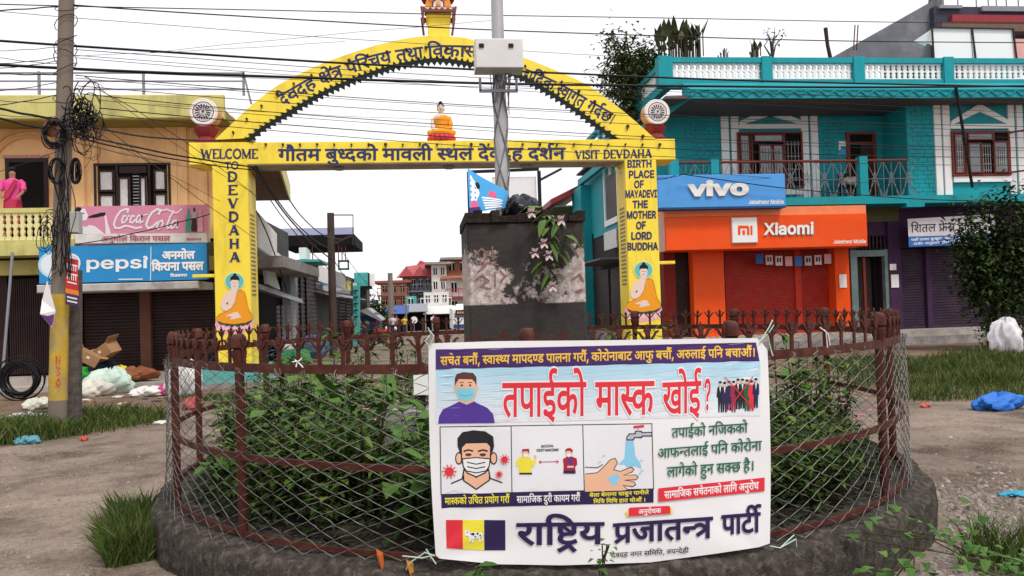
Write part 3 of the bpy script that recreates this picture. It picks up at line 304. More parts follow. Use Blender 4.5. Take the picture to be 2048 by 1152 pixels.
10843: [[77,-204,0,750,85,0,0,-88,10,0,11,17,15,20,20,21,28,19,36,13,48,5,64,-9,56,-25,47,-42,35,-56,22,-69,8,-81,-8,-81,-22,-69,-35,-56,-46,-42,-56,-26,-64,-9,-47,5,-37,13,-28,19,-21,22,-15,20,-11,17,-7,0,0,-288],[317,67,47,7,39,20,30,33,22,42,13,49,4,54,-4,54,-13,49,-21,41,-30,31,-39,20,-48,7,-46,-6,-38,-19,-30,-31,-22,-40,-13,-49,-4,-57,4,-57,14,-49,21,-42,31,-31,38,-20]],
10852: [[77,0,0,546,85,0,0,-84,6,0,21,37,33,30,41,18,47,7,10,0,13,-1,12,0,9,-1,0,-88,-7,1,-13,2,-16,1,-17,1,-37,-4,-33,-13,-27,-19,-21,-26,-14,-30,-4,-35,0,-342]],
10871: [[263,-12,-53,4,-47,13,-40,20,-32,28,-24,36,-14,43,83,20,17,-39,27,-27,37,-15,45,-6,51,7,40,18,25,27,9,31,-5,26,-15,21,-25,16,-35,12,-91,22,-65,22,-46,32,-27,42,-9,53,7,44,20,38,31,32,41,24,48,16,55,5,52,-4,44,-13,36,-20,28,-26,21,-32,16,-37,-80,-20,-15,28,-22,25,-33,18,-46,6,-45,-6,-36,-16,-25,-26,-8,-31,6,-27,16,-22,29,-16,41,-13,83,-20,64,-22,45,-32,27,-42,9,-51,-7,-45,-20,-40,-33,-34,-43,-25,-52,-16]],
10980: [[235,0,-209,546,97,0,116,-324,17,-50,14,-50,14,-49,13,-48,-32,0,14,48,13,49,14,50,17,50,116,324,97,0,-209,-546]],
10984: [[200,0,-166,546,93,0,67,-238,14,-52,15,-59,16,-66,15,-74,-15,0,15,72,15,65,14,59,15,55,65,238,94,0,64,-238,14,-54,15,-58,15,-66,15,-73,-16,0,16,72,15,66,15,59,15,54,66,238,93,0,-165,-546,-88,0,-71,247,-10,38,-11,39,-10,39,-10,41,-9,41,-11,42,20,0,-10,-42,-10,-41,-10,-41,-10,-40,-10,-39,-11,-37,-71,-247]],
11375: [[53,-175,43,277,100,0,-76,-277]],
11431: [[187,219,0,6,3,59,10,44,16,32,21,25,27,21,31,21,30,22,25,27,16,33,6,40,-4,32,-12,27,-19,22,-24,16,-28,10,-32,4,-28,-3,-27,-9,-25,-16,-20,-22,-14,-29,-6,-37,-93,0,9,57,23,48,33,38,43,28,50,17,55,5,59,-6,51,-18,41,-30,32,-38,19,-47,6,-53,-6,-54,-19,-47,-32,-38,-42,-32,-28,-19,-22,-18,-17,-20,-11,-24,-6,-29,-3,-39,0,-6],[232,-6,-25,4,-21,15,-15,21,-4,25,4,25,15,22,21,14,25,5,26,-5,21,-14,14,-22,5,-25,-5,-25,-14,-21,-21,-15]],
}
TEXTS = {
"देवदह क्षेत्र परिचय तथा विकास": [[42,0,0,75,465,0,57,520,0,42,1076,0,61,1596,0,179,2387,0,75,3099,0,269,3099,0,46,3911,0,67,4479,0,52,4738,0,30,5147,0,51,5781,0,40,6621,0,41,7191,0,66,7833,0,67,8352,0,57,8611,0,25,9167,0,66,9929,0,60,10188,0],10864],
"हार्दिक स्वागत गर्दछ।": [[61,0,0,66,531,0,67,790,0,42,1049,0,181,1514,0,25,1569,0,215,2591,0,57,2980,0,66,3536,0,27,3795,0,40,4358,0,27,5188,0,42,5751,0,181,6216,0,31,6271,0,104,6972,0],7351],
"गौतम बुध्दको मावली स्थल देवदह दर्शन": [[27,0,0,80,563,0,40,822,0,50,1392,0,48,2250,0,69,2821,0,201,2821,0,42,3183,0,25,3703,0,79,4465,0,50,4984,0,66,5582,0,57,5841,0,54,6397,0,68,7075,0,568,7594,0,54,8616,0,42,9554,0,75,10019,0,57,10074,0,42,10630,0,61,11150,0,42,11941,0,58,12461,0,181,13141,0,44,13141,0],13696],
"अनमोल": [[9,0,0,44,764,0,50,1319,0,79,1917,0,54,2176,0],2854],
"किराना पसल": [[67,0,0,25,259,0,52,1021,0,66,1430,0,44,1689,0,66,2244,0,46,2763,0,60,3331,0,54,4007,0],4685],
"अनुमोल किरान पसल": [[9,0,0,44,764,0,69,1319,0,50,1319,0,79,1917,0,54,2176,0,67,3114,0,25,3373,0,52,4135,0,66,4544,0,44,4803,0,46,5618,0,60,6186,0,54,6862,0],7540],
"शितलनगर": [[67,0,0,58,259,0,40,939,0,54,1509,0,44,2187,0,27,2742,0,52,3305,0],3714],
"सचेत बनौं, स्वास्थ्य मापदण्ड पालना गरौं, कोरोनाबाट आफु बचौं, अरुलाई पनि बचाऔं।": [[60,0,0,30,676,0,75,1310,0,40,1310,0,48,2140,0,44,2711,0,464,3266,0,11375,3525,0,215,4025,0,57,4414,0,66,4970,0,569,5229,0,51,5998,0,50,6838,0,66,7436,0,46,7695,0,42,8263,0,197,8783,0,37,9250,0,46,10087,0,66,10655,0,54,10914,0,44,11592,0,66,12147,0,27,12666,0,52,13229,0,464,13638,0,11375,13897,0,25,14397,0,79,15159,0,52,15418,0,79,15827,0,44,16086,0,66,16641,0,48,16900,0,66,17471,0,35,17730,0,10,18494,0,47,19517,0,69,20066,0,48,20548,0,30,21119,0,464,21753,0,11375,22012,0,9,22512,0,417,23276,0,54,23839,0,66,24517,0,12,24776,0,46,25527,0,67,26095,0,44,26354,0,48,27169,0,30,27740,0,66,28374,0,479,28633,0,104,29656,0],30035],
"तपाईको": [[40,0,0,46,570,0,66,1138,0,12,1397,0,25,1888,0,79,2650,0],2909],
"मास्क": [[50,0,0,66,598,0,215,857,0,25,1246,0],2008],
"खोई": [[26,0,0,79,818,0,12,1077,0],1568],
"तपाईको नजिकको": [[40,0,0,46,570,0,66,1138,0,12,1397,0,25,1888,0,79,2650,0,44,3169,0,67,3724,0,32,3983,0,25,4725,0,25,5487,0,79,6249,0],6508],
"आफन्तलाई पनि कोरोना": [[10,0,0,47,1023,0,202,1794,0,40,2152,0,54,2722,0,66,3400,0,12,3659,0,46,4410,0,67,4978,0,44,5237,0,25,6052,0,79,6814,0,52,7073,0,79,7482,0,44,7741,0,66,8296,0],8555],
"लागेको हुन सक्छ है।": [[54,0,0,66,678,0,27,937,0,75,1500,0,25,1500,0,79,2262,0,403,2781,0,44,3312,0,60,4127,0,183,4803,0,31,5406,0,61,6367,0,76,6898,0,104,6898,0],7277],
"सामाजिक सचेतनाको लागि अनुरोध": [[60,0,0,66,676,0,50,935,0,66,1533,0,67,1792,0,32,2051,0,25,2793,0,60,3815,0,30,4491,0,75,5125,0,40,5125,0,44,5695,0,66,6250,0,25,6509,0,79,7271,0,54,7790,0,66,8468,0,67,8727,0,27,8986,0,9,9809,0,44,10573,0,69,11128,0,52,11128,0,79,11537,0,43,11796,0],12411],
"मास्कको उचित प्रयोग गरौं": [[50,0,0,66,598,0,215,857,0,25,1246,0,25,2008,0,79,2770,0,13,3289,0,67,3837,0,30,4096,0,40,4730,0,274,5560,0,51,6128,0,79,6708,0,27,6967,0,27,7790,0,52,8353,0,464,8762,0],9021],
"सामाजिक दुरी कायम गरौं": [[60,0,0,66,676,0,50,935,0,66,1533,0,67,1792,0,32,2051,0,25,2793,0,419,3815,0,52,4335,0,68,4744,0,25,5263,0,66,6025,0,51,6284,0,50,6864,0,27,7722,0,52,8285,0,464,8694,0],8953],
"बेला बेलामा साबुन पानीले": [[48,0,0,75,571,0,54,571,0,66,1249,0,48,1768,0,75,2339,0,54,2339,0,66,3017,0,50,3276,0,66,3874,0,60,4393,0,66,5069,0,48,5328,0,69,5899,0,44,5899,0,46,6714,0,66,7282,0,44,7541,0,68,8096,0,54,8355,0,75,9033,0],9033],
"मिचि मिचि हात धोऔं ।": [[67,0,0,50,259,0,67,857,0,30,1116,0,67,2010,0,50,2269,0,67,2867,0,30,3126,0,61,4020,0,66,4551,0,40,4810,0,43,5640,0,79,6255,0,479,6514,0,104,7797,0],8176],
"अनुरोधक": [[9,0,0,44,764,0,69,1319,0,52,1319,0,79,1728,0,43,1987,0,25,2602,0],3364],
"राष्ट्रिय": [[52,0,0,66,409,0,67,668,0,564,927,0,51,1511,0],2091],
"प्रजातन्त्र": [[274,0,0,32,568,0,66,1310,0,40,1569,0,202,2139,0,269,2497,0],3049],
"पार्टी": [[46,0,0,66,568,0,35,827,0,659,1331,0],1590],
"देवदह नगर समिति, रुपन्देही": [[42,0,0,75,465,0,57,520,0,42,1076,0,61,1596,0,44,2387,0,27,2942,0,52,3505,0,60,4174,0,67,4850,0,50,5109,0,67,5707,0,40,5966,0,11375,6536,0,417,7036,0,46,7599,0,202,8167,0,42,8525,0,75,8990,0,61,9045,0,68,9576,0],9835],
"शितल फ्रेस हाउस": [[67,0,0,58,259,0,40,939,0,54,1509,0,275,2447,0,75,2996,0,60,3218,0,61,4154,0,66,4685,0,13,4944,0,60,5492,0],6168],
"यहाँ ताजा कुखुरा, खसी तथा माछा पाइन्छ": [[51,0,0,61,580,0,66,1111,0,5,1370,0,40,1630,0,66,2200,0,32,2459,0,66,3201,0,25,3720,0,69,4261,0,26,4482,0,69,5300,0,52,5300,0,66,5709,0,11375,5968,0,26,6468,0,60,7286,0,68,7962,0,40,8481,0,41,9051,0,66,9693,0,50,10212,0,66,10810,0,31,11069,0,66,11770,0,46,12289,0,66,12857,0,11,13116,0,202,13607,0,31,13965,0],14666],
"अर्डर अनुसार होम डेलिभरी सुविधा छ": [[9,0,0,37,764,0,181,1335,0,52,1341,0,9,2010,0,44,2774,0,69,3329,0,60,3329,0,66,4005,0,52,4264,0,61,4933,0,79,5464,0,50,5723,0,37,6581,0,75,7152,0,67,7158,0,54,7417,0,49,8095,0,52,8798,0,68,9207,0,60,9726,0,69,10402,0,67,10402,0,57,10661,0,43,11217,0,66,11832,0,31,12351,0],13052],
"नगर": [[44,0,0,27,555,0,52,1118,0],1527],
"pepsi": [[10843,0,0,10614,612,0,10843,1195,0,10871,1808,0,10689,2335,0],2578],
"vivo": [[10980,0,0,10689,562,0,10980,804,0,10790,1366,0],1966],
"Xiaomi": [[10466,0,0,10689,682,0,10507,924,0,10790,1486,0,10766,2085,0,10689,2961,0],3204],
"Jaleshwor Mobile": [[10266,0,0,10507,571,0,10751,1132,0,10614,1408,0,10871,1991,0,10670,2519,0,10984,3110,0,10790,3928,0,10852,4528,0,10292,5173,0,10790,6076,0,10578,6676,0,10689,7288,0,10751,7530,0,10614,7806,0],8389],
"BIRTH": [[10065,0,0,10234,654,0,10384,1095,0,10411,1739,0,10161,2384,0],3127],
"PLACE": [[10375,0,0,10281,639,0,10002,1204,0,10073,1894,0,10095,2625,0],3226],
"OF": [[10321,0,0,10137,765,0],1355],
"MAYADEVI": [[10292,0,0,10002,903,0,10472,1593,0,10002,2272,0,10084,2962,0,10095,3684,0,10456,4285,0,10234,4975,0],5416],
"THE": [[10411,0,0,10161,646,0,10095,1389,0],1990],
"MOTHER": [[10292,0,0,10321,903,0,10411,1668,0,10161,2313,0,10095,3057,0,10384,3658,0],4301],
"LORD": [[10281,0,0,10321,565,0,10384,1330,0,10084,1974,0],2695],
"BUDDHA": [[10065,0,0,10424,654,0,10084,1398,0,10084,2120,0,10161,2842,0,10002,3585,0],4275],
"SOCIAL": [[10397,0,0,10321,642,0,10073,1406,0,10234,2137,0,10002,2578,0,10281,3268,0],3833],
"DISTANCING": [[10084,0,0,10234,722,0,10397,1163,0,10411,1804,0,10002,2450,0,10300,3140,0,10073,3893,0,10234,4624,0,10300,5064,0,10141,5818,0],6564],
"?": [[11431,0,0],511],
"NSO": [[10300,0,0,10397,753,0,10321,1395,0],2160],
"MI": [[10292,0,0,10234,903,0],1344],
}
# ------------------------------------------------------------------ lettering and painted figures
_gl = GLYPHS
_tx = {k: ([v[0][i:i + 3] for i in range(0, len(v[0]), 3)], v[1]) for k, v in TEXTS.items()}
def _glyph(g, bold):
    out = []
    for o in _gl[g]:
        x = y = 0; p = []
        for i in range(0, len(o), 2): x += o[i]; y += o[i + 1]; p.append((x, y))
        if bold:
            k = len(p); q = []
            for i in range(k):
                a = p[i - 1]; b = p[i]; c = p[(i + 1) % k]
                d1 = Vector((b[0] - a[0], b[1] - a[1])).normalized(); d2 = Vector((c[0] - b[0], c[1] - b[1])).normalized()
                n1 = Vector((-d1.y, d1.x)); n2 = Vector((-d2.y, d2.x)); nn = n1 + n2
                if nn.length < .2: nn = n1
                nn.normalize(); s = bold / max(.6, nn.dot(n1)); q.append((b[0] + nn.x * s, b[1] + nn.y * s))
            p = q
        out.append(p)
    return out
_gc = {}
def glyph(g, bold=0):
    if (g, bold) not in _gc:
        c = _glyph(g, bold); vs = []; es = []
        for k in c:
            o = len(vs); vs += [Vector(q) for q in k]; es += [(o + i, o + (i + 1) % len(k)) for i in range(len(k))]
        flatp, tri = [], []
        if vs:
            r = delaunay_2d_cdt(vs, es, [], 0, 1e-4); flatp = [(q.x, q.y) for q in r[0]]
            for t in r[2]:
                x = sum(flatp[i][0] for i in t) / 3; y = sum(flatp[i][1] for i in t) / 3; wn = 0
                for k in c:                              # winding number of the triangle's middle
                    for i in range(len(k)):
                        (x0, y0), (x1, y1) = k[i - 1], k[i]
                        if (y0 <= y) != (y1 <= y) and (x1 - x0) * (y - y0) / (y1 - y0) + x0 > x: wn += 1 if y1 > y0 else -1
                if wn: tri.append(t)
        _gc[(g, bold)] = (flatp, [tuple(t) for t in tri])
    return _gc[(g, bold)]

SERIF = {  # letter: (width, strokes); a stroke is a polyline on a unit-high box, with a weight
 'I': (.3, [([(.15, 0), (.15, 1)], 1)]), 'L': (.6, [([(.15, 0), (.15, 1)], 1), ([(.1, .04), (.57, .04), (.57, .22)], .6)]),
 'E': (.62, [([(.15, 0), (.15, 1)], 1), ([(.1, .04), (.57, .04), (.57, .2)], .6), ([(.1, .96), (.55, .96), (.55, .8)], .6), ([(.15, .52), (.42, .52)], .6)]),
 'T': (.7, [([(.35, 0), (.35, 1)], 1), ([(.04, .8), (.04, .96), (.66, .96), (.66, .8)], .6)]),
 'H': (.78, [([(.15, 0), (.15, 1)], 1), ([(.63, 0), (.63, 1)], 1), ([(.15, .5), (.63, .5)], .6)]),
 'V': (.78, [([(.1, 1), (.39, .02)], 1.1), ([(.39, .02), (.68, 1)], .6)]),
 'W': (1.1, [([(.1, 1), (.32, .02)], 1.1), ([(.32, .02), (.55, .9)], .6), ([(.55, .9), (.77, .02)], 1.1), ([(.77, .02), (1.0, 1)], .6)]),
 'M': (.95, [([(.14, 0), (.14, 1)], .6), ([(.14, .96), (.47, .05)], 1), ([(.47, .05), (.8, .96)], .6), ([(.8, 0), (.8, 1)], 1)]),
 'A': (.8, [([(.1, 0), (.4, .98)], .6), ([(.4, .98), (.7, 0)], 1.1), ([(.22, .34), (.58, .34)], .6)]),
 'D': (.75, [([(.15, 0), (.15, 1)], 1), ([(.1, .96), (.35, .96), (.55, .86), (.65, .66), (.66, .5), (.65, .34), (.55, .14), (.35, .04), (.1, .04)], .85)]),
 'O': (.8, [([(.4 + .33 * cos(2 * pi * i / 18), .5 + .47 * sin(2 * pi * i / 18)) for i in range(19)], .95)]),
 'C': (.72, [([(.4 + .32 * cos(radians(45 + 270 * i / 14)), .5 + .47 * sin(radians(45 + 270 * i / 14))) for i in range(15)], .95)]),
 'S': (.58, [([(.5, .78), (.42, .93), (.28, .97), (.13, .9), (.09, .74), (.2, .6), (.38, .48), (.5, .34), (.49, .15), (.35, .04), (.2, .04), (.08, .14), (.07, .24)], .9)]),
}
class Paint:
    """flat figures laid on a surface: mp(x, y, layer) -> 3D, x to the right and y down in the figure's own units"""
    def __init__(s, mb, mp, limit=None, step=.0005, base=.003): s.mb = mb; s.mp = mp; s.limit = limit; s.step = step; s.k = base
    def _tri(s, a, b, c, dep=0):
        if s.limit and dep < 7:
            e = [(sqrt((p[0] - q[0]) ** 2 + (p[1] - q[1]) ** 2), i) for i, (p, q) in enumerate(((a, b), (b, c), (c, a)))]
            l, i = max(e)
            if l > s.limit:
                t = [a, b, c]; p, q, o = t[i], t[(i + 1) % 3], t[(i + 2) % 3]; m = ((p[0] + q[0]) / 2, (p[1] + q[1]) / 2)
                s._tri(p, m, o, dep + 1); s._tri(m, q, o, dep + 1); return
        s.mb.poly([s.mp(*a, s.k), s.mp(*b, s.k), s.mp(*c, s.k)])
    def poly(s, pts, m, holes=()):
        s.mb.m = m; s.k += s.step
        loops = [pts] + list(holes); fl = [q for l in loops for q in l]
        for t in tessellate_polygon([[Vector((x, y, 0)) for x, y in l] for l in loops]): s._tri(fl[t[0]], fl[t[1]], fl[t[2]])
    def rect(s, x0, y0, x1, y1, m): s.quad((x0, y0), (x1, y0), (x1, y1), (x0, y1), m)
    def quad(s, a, b, c, d, m): s.mb.m = m; s.k += s.step; s._tri(a, b, c); s._tri(a, c, d)
    def disc(s, x, y, rx, m, ry=None, n=28, a0=0, a1=360, rot=0):
        ry = ry or rx; full = a1 - a0 >= 360; c, q = cos(rot), sin(rot); pts = []
        for i in range(n if full else n + 1):
            t = radians(a0 + (a1 - a0) * i / n); dx, dy = rx * cos(t), ry * sin(t); pts.append((x + dx * c - dy * q, y + dx * q + dy * c))
        s.poly(pts, m)
    def ring(s, x, y, r0, r1, m, n=32, a0=0, a1=360):
        s.line([(x + (r0 + r1) / 2 * cos(radians(a0 + (a1 - a0) * i / n)), y + (r0 + r1) / 2 * sin(radians(a0 + (a1 - a0) * i / n))) for i in range(n + 1)], abs(r1 - r0), m)
    def line(s, pts, w, m, w1=None):
        s.mb.m = m; s.k += s.step; k = len(pts); L = []; R = []
        for i in range(k):
            a = Vector(pts[max(i - 1, 0)]); b = Vector(pts[i]); c = Vector(pts[min(i + 1, k - 1)])
            cl = Vector(pts[0]) == Vector(pts[-1])
            if cl and i == 0: a = Vector(pts[-2])
            if cl and i == k - 1: c = Vector(pts[1])
            d1 = (b - a); d2 = (c - b)
            if d1.length < 1e-9: d1 = d2
            if d2.length < 1e-9: d2 = d1
            d1.normalize(); d2.normalize(); n1 = Vector((-d1.y, d1.x)); nn = n1 + Vector((-d2.y, d2.x))
            if nn.length < .3: nn = n1
            nn.normalize(); ww = w if w1 is None else w + (w1 - w) * i / max(1, k - 1)
            h = ww / 2 / max(.5, nn.dot(n1)); L.append(b + nn * h); R.append(b - nn * h)
        for i in range(k - 1):
            s._tri(tuple(L[i]), tuple(L[i + 1]), tuple(R[i + 1])); s._tri(tuple(L[i]), tuple(R[i + 1]), tuple(R[i]))
    def text(s, t, a, b, h, m, bold=0, hb=None, fn=None, unit=622.0, slant=0):
        """text t from a to b along its base line, h = height of the unit (622 = Devanagari head line, 727 = Latin capitals)"""
        gs, W = _tx[t]; hb = hb or h; a = Vector(a); b = Vector(b); s.mb.m = m; k0 = s.k
        for i, (g, ox, oy) in enumerate(gs):
            pts, tri = glyph(g, bold); s.k = k0 + s.step + (i % 3) * s.step * .3
            q = []
            for x, y in pts:
                yy = (y + oy) / unit; u = (x + ox) / W + slant * yy * h / max(1e-6, (b - a).length)
                if fn: q.append(fn(u, yy))
                else:
                    p = a + (b - a) * u; q.append((p.x, p.y - yy * (h + (hb - h) * u)))
            for t3 in tri: s._tri(q[t3[0]], q[t3[1]], q[t3[2]])
        s.k = k0 + 2 * s.step
    def serif(s, t, a, b, h, m, wt=.2):
        W = sum(SERIF[c][0] if c != ' ' else .4 for c in t); x = 0; a = Vector(a); b = Vector(b); sx = (b - a).length / W; ax = (b - a).normalized()
        def g(u, v): p = a + ax * (u * sx); return (p.x, p.y - v * h)
        for c in t:
            if c == ' ': x += .4; continue
            wd, st = SERIF[c]; k0 = s.k
            for pl, wf in st:
                s.line([g(x + u, v) for u, v in pl], wt * wf * h, m); s.k -= s.step * .6
                if len(pl) == 2 and abs(pl[0][1] - pl[1][1]) > .5:
                    for u, v in pl:
                        if v < .03 or v > .95:
                            vv = .03 if v < .5 else .97
                            s.line([g(x + u - .14, vv), g(x + u + .14, vv)], .065 * h, m); s.k -= s.step * .6
            s.k = k0; x += wd
        s.k += s.step * 3
def onY(Y): return lambda x, y, l: P(x, y, Y - l)
# ------------------------------------------------------------------ shared materials
M = {}
M['yellow'] = mat('yellow_paint', (.92, .71, .07), .5, .05, 3, bump=.06, stain=(.50, .34, .05), sfac=.5, sscale=2.2, sthr=.57, stretch=(1, 1, .3))
M['navy'] = flat('navy_lettering', (.035, .04, .12))
M['black'] = flat('black_paint', (.012, .012, .014))
M['dkgreen'] = flat('black_green_trim', (.008, .016, .015))
M['white'] = flat('white_paint', (.82, .81, .80))
M['offwhite'] = mat('aged_white_paint', (.68, .66, .62), .7, .1, 5, stain=(.35, .32, .28), sfac=.5, sthr=.56)
M['red'] = flat('red_paint', (.55, .03, .03))
M['maroon'] = mat('maroon_paint', (.22, .025, .03), .6, .15, 5)
M['teal'] = mat('teal_wall_paint', (.008, .29, .335), .6, .1, 3, bump=.06, stain=(.03, .22, .24), sfac=.6, sscale=1.8, sthr=.53, stretch=(1, 1, .3))
M['teal_d'] = mat('dark_teal_wall_paint', (.01, .25, .29), .6, .1, 3, bump=.06)
M['orange'] = mat('bright_orange_panel', (.86, .085, .008), .45, .05, 3, stain=(.62, .12, .04), sfac=.35, sscale=1.5, sthr=.55)
M['orange_l'] = mat('pale_orange_trim', (.85, .24, .10), .5, .08, 4)
M['peach'] = mat('peach_wall_paint', (.88, .55, .27), .75, .06, 2, bump=.05, stain=(.55, .30, .15), sfac=.6, sscale=1.8, sthr=.55, stretch=(1, 1, .3))
M['peach_d'] = mat('tan_wall_paint', (.74, .41, .17), .75, .06, 2)
M['olive'] = mat('olive_yellow_paint', (.58, .53, .19), .75, .08, 2.5, bump=.06, stain=(.25, .23, .10), sfac=.65, sscale=1.6, sthr=.54, stretch=(1, 1, .4))
M['lemon'] = mat('pale_lemon_paint', (.74, .68, .34), .7, .06, 4)
M['shut_br'] = mat('dark_brown_shutter_paint', (.030, .014, .013), .5, .2, 5, stain=(.05, .03, .028), sfac=.5)
M['shut_red'] = mat('red_shutter_paint', (.42, .028, .018), .5, .12, 4, stain=(.30, .06, .045), sfac=.5, sscale=2)
M['shut_pu'] = mat('dark_purple_shutter_paint', (.040, .022, .045), .55, .2, 4, stain=(.07, .045, .055), sfac=.5)
M['purple'] = mat('purple_wall_paint', (.055, .022, .065), .7, .15, 3)
M['dark'] = flat('unlit_interior', (.008, .007, .007), .9)
M['wood'] = mat('red_brown_wood', (.17, .035, .022), .5, .18, 6, stretch=(6, 6, 1))
M['wood_d'] = mat('dark_brown_wood', (.035, .018, .017), .5, .2, 6, stretch=(6, 6, 1))
M['glass'] = mat('window_glass', (.10, .12, .13), .08, .3, 2, spec=.9)
M['curtain'] = mat('white_lace_curtain', (.74, .72, .72), .8, .2, 14, stretch=(3, 1, 1))
M['concrete'] = mat('grey_concrete', (.30, .28, .27), .9, .15, 4, bump=.2, stain=(.14, .12, .11), sfac=.7)
M['conc_l'] = mat('pale_concrete', (.42, .38, .34), .9, .12, 4, bump=.2, stain=(.22, .18, .15), sfac=.6)
M['polecon'] = mat('weathered_concrete_pole', (.22, .18, .145), .9, .15, 6, bump=.3, stain=(.12, .10, .09), sfac=.6, stretch=(1, 1, .3))
M['steel'] = mat('galvanised_steel', (.42, .41, .41), .45, .12, 5, metal=.55, stain=(.25, .23, .22), sfac=.5)
M['grey_m'] = mat('grey_painted_metal', (.23, .24, .27), .5, .1, 5)
M['rust'] = mat('rusty_maroon_paint', (.070, .017, .012), .6, .22, 14, bump=.25, bscale=50, stain=(.11, .040, .022), sfac=.8, sscale=7, sthr=.53)
M['wire'] = mat('galvanised_wire', (.19, .18, .17), .5, .25, 9, metal=.3, stain=(.08, .05, .04), sfac=.75, sscale=3)
M['cable'] = flat('black_cable', (.010, .010, .012), .5)
M['cable_g'] = flat('grey_cable', (.16, .16, .16), .5)
M['moss'] = mat('mossy_dark_concrete', (.052, .043, .035), .95, .5, 18, bump=.9, bscale=60, stain=(.17, .145, .125), sfac=.75, sscale=20, sthr=.56)
M['soil'] = mat('dark_soil', (.05, .038, .03), .95, .3, 6, bump=.5)
M['brick'] = mat('brick_wall', (.26, .10, .06), .9, .2, 8)
M['redroof'] = mat('red_sheet_roof', (.40, .085, .09), .5, .12, 2)
M['tin'] = mat('grey_tin_sheet', (.33, .33, .35), .5, .12, 4, metal=.3, stain=(.2, .15, .12), sfac=.5)
M['skin'] = flat('skin', (.36, .19, .12)); M['hair'] = flat('black_hair', (.012, .01, .01), .5)

# ------------------------------------------------------------------ ground, road, hillside far off
def ground_mat(name, a, b, c, gravel, rough=.95):
    m = bpy.data.materials.new(name); m.use_nodes = True; n = m.node_tree; L = n.links; bs = n.nodes['Principled BSDF']
    bs.inputs['Roughness'].default_value = rough; bs.inputs['Specular IOR Level'].default_value = .2
    tc = n.nodes.new('ShaderNodeTexCoord')
    def nz(s, d=8, r=.62):
        x = n.nodes.new('ShaderNodeTexNoise'); x.inputs['Scale'].default_value = s; x.inputs['Detail'].default_value = d; x.inputs['Roughness'].default_value = r
        L.new(tc.outputs['Object'], x.inputs[0]); return x.outputs[0]
    def ramp(f, p0, p1, c0, c1):
        r = n.nodes.new('ShaderNodeValToRGB'); r.color_ramp.elements[0].position = p0; r.color_ramp.elements[1].position = p1
        r.color_ramp.elements[0].color = (*c0, 1); r.color_ramp.elements[1].color = (*c1, 1); L.new(f, r.inputs[0]); return r.outputs[0]
    def mix(f, x, y, mode='MIX'):
        q = n.nodes.new('ShaderNodeMix'); q.data_type = 'RGBA'; q.blend_type = mode
        if isinstance(f, float): q.inputs[0].default_value = f
        else: L.new(f, q.inputs[0])
        L.new(x, q.inputs[6]); L.new(y, q.inputs[7]); return q.outputs[2]
    base = ramp(nz(.5), .35, .65, a, b)
    damp = ramp(nz(1.3, 10, .74), .47, .64, (1, 1, 1), c)
    col = mix(1.0, base, damp, 'MULTIPLY')
    fine = ramp(nz(24, 8, .75), .32, .68, (.62, .59, .56), (1.25, 1.23, 1.2))
    col = mix(1.0, mix(1.0, col, fine, 'MULTIPLY'), ramp(nz(95, 4, .8), .36, .64, (.70, .69, .68), (1.26, 1.25, 1.23)), 'MULTIPLY')
    vor = n.nodes.new('ShaderNodeTexVoronoi'); vor.inputs['Scale'].default_value = 42; L.new(tc.outputs['Object'], vor.inputs['Vector'])
    st = ramp(vor.outputs['Distance'], .12, .42, (1.5, 1.46, 1.42), (.60, .58, .57))
    gm = ramp(nz(.75, 6, .7), .50, .60, (0, 0, 0), (gravel,) * 3)
    col = mix(gm, col, mix(1.0, col, st, 'MULTIPLY'))
    L.new(col, bs.inputs['Base Color'])
    bp = n.nodes.new('ShaderNodeBump'); bp.inputs['Strength'].default_value = .7; bp.inputs['Distance'].default_value = .012
    ad = n.nodes.new('ShaderNodeMath'); ad.operation = 'ADD'; L.new(nz(22, 8, .7), ad.inputs[0])
    m2 = n.nodes.new('ShaderNodeMath'); m2.operation = 'MULTIPLY'; m2.inputs[1].default_value = .6; L.new(nz(3, 6), m2.inputs[0]); L.new(m2.outputs[0], ad.inputs[1])
    L.new(ad.outputs[0], bp.inputs['Height']); L.new(bp.outputs[0], bs.inputs['Normal'])
    return m
M['ground'] = ground_mat('trodden_earth', (.19, .13, .095), (.25, .185, .14), (.55, .5, .47), .5)
M['road'] = ground_mat('dusty_worn_road', (.205, .165, .137), (.295, .245, .205), (.55, .52, .50), 1.0)

g = MB(M['ground'])
xs = [-600, -200, -80, -40, -20, -10, 0, 10, 20, 40, 80, 200, 600]; ys = [-40, -10, 0, 10, 20, 30, 45, 60, 80, 110, 150, 220, 400, 1500]
for y in ys:
    for x in xs: g.v.append((x, y, gz(min(y, 400)) - .03 * (y > 20)))
for j in range(len(ys) - 1):
    for i in range(len(xs) - 1): a = j * len(xs) + i; g.face([a, a + 1, a + len(xs) + 1, a + len(xs)])
tag(g.build('ground', origin=(0, 0, 0)), kind='structure')

def wavy(pts, amp, n):
    out = []
    for i in range(len(pts)):
        a = Vector(pts[i]); b = Vector(pts[(i + 1) % len(pts)])
        k = max(1, int((b - a).length / n)) if max(abs(a.x), abs(a.y), abs(b.x), abs(b.y)) < 30 else 1
        for j in range(k): q = a + (b - a) * j / k; out.append((q.x + random.uniform(-amp, amp) * (k > 1), q.y + random.uniform(-amp, amp) * (k > 1)))
    return out
edge = [(-60, -9), (60, -9), (60, 9.6), (20, 10.1), (12, 10.3), (8.5, 10.35), (7.0, 10.7), (6.6, 12.5), (6.2, 15), (6.1, 19.9), (-3.2, 19.9), (-3.3, 17.5), (-3.5, 14.5), (-3.9, 12.2), (-4.6, 11.3), (-5.4, 10.5), (-7.5, 9.9), (-60, 9.5)]
e2 = wavy(edge, .12, .35)
r = MB(M['road'])
for t in tessellate_polygon([[Vector((x, y, 0)) for x, y in e2]]): r.poly([(e2[i][0], e2[i][1], .004) for i in t])
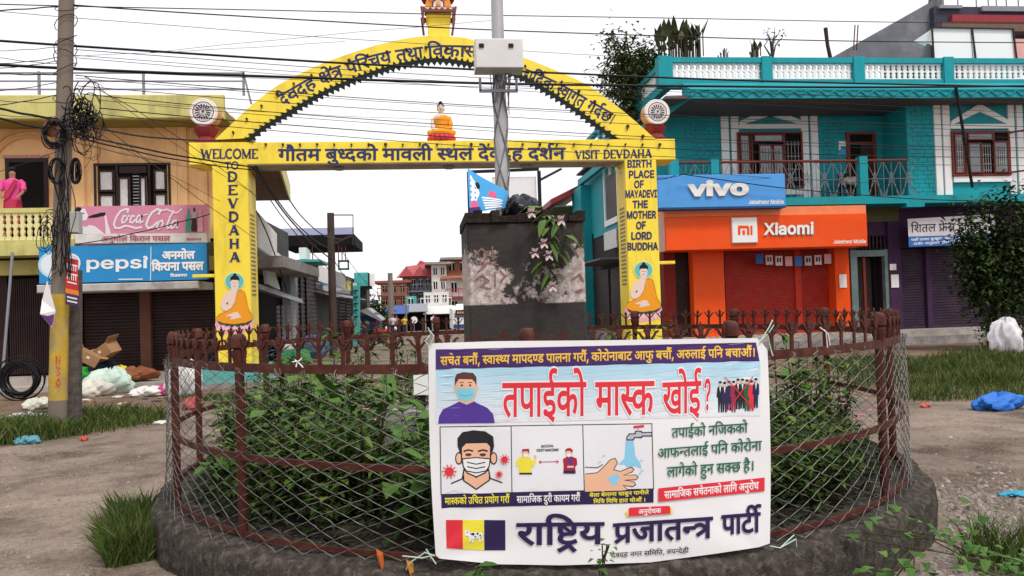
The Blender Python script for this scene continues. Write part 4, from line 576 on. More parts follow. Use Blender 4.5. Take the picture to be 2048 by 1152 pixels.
ysr = [19.9, 26, 34, 45, 60, 80, 110, 150, 190]
for a, b in zip(ysr[:-1], ysr[1:]):
    za = (gz(a) + .012) if a > 20 else .004; sh = lambda y: max(0, y - 60) * .06
    r.poly([(-3.2 + sh(a), a, za), (6.1 + sh(a), a, za), (6.1 + sh(b), b, gz(b) + .012), (-3.2 + sh(b), b, gz(b) + .012)])
tag(r.build('road', origin=(0, 0, 0)), kind='structure')

# loose stones on the road, thickest on the right-hand gravel
def stones(n, fx, m, name):
    b = MB(m)
    for _ in range(n):
        x, y, s = fx(); o = len(b.v); h = s * random.uniform(.4, .75); k = 5; t0 = random.random() * 6
        rr = [s * random.uniform(.7, 1.2) for _ in range(k)]
        for j in range(k): b.v.append((x + rr[j] * cos(t0 + 2 * pi * j / k), y + rr[j] * sin(t0 + 2 * pi * j / k), .002))
        for j in range(k): b.v.append((x + .55 * rr[j] * cos(t0 + 2 * pi * j / k), y + .55 * rr[j] * sin(t0 + 2 * pi * j / k), .002 + h * random.uniform(.8, 1.1)))
        for j in range(k): j2 = (j + 1) % k; b.face([o + j, o + j2, o + k + j2, o + k + j])
        b.face([o + k + j for j in range(k)])
    return tag(b.build(name, origin=(0, 0, 0)), kind='stuff')
M['stone'] = mat('loose_stone', (.24, .20, .18), .9, .2, 20, island=[(.07, .055, .05), (.20, .165, .145), (.30, .26, .23), (.14, .115, .10), (.48, .43, .39)])
def fr():
    while 1:
        x = random.uniform(2.0, 6); y = random.uniform(2.3, 6.8)
        if (x - .9) ** 2 + (y - 6.75) ** 2 < 3.1 ** 2: continue
        if y > 5.9 + random.gauss(0, .5): continue
        return x, y, abs(random.gauss(.013, .008)) + .004
o = stones(11000, fr, M['stone'], 'gravel'); tag(o, 'loose grey gravel spread beside the round planter wall', 'gravel')
def fl():
    while 1:
        x = random.uniform(-6, -1.5) if random.random() < .6 else random.uniform(3.5, 8.5); y = random.uniform(2, 11)
        if (x - .9) ** 2 + (y - 6.75) ** 2 < 3.1 ** 2: continue
        return x, y, abs(random.gauss(.006, .006)) + .003
o = stones(4500, fl, M['stone'], 'road_grit'); tag(o, 'scattered small grit on the dusty road left of the planter', 'grit')

# ------------------------------------------------------------------ grass
M['grass'] = mat('grass_blade', (.06, .11, .02), .6, .2, 3, spec=.2, island=[(.016, .034, .007), (.032, .066, .011), (.055, .098, .016), (.10, .12, .026), (.20, .17, .07)])
def grass(n, fx, hmin, hmax, name, label, k=1.0):
    b = MB(M['grass'])
    for _ in range(n):
        x, y, sc_ = fx(); h = random.uniform(hmin, hmax) * sc_; t = random.random() * 6.28; wd = random.uniform(.003, .008) * (1 + h * 1.5) * k
        lx, ly = random.gauss(0, .4) * h, random.gauss(0, .4) * h; c, s = cos(t) * wd, sin(t) * wd
        b.poly([(x - c, y - s, 0), (x + c, y + s, 0), (x + lx * .4 + c * .7, y + ly * .4 + s * .7, h * .6), (x + lx, y + ly, h), (x + lx * .4 - c * .7, y + ly * .4 - s * .7, h * .6)])
    return tag(b.build(name, origin=(0, 0, 0)), label, 'grass', kind='stuff')
def in_poly(x, y, p):
    c = False
    for i in range(len(p)):
        (x0, y0), (x1, y1) = p[i - 1], p[i]
        if (y0 > y) != (y1 > y) and x < (x1 - x0) * (y - y0) / (y1 - y0) + x0: c = not c
    return c
def area(p, thin=.25):
    x0 = min(q[0] for q in p); x1 = max(q[0] for q in p); y0 = min(q[1] for q in p); y1 = max(q[1] for q in p)
    def f():
        while 1:
            x = random.uniform(x0, x1); y = random.uniform(y0, y1)
            cl = .5 + .25 * sin(x * 2.1 + 1.3 * sin(y * 1.7)) + .25 * sin(y * 2.9 + x)
            if in_poly(x + random.gauss(0, .12), y + random.gauss(0, .12), p) and random.random() < thin + cl: return x, y, .5 + .6 * cl
    return f
grass(20000, area([(-9, 10.3), (-5.6, 10.6), (-4.7, 11.4), (-4.0, 12.2), (-4.1, 12.9), (-5, 13.0), (-6.5, 12.9), (-9, 12.6)]), .08, .32, 'grass', 'dark green roadside grass around the foot of the concrete pole')
grass(34000, area([(7.0, 10.9), (8.3, 10.5), (12, 10.5), (20, 10.4), (20, 17), (13, 18), (8.8, 17.2)], .12), .07, .30, 'grass', 'long green grass in front of the purple shutters')
grass(1500, area([(-4.6, 15.2), (-3.6, 15.0), (-3.5, 15.8), (-4.8, 16.0)]), .05, .16, 'grass', 'thin tuft of grass on the bare earth by the arch')
def ringf(a0, a1, r0, r1):
    def f():
        t = radians(random.uniform(a0, a1)); q = random.uniform(r0, r1); return .975 + q * sin(t), 6.75 + q * cos(t), random.uniform(.5, 1.3)
    return f
grass(9000, ringf(-116, -97, 3.10, 3.36), .08, .27, 'grass', 'bushy green grass growing against the planter wall beside the road', .5)
grass(500, ringf(130, 141, 3.2, 3.6), .10, .30, 'grass', 'sparse grass between the planter wall and the gravel', .5)

# ------------------------------------------------------------------ the welcome arch
YA = 17.5
arch = thing('welcome_arch', 'yellow welcome arch spanning the street with a long painted beam', 'arch', (.45, YA, 0))
def X(px, y, Y=YA): return P(px, y, Y).x
def Z(px, y, Y=YA): return P(px, y, Y).z
pillars = []
for x0, x1 in ((-4.48, -3.74), (4.60, 5.34)):
    b = MB(M['yellow']); b.bevbox(x0, x1, YA, YA + .8, .45, 4.8, .012)
    pl = b.build('pillar', arch); pillars.append(pl)
    c = MB(mat('turquoise_plinth', (.10, .42, .40), .6, .1, 3, stain=(.2, .3, .28), sfac=.6)); c.box(x0 - .42, x1 + .25, YA - .12, YA + 1.1, .12, .45)
    c.m = M['concrete']; c.box(x0 - .45, x1 + .30, YA - .16, YA + 1.14, 0, .12); c.build('plinth', arch)
b = MB(M['yellow']); b.bevbox(-4.95, 5.80, YA, YA + .8, 4.80, 5.28, .012)
b.m = M['conc_l']; b.box(-3.735, 4.595, YA + .012, YA + .79, 4.785, 4.797); b.build('beam', arch)
outer = [(430, 279), (465, 246), (507, 207), (558, 169), (596, 150), (635, 131), (711, 103), (787, 82), (852, 72), (898, 73), (948, 80), (1047, 115), (1131, 149), (1180, 173), (1244, 220), (1294, 263), (1311, 279)]
inner = [(1240, 279), (1207, 257), (1150, 214), (1093, 177), (1043, 150), (985, 132), (940, 124), (875, 116), (806, 125), (749, 141), (692, 162), (635, 188), (577, 222), (520, 256), (492, 279)]
def curve(pts, n):
    out = []; L = [0]
    for a, c in zip(pts[:-1], pts[1:]): L.append(L[-1] + sqrt((a[0] - c[0]) ** 2 + (a[1] - c[1]) ** 2))
    k = 0
    for i in range(n + 1):
        d = L[-1] * i / n
        while k < len(pts) - 2 and L[k + 1] < d: k += 1
        t = (d - L[k]) / (L[k + 1] - L[k]); p0 = pts[max(k - 1, 0)]; p1 = pts[k]; p2 = pts[k + 1]; p3 = pts[min(k + 2, len(pts) - 1)]
        out.append(tuple(.5 * (2 * p1[j] + (p2[j] - p0[j]) * t + (2 * p0[j] - 5 * p1[j] + 4 * p2[j] - p3[j]) * t * t + (3 * p1[j] - p0[j] - 3 * p2[j] + p3[j]) * t ** 3) for j in (0, 1)))
    return out
oc = [P(x, y, YA) for x, y in curve(outer, 48)]; ic = [P(x, y, YA) for x, y in curve(inner, 48)][::-1]
b = MB(M['yellow']); D = .3
for q in oc + ic: pass
lo = [Vector((p.x, p.y, max(p.z, 5.283))) for p in oc]; li = [Vector((p.x, p.y, max(p.z, 5.283))) for p in ic]
for i in range(48):
    b.poly([li[i], li[i + 1], lo[i + 1], lo[i]]); dv = Vector((0, D, 0))
    b.poly([lo[i] + dv, lo[i + 1] + dv, li[i + 1] + dv, li[i] + dv]); b.poly([lo[i], lo[i + 1], lo[i + 1] + dv, lo[i] + dv])
    b.m = M['dkgreen']; b.poly([li[i + 1], li[i], li[i] + dv, li[i + 1] + dv]); b.m = M['yellow']
b.build('arch_band', arch)
# saw-tooth trim along the inner edge
tc = [P(x, y, YA - .025) for x, y in curve(inner, 240)][::-1]; cx = Vector((.45, YA - .025, 3.4))
b = MB(M['dkgreen']); T = 68; per = 240 / T
def tooth(i):
    ph = (i / per) % 1; return abs(2 * ph - 1)
pts_o = []; pts_i = []
for i in range(0, T * 2 + 1):
    k = min(240, i * per / 2); j = int(k); q = tc[j] + (tc[min(j + 1, 240)] - tc[j]) * (k - j)
    n_ = (q - cx); n_.y = 0; n_.normalize(); up = i % 2
    pts_o.append(q + n_ * (.075 if up else -.045)); pts_i.append(q - n_ * (.07 if up else .17))
for i in range(T * 2):
    dv = Vector((0, .022, 0)); q = [pts_i[i], pts_i[i + 1], pts_o[i + 1], pts_o[i]]
    if min(p.z for p in q) < 5.26: continue
    b.poly(q); b.poly([p + dv for p in q][::-1]); b.poly([pts_o[i], pts_o[i + 1], pts_o[i + 1] + dv, pts_o[i] + dv]); b.poly([pts_i[i + 1], pts_i[i], pts_i[i] + dv, pts_i[i + 1] + dv])
b.build('sawtooth_trim', arch)
# painted words
b = MB(); p = Paint(b, onY(YA))
def along(pts, h):
    cc = curve(pts, 60)
    def f(u, v):
        k = max(0, min(59.999, u * 60)); i = int(k); a, c = cc[i], cc[i + 1]; t = k - i
        d = Vector((c[0] - a[0], c[1] - a[1])).normalized(); return (a[0] + (c[0] - a[0]) * t + d.y * v * h, a[1] + (c[1] - a[1]) * t - d.x * v * h)
    return f
p.text('देवदह क्षेत्र परिचय तथा विकास', (0, 0), (1, 0), 1, M['navy'], 22, fn=along([(566, 211), (592, 197), (640, 170), (700, 147), (760, 129), (820, 119), (880, 113), (950, 114)], 22))
p.text('हार्दिक स्वागत गर्दछ।', (0, 0), (1, 0), 1, M['navy'], 22, fn=along([(1044, 157), (1095, 178), (1135, 199), (1172, 220), (1222, 249)], 21))
p.text('गौतम बुध्दको मावली स्थल देवदह दर्शन', (557, 321), (1130, 318), 22, M['navy'], 26)
p.serif('WELCOME', (401, 317), (516, 317), 19, M['navy']); p.serif('VISIT DEVDAHA', (1150, 318), (1304, 315), 17, M['navy'])
b.build('lettering', arch)
for k, pl in enumerate(pillars):
    b = MB(); p = Paint(b, onY(YA))
    if k == 0:
        p.serif('TO', (449, 339), (477, 338), 15, M['navy'])
        for i, c in enumerate('DEVDAHA'): p.serif(c, (454 + i * .8, 363 + 26.8 * i), (475 + i * .8, 362.5 + 26.8 * i), 19.5, M['navy'], .25)
    else:
        for t, xa, xb, y in (('BIRTH', 1254, 1304, 335), ('PLACE', 1257, 1309, 356), ('OF', 1268, 1288, 376), ('MAYADEVI', 1250, 1314, 395), ('THE', 1265, 1296, 416), ('MOTHER', 1253, 1312, 437), ('OF', 1272, 1292, 458), ('LORD', 1262, 1304, 479), ('BUDDHA', 1254, 1316, 500)):
            p.text(t, (xa, y), (xb, y - 1), 14, M['navy'], 45, unit=727)
    b.build('lettering', pl)
    # seated figure on a lotus, painted on the pillar front
    b = MB(); ox, oy, sx, sy = ((469, 530, .166, .1736), (1287, 508, .160, .170))[k]; x0c = 341
    p = Paint(b, lambda x, y, l: P(ox + (x - x0c) * sx, oy + y * sy, YA - l), step=.0008)
    ro = flat('saffron_robe', (.82, .32, .02)); sk = flat('pale_painted_skin', (.80, .60, .50)); pk = flat('lotus_pink', (.80, .38, .45)); gr = flat('dark_leaf_green', (.03, .08, .04))
    lotus = [(112, 690)] + [(112 + i * 28 + 14 * (j == 1), (690 + 60 * sin(pi * i / 16)) if j == 0 else 660) for i in range(16) for j in (0, 1)] + [(560, 690), (520, 760), (420, 795), (330, 802), (220, 790), (140, 745)]
    p.poly([(118, 640), (560, 610), (575, 660), (545, 735), (450, 785), (330, 805), (210, 790), (125, 740), (105, 690)], pk)
    for i in range(9): xx = 130 + i * 48; p.poly([(xx, 735), (xx + 24, 690), (xx + 48, 735), (xx + 24, 775)], flat('lotus_light_pink', (.84, .52, .56)))
    p.poly([(118, 610), (340, 640), (562, 590), (555, 640), (500, 690), (470, 685), (440, 705), (410, 690), (380, 715), (345, 695), (310, 715), (280, 695), (245, 708), (215, 685), (180, 690), (150, 670)], gr)
    p.disc(341, 190, 122, flat('pale_yellow_halo', (.82, .78, .35)), 106); p.disc(341, 190, 112, flat('turquoise_halo', (.13, .50, .48)), 97)
    p.poly([(300, 290), (240, 320), (205, 370), (180, 430), (178, 480), (195, 520), (240, 530), (330, 500), (350, 420), (378, 300), (375, 255), (305, 255)], sk)
    p.poly([(378, 292), (420, 288), (460, 310), (480, 380), (495, 460), (510, 510), (545, 555), (560, 600), (545, 635), (470, 665), (330, 682), (200, 668), (130, 640), (122, 605), (150, 570), (230, 540), (300, 500), (345, 430), (365, 350)], ro)
    p.poly([(290, 170), (300, 260), (320, 285), (345, 295), (370, 283), (388, 255), (392, 170)], sk)
    p.poly([(292, 190), (290, 150), (305, 130), (322, 120), (330, 100), (345, 95), (360, 102), (368, 122), (388, 135), (400, 155), (398, 190), (380, 172), (310, 172)], M['black'])
    p.poly([(230, 582), (300, 560), (330, 545), (380, 542), (405, 575), (425, 605), (360, 618), (285, 632), (310, 595), (250, 590)], sk)
    for q in ([(315, 205), (335, 207)], [(350, 207), (372, 205)], [(330, 243), (356, 243)]): p.line(q, 4, M['wood_d'])
    p.poly([(240, 450), (258, 420), (265, 450)], M['wood'])
    p.line([(122, 605), (150, 570), (230, 540), (300, 500), (345, 430), (365, 350), (378, 292), (420, 288), (460, 310), (480, 380), (510, 510), (560, 600)], 3, M['wood'])
    b.build('painting', pl)
# names in small rows on the inner sides
for k, (pl, Xs, sg) in enumerate(((pillars[0], -3.74, 1), (pillars[1], 4.60, -1))):
    b = MB(M['navy']); z = 3.75
    while z > 1.95:
        y = YA + .15
        b.poly([(Xs + sg * .004, y, z), (Xs + sg * .004, y + .45, z), (Xs + sg * .004, y + .45, z - .010), (Xs + sg * .004, y, z - .010)])
        for i in range(9):
            yy = y + i * .05 + random.random() * .01; b.poly([(Xs + sg * .0045, yy, z - .01), (Xs + sg * .0045, yy + .015, z - .01), (Xs + sg * .0045, yy + .02, z - .05), (Xs + sg * .0045, yy, z - .045)])
        z -= .092
    b.build('name_rows', pl)
for x0, x1, zz in ((-4.95, -4.485, 2.42), (5.345, 5.72, 2.45)):
    b = MB(M['yellow']); b.bevbox(x0, x1, YA + .05, YA + .30, zz - .04, zz + .03, .008); b.build('bracket', arch)
# wheels on red pedestals at both ends of the beam
for xc, zc in ((-4.66, 5.97), (5.44, 5.93)):
    b = MB(M['maroon']); b.lathe((xc, YA + .32, 5.285), [(.31, 0), (.31, .04), (.20, .13), (.17, .17), (.24, .27), (.27, .36), (.2, .42)], 6)
    pd = b.build('pedestal', arch)
    b = MB(flat('tan_wheel_rim', (.55, .28, .12))); b.lathe((xc, YA + .12, zc), [(.27, 0), (.30, .02), (.30, .34), (.25, .36)], 40, 'y')
    b.m = M['white']; b.lathe((xc, YA + .10, zc), [(0, 0), (.275, 0), (.298, .015), (.298, .05)], 40, 'y')
    p = Paint(b, lambda x, y, l: Vector((xc + x, YA + .10 - l, zc - y)), step=.0006)
    p.disc(0, 0, .285, flat('cream_rim', (.74, .66, .55)), n=40); p.disc(0, 0, .262, M['white'], n=40); p.ring(0, 0, .205, .225, M['maroon'], 40)
    for i in range(28): a = 2 * pi * i / 28; p.disc(.183 * cos(a), .183 * sin(a), .009, M['maroon'], n=6)
    for i in range(16):
        a = 2 * pi * (i + .5) / 16; c, s = cos(a), sin(a)
        p.poly([(.06 * c - .004 * s, .06 * s + .004 * c), (.16 * c - .017 * s, .16 * s + .017 * c), (.165 * c, .165 * s), (.16 * c + .017 * s, .16 * s - .017 * c), (.06 * c + .004 * s, .06 * s - .004 * c)], M['black'])
    p.disc(0, 0, .03, M['maroon'], n=12); b.build('wheel_emblem', arch)
# finial
b = MB(M['yellow']); b.box(.235, .715, YA + .05, YA + .53, 7.58, 8.06)
b.box(.20, .75, YA + .02, YA + .56, 8.06, 8.14)
b.build('finial_base', arch)
b = MB(flat('brown_shingle_edge', (.20, .07, .06)))
for (a, c) in (((.13, YA - .05), (.82, YA - .05)), ((.82, YA - .05), (.82, YA + .63)), ((.82, YA + .63), (.13, YA + .63)), ((.13, YA + .63), (.13, YA - .05))):
    b.bar((a[0], a[1], 8.20), (c[0], c[1], 8.20), .05, .11)
for xx in (.10, .86):
    for yy in (YA - .06, YA + .64): b.bar((xx, yy, 8.26), (xx + (.04 if xx < .5 else -.07), yy, 7.86), .05, .05)
b.m = flat('cream_zigzag', (.75, .68, .5))
for i in range(5): xx = .17 + i * .13; b.prism([(xx, YA - .0775, 8.235), (xx + .12, YA - .0775, 8.235), (xx + .06, YA - .0775, 8.19)], (0, -.004, 0))
b.build('finial_eave', arch)
b = MB(flat('orange_pagoda_paint', (.80, .30, .07)))
b.prism([(.17, YA + .02, 8.26), (.78, YA + .02, 8.26), (.74, YA + .02, 8.42), (.64, YA + .02, 8.55), (.475, YA + .02, 8.60), (.31, YA + .02, 8.55), (.21, YA + .02, 8.42)], (0, .5, 0))
b.m = M['maroon']; b.prism([(.33, YA + .015, 8.26), (.62, YA + .015, 8.26), (.60, YA + .015, 8.40), (.475, YA + .015, 8.50), (.35, YA + .015, 8.40)], (0, -.012, 0))
b.m = M['white']; b.prism([(.36, YA + .002, 8.26), (.59, YA + .002, 8.26), (.57, YA + .002, 8.39), (.475, YA + .002, 8.46), (.38, YA + .002, 8.39)], (0, -.008, 0))
b.m = flat('orange_pagoda_paint', (.80, .30, .07)); b.ball((.475, YA - .01, 8.33), .06, .02, .065)
b.m = M['maroon']; b.lathe((.475, YA + .27, 8.5), [(.36, 0), (.40, .09), (.34, .15), (.2, .2), (.12, .3), (.05, .5), (0, .7)], 14); b.build('finial_top', arch)
# lamp holders along arch and beam, round lights under the beam
hm = flat('rusty_lamp_holder', (.07, .03, .025))
def holder(x, y, Y, sc_=1.0):
    c = P(x, y, Y); b = MB(hm); b.lathe((c.x, c.y, c.z), [(.022 * sc_, 0), (.03 * sc_, -.02), (.034 * sc_, -.05), (.012 * sc_, -.065)], 7, 'y')
    b.box(c.x - .008, c.x + .008, Y - .008, Y - .0005, c.z - .07 * sc_, c.z - .02); b.build('lamp_holder', arch)
for x, y in curve([(467, 262), (500, 230), (545, 192), (597, 160), (672, 128), (740, 107), (800, 98), (868, 92), (930, 94)], 13) + curve([(1050, 130), (1130, 165), (1180, 195), (1240, 240), (1285, 270)], 7): holder(x, y + 3, YA, random.choice((.8, .9, 1.2)))
for i in range(24): holder(532 + i * 34.2, 289 + .3 * (i % 3), YA, random.choice((.7, .8, 1.1)))
for x in (678, 898, 1052):
    c = P(x, 336, YA + .4); b = MB(M['grey_m']); b.lathe((c.x, YA + .4, 4.72), [(.02, 0), (.10, .0), (.13, .02), (.13, .05), (.06, .065)], 16); b.build('downlight', arch)

# statue on the beam
st = thing('seated_statue', 'small seated statue in an orange robe on a red lotus base, on the yellow beam', 'statue', (.43, YA + .3, 5.283))
xs_, ys_, zs_ = .47, YA + .3, 5.283
b = MB(flat('lotus_red', (.50, .03, .04))); b.lathe((xs_, ys_, zs_), [(.24, 0), (.29, .02), (.30, .10), (.27, .17), (.20, .18)], 24)
b.m = flat('lotus_petal_red', (.66, .06, .07))
for i in range(16):
    a = 2 * pi * i / 16; b.ball((xs_ + .275 * cos(a), ys_ + .275 * sin(a), zs_ + .09), .05, .05, .075, 8, 6)
b.build('lotus_base', st)
sk2 = flat('painted_statue_skin', (.78, .60, .50)); rb = flat('saffron_robe', (.82, .32, .02))
b = MB(sk2); sm = True
b.lathe((xs_, ys_, zs_ + .22), [(.15, 0), (.15, .06), (.13, .16), (.155, .29), (.17, .36), (.13, .42), (.055, .44), (.05, .49)], 18)
b.ball((xs_, ys_ - .01, zs_ + .79), .078, .085, .105, 16, 12)
b.ball((xs_, ys_ - .095, zs_ + .785), .012, .018, .022, 8, 6)
for sg in (-1, 1): b.ball((xs_ + sg * .08, ys_, zs_ + .765), .012, .018, .045, 8, 6)
b.tube([(xs_ - .165, ys_, zs_ + .56), (xs_ - .20, ys_ - .02, zs_ + .42), (xs_ - .19, ys_ - .10, zs_ + .30), (xs_ - .07, ys_ - .17, zs_ + .27)], [.05, .045, .04, .03], 10)
b.build('body', st)
b = MB(rb)
b.lathe((xs_, ys_, zs_ + .18), [(.27, 0), (.28, .05), (.22, .10), (.15, .13)], 22)
b.lathe((xs_ + .012, ys_ - .004, zs_ + .27), [(.162, 0), (.16, .06), (.145, .14), (.168, .24), (.165, .32), (.10, .375)], 18)
b.tube([(xs_ + .165, ys_, zs_ + .58), (xs_ + .21, ys_ - .02, zs_ + .43), (xs_ + .19, ys_ - .10, zs_ + .30), (xs_ + .07, ys_ - .17, zs_ + .28)], [.06, .06, .055, .045], 10)
for sg in (-1, 1): b.tube([(xs_ + sg * .12, ys_ - .02, zs_ + .22), (xs_ + sg * .27, ys_ - .08, zs_ + .22), (xs_ + sg * .02, ys_ - .20, zs_ + .21)], [.07, .065, .05], 10)
b.build('robe', st)
b = MB(M['black']); b.ball((xs_, ys_ + .012, zs_ + .835), .085, .088, .078, 16, 10); b.ball((xs_, ys_ + .01, zs_ + .925), .042, .042, .035, 12, 8)
for sg in (-1, 1): b.ball((xs_ + sg * .03, ys_ - .088, zs_ + .805), .012, .008, .005, 8, 5); b.ball((xs_ + sg * .03, ys_ - .087, zs_ + .825), .016, .007, .004, 8, 5)
b.ball((xs_, ys_ - .088, zs_ + .745), .016, .008, .005, 8, 5); b.build('hair', st)

# ------------------------------------------------------------------ round planter, fence, plants
FCX, FCY, FR = .90, 6.746, 2.85
def ring(a, r, z): return Vector((FCX + r * sin(radians(a)), FCY + r * cos(radians(a)), z))
b = MB(M['moss']); b.smooth = True; N = 420
prof = [(3.01, 0), (3.015, .12), (3.01, .22), (3.0, .265), (2.975, .292), (2.90, .303), (2.78, .308), (2.68, .305), (2.60, .295), (2.58, .28)]
for i in range(N):
    for j, (r, z) in enumerate(prof):
        a = 360 * i / N; k = .012 * sin(a * .21) + .008 * sin(a * .53 + .2 * j) + random.uniform(-.009, .009) - (.03 if abs(sin(a * .31) * sin(a * .83 + 1)) > .86 and 2 < j < 5 else 0)
        b.v.append(tuple(ring(a, r + k, max(0,  z + (random.uniform(-.012, .008) + .008 * sin(a * .37)) * (j > 0)))))
K = len(prof)
for i in range(N):
    for j in range(K - 1): i2 = (i + 1) % N; b.face([i * K + j, i * K + j + 1, i2 * K + j + 1, i2 * K + j])
b.v = [(x + .015, y, z) for x, y, z in b.v]; pw = b.build('planter_wall', origin=(FCX + .015, FCY, 0)); tag(pw, 'low round mossy concrete wall of the planter under the rusty fence', 'planter wall')
b = MB(M['soil'])
for i in range(60): b.poly([(FCX, FCY, .33), ring(6 * i, 2.6, .29), ring(6 * i + 6, 2.6, .29)])
tag(b.build('soil', origin=(FCX, FCY, .29)), kind='structure')

fence = thing('round_fence', 'rusty maroon round iron fence with chain link mesh round the planter', 'fence', (FCX, FCY, .3))
for z, hw, th, nm in ((1.285, .014, .05, 'top_rail'), (.775, .019, .038, 'middle_rail'), (.335, .016, .03, 'bottom_rail')):
    b = MB(M['rust']); n = 96
    for i in range(n):
        a0, a1 = 360 * i / n, 360 * (i + 1) / n; o = len(b.v)
        for a in (a0, a1):
            for r, zz in ((FR - hw / 2, z - th / 2), (FR + hw / 2, z - th / 2), (FR + hw / 2, z + th / 2), (FR - hw / 2, z + th / 2)): b.v.append(tuple(ring(a, r, zz)))
        for q in range(4): q2 = (q + 1) % 4; b.face([o + q, o + q2, o + 4 + q2, o + 4 + q])
    b.build(nm, fence)
p0 = None
for a in (-61.6, -38.7, -15.9, 8, 33.1, 58.6, 84, 110, 138, 166, -172, -135.8, -111, -86):
    if p0 is None:
        b = MB(M['rust']); b.tube([(0, 0, .30), (0, 0, 1.36)], .027, 10)
        b.lathe((0, 0, 1.30), [(.03, 0), (.034, .02), (.042, .05), (.044, .08), (.032, .09), (.046, .10), (.046, .135), (.04, .16), (.03, .175), (0, .18)], 14)
        p0 = b.build('post', fence, None); me = p0.data
        me.transform(Matrix.Translation((FCX, FCY, 0))); o = p0
    else: o = p0.copy(); COL.objects.link(o)
    v = ring(a, FR - .012, .3) - fence.location; o.location = v; o.rotation_euler.z = -radians(a)
# spear-headed bars; arms curve out to the neighbours
def spike_mb():
    b = MB(M['rust']); b.bar((0, 0, 0), (0, 0, .115), .022, .010, (0, 1, 0))
    for s in (-1, 1):
        pts = [(0, 0, .082), (s * .016, 0, .098), (s * .032, 0, .115), (s * .044, 0, .136), (s * .058, 0, .140)]
        for p, q in zip(pts[:-1], pts[1:]): b.bar(p, q, .010, .014, (0, 1, 0))
    b.prism([(-.011, -.005, .11), (.011, -.005, .11), (.013, -.005, .135), (.022, -.005, .155), (.009, -.005, .152), (0, -.005, .18), (-.009, -.005, .152), (-.022, -.005, .155), (-.013, -.005, .135)], (0, .01, 0)); return b
NB = 122; angs = sorted([(360 * (i + .5) / NB) for i in range(NB)], key=lambda a: ring(a, FR, 0).length)
s0 = None; rest = MB(M['rust'])
for k, a in enumerate(angs):
    v = ring(a, FR, 1.30)
    if k < 100:
        if s0 is None: s0 = spike_mb().build('spear_bar', fence); s0.data.transform(Matrix.Translation((FCX, FCY, .3))); o = s0
        else: o = s0.copy(); COL.objects.link(o)
        o.location = v - fence.location; o.rotation_euler = (random.gauss(0, .03), random.gauss(0, .03), -radians(a))
    else:
        q = spike_mb(); mt = Matrix.Translation(v) @ Matrix.Rotation(-radians(a), 4, 'Z'); o = len(rest.v)
        rest.v += [tuple(mt @ Vector(p)) for p in q.v]
        for f in q.f: rest.face([o + i for i in f])
tag(rest.build('spear_bars', fence), kind='stuff')
# chain link
b = MB(M['wire']); b.smooth = True; NW = 200; zt, zb = 1.262, .315; ROWS = 12
def mesh_pt(a, t):
    z = zt + (zb - zt) * t; fl = .0 if z > .55 else ((.55 - z) / .25) ** 2 * .085
    da = min(abs(a % 360 - 180), 40); fl *= max(0, min(1, (da - 19) / 12))
    bul = .010 * sin(a * .13) + .008 * sin(a * .41 + 5 * t); return ring(a, FR + .032 + bul + fl * (.7 + .5 * sin(a * .09)), z + .012 * sin(a * .17 + 4 * t))
for i in range(NW):
    st = 360 / NW; a0 = i * st; pts = []; top = random.uniform(-.012, .03)
    for j in range(ROWS * 2 + 1):
        side = (i + j) % 2; a = a0 + (st * 1.03 if side else -st * .03); t = j / (ROWS * 2)
        v = mesh_pt(a + random.gauss(0, .07), t + random.gauss(0, .003)); dv = (v - Vector((FCX, FCY, v.z))).normalized() * (.003 if side else -.003); pts.append(v + dv)
        if j < ROWS * 2:
            v2 = mesh_pt(a0 + st * .5 + random.gauss(0, .05), t + .5 / (ROWS * 2)); pts.append(v2)
    b.tube(pts, .0023, 4)
    v = pts[0]; b.tube([v, v + Vector((random.gauss(0, .01), random.gauss(0, .01), .015 + top)), v + Vector((random.gauss(0, .02), random.gauss(0, .02), random.uniform(0, .03)))], .0022, 4)
b.build('chain_link_mesh', fence)

# plants
M['leaf'] = mat('weed_leaf', (.03, .07, .015), .6, .2, 4, spec=.12, island=[(.016, .038, .008), (.035, .075, .013), (.065, .125, .02), (.11, .18, .03), (.21, .24, .05)])
M['leaf_b'] = mat('broad_green_leaf', (.05, .12, .02), .55, .2, 4, spec=.18, island=[(.035, .09, .015), (.06, .14, .022), (.11, .20, .04)])
M['stem'] = flat('plant_stem', (.05, .045, .02)); M['pinkf'] = flat('pink_petal', (.62, .08, .28))
def leaf(b, p, d, ln, wd, fold=.25, droop=.3):
    p = Vector(p); d = Vector(d).normalized(); sd_ = d.cross(Vector((0, 0, 1)))
    if sd_.length < .1: sd_ = Vector((1, 0, 0))
    sd_.normalize(); up = sd_.cross(d); o = len(b.v)
    c1 = p + d * ln * .45 + up * ln * .05; e = p + d * ln - Vector((0, 0, ln * droop))
    l1 = p + d * ln * .35 + sd_ * wd * .5 + up * wd * fold; r1 = p + d * ln * .35 - sd_ * wd * .5 + up * wd * fold
    l2 = p + d * ln * .7 + sd_ * wd * .33 + up * wd * fold * .6 - Vector((0, 0, ln * droop * .5)); r2 = l2 - sd_ * wd * .66
    b.v += [tuple(q) for q in (p, l1, l2, e, r2, r1, c1)]
    b.face([o, o + 6, o + 1]); b.face([o + 1, o + 6, o + 3, o + 2]); b.face([o, o + 5, o + 6]); b.face([o + 5, o + 4, o + 3, o + 6])
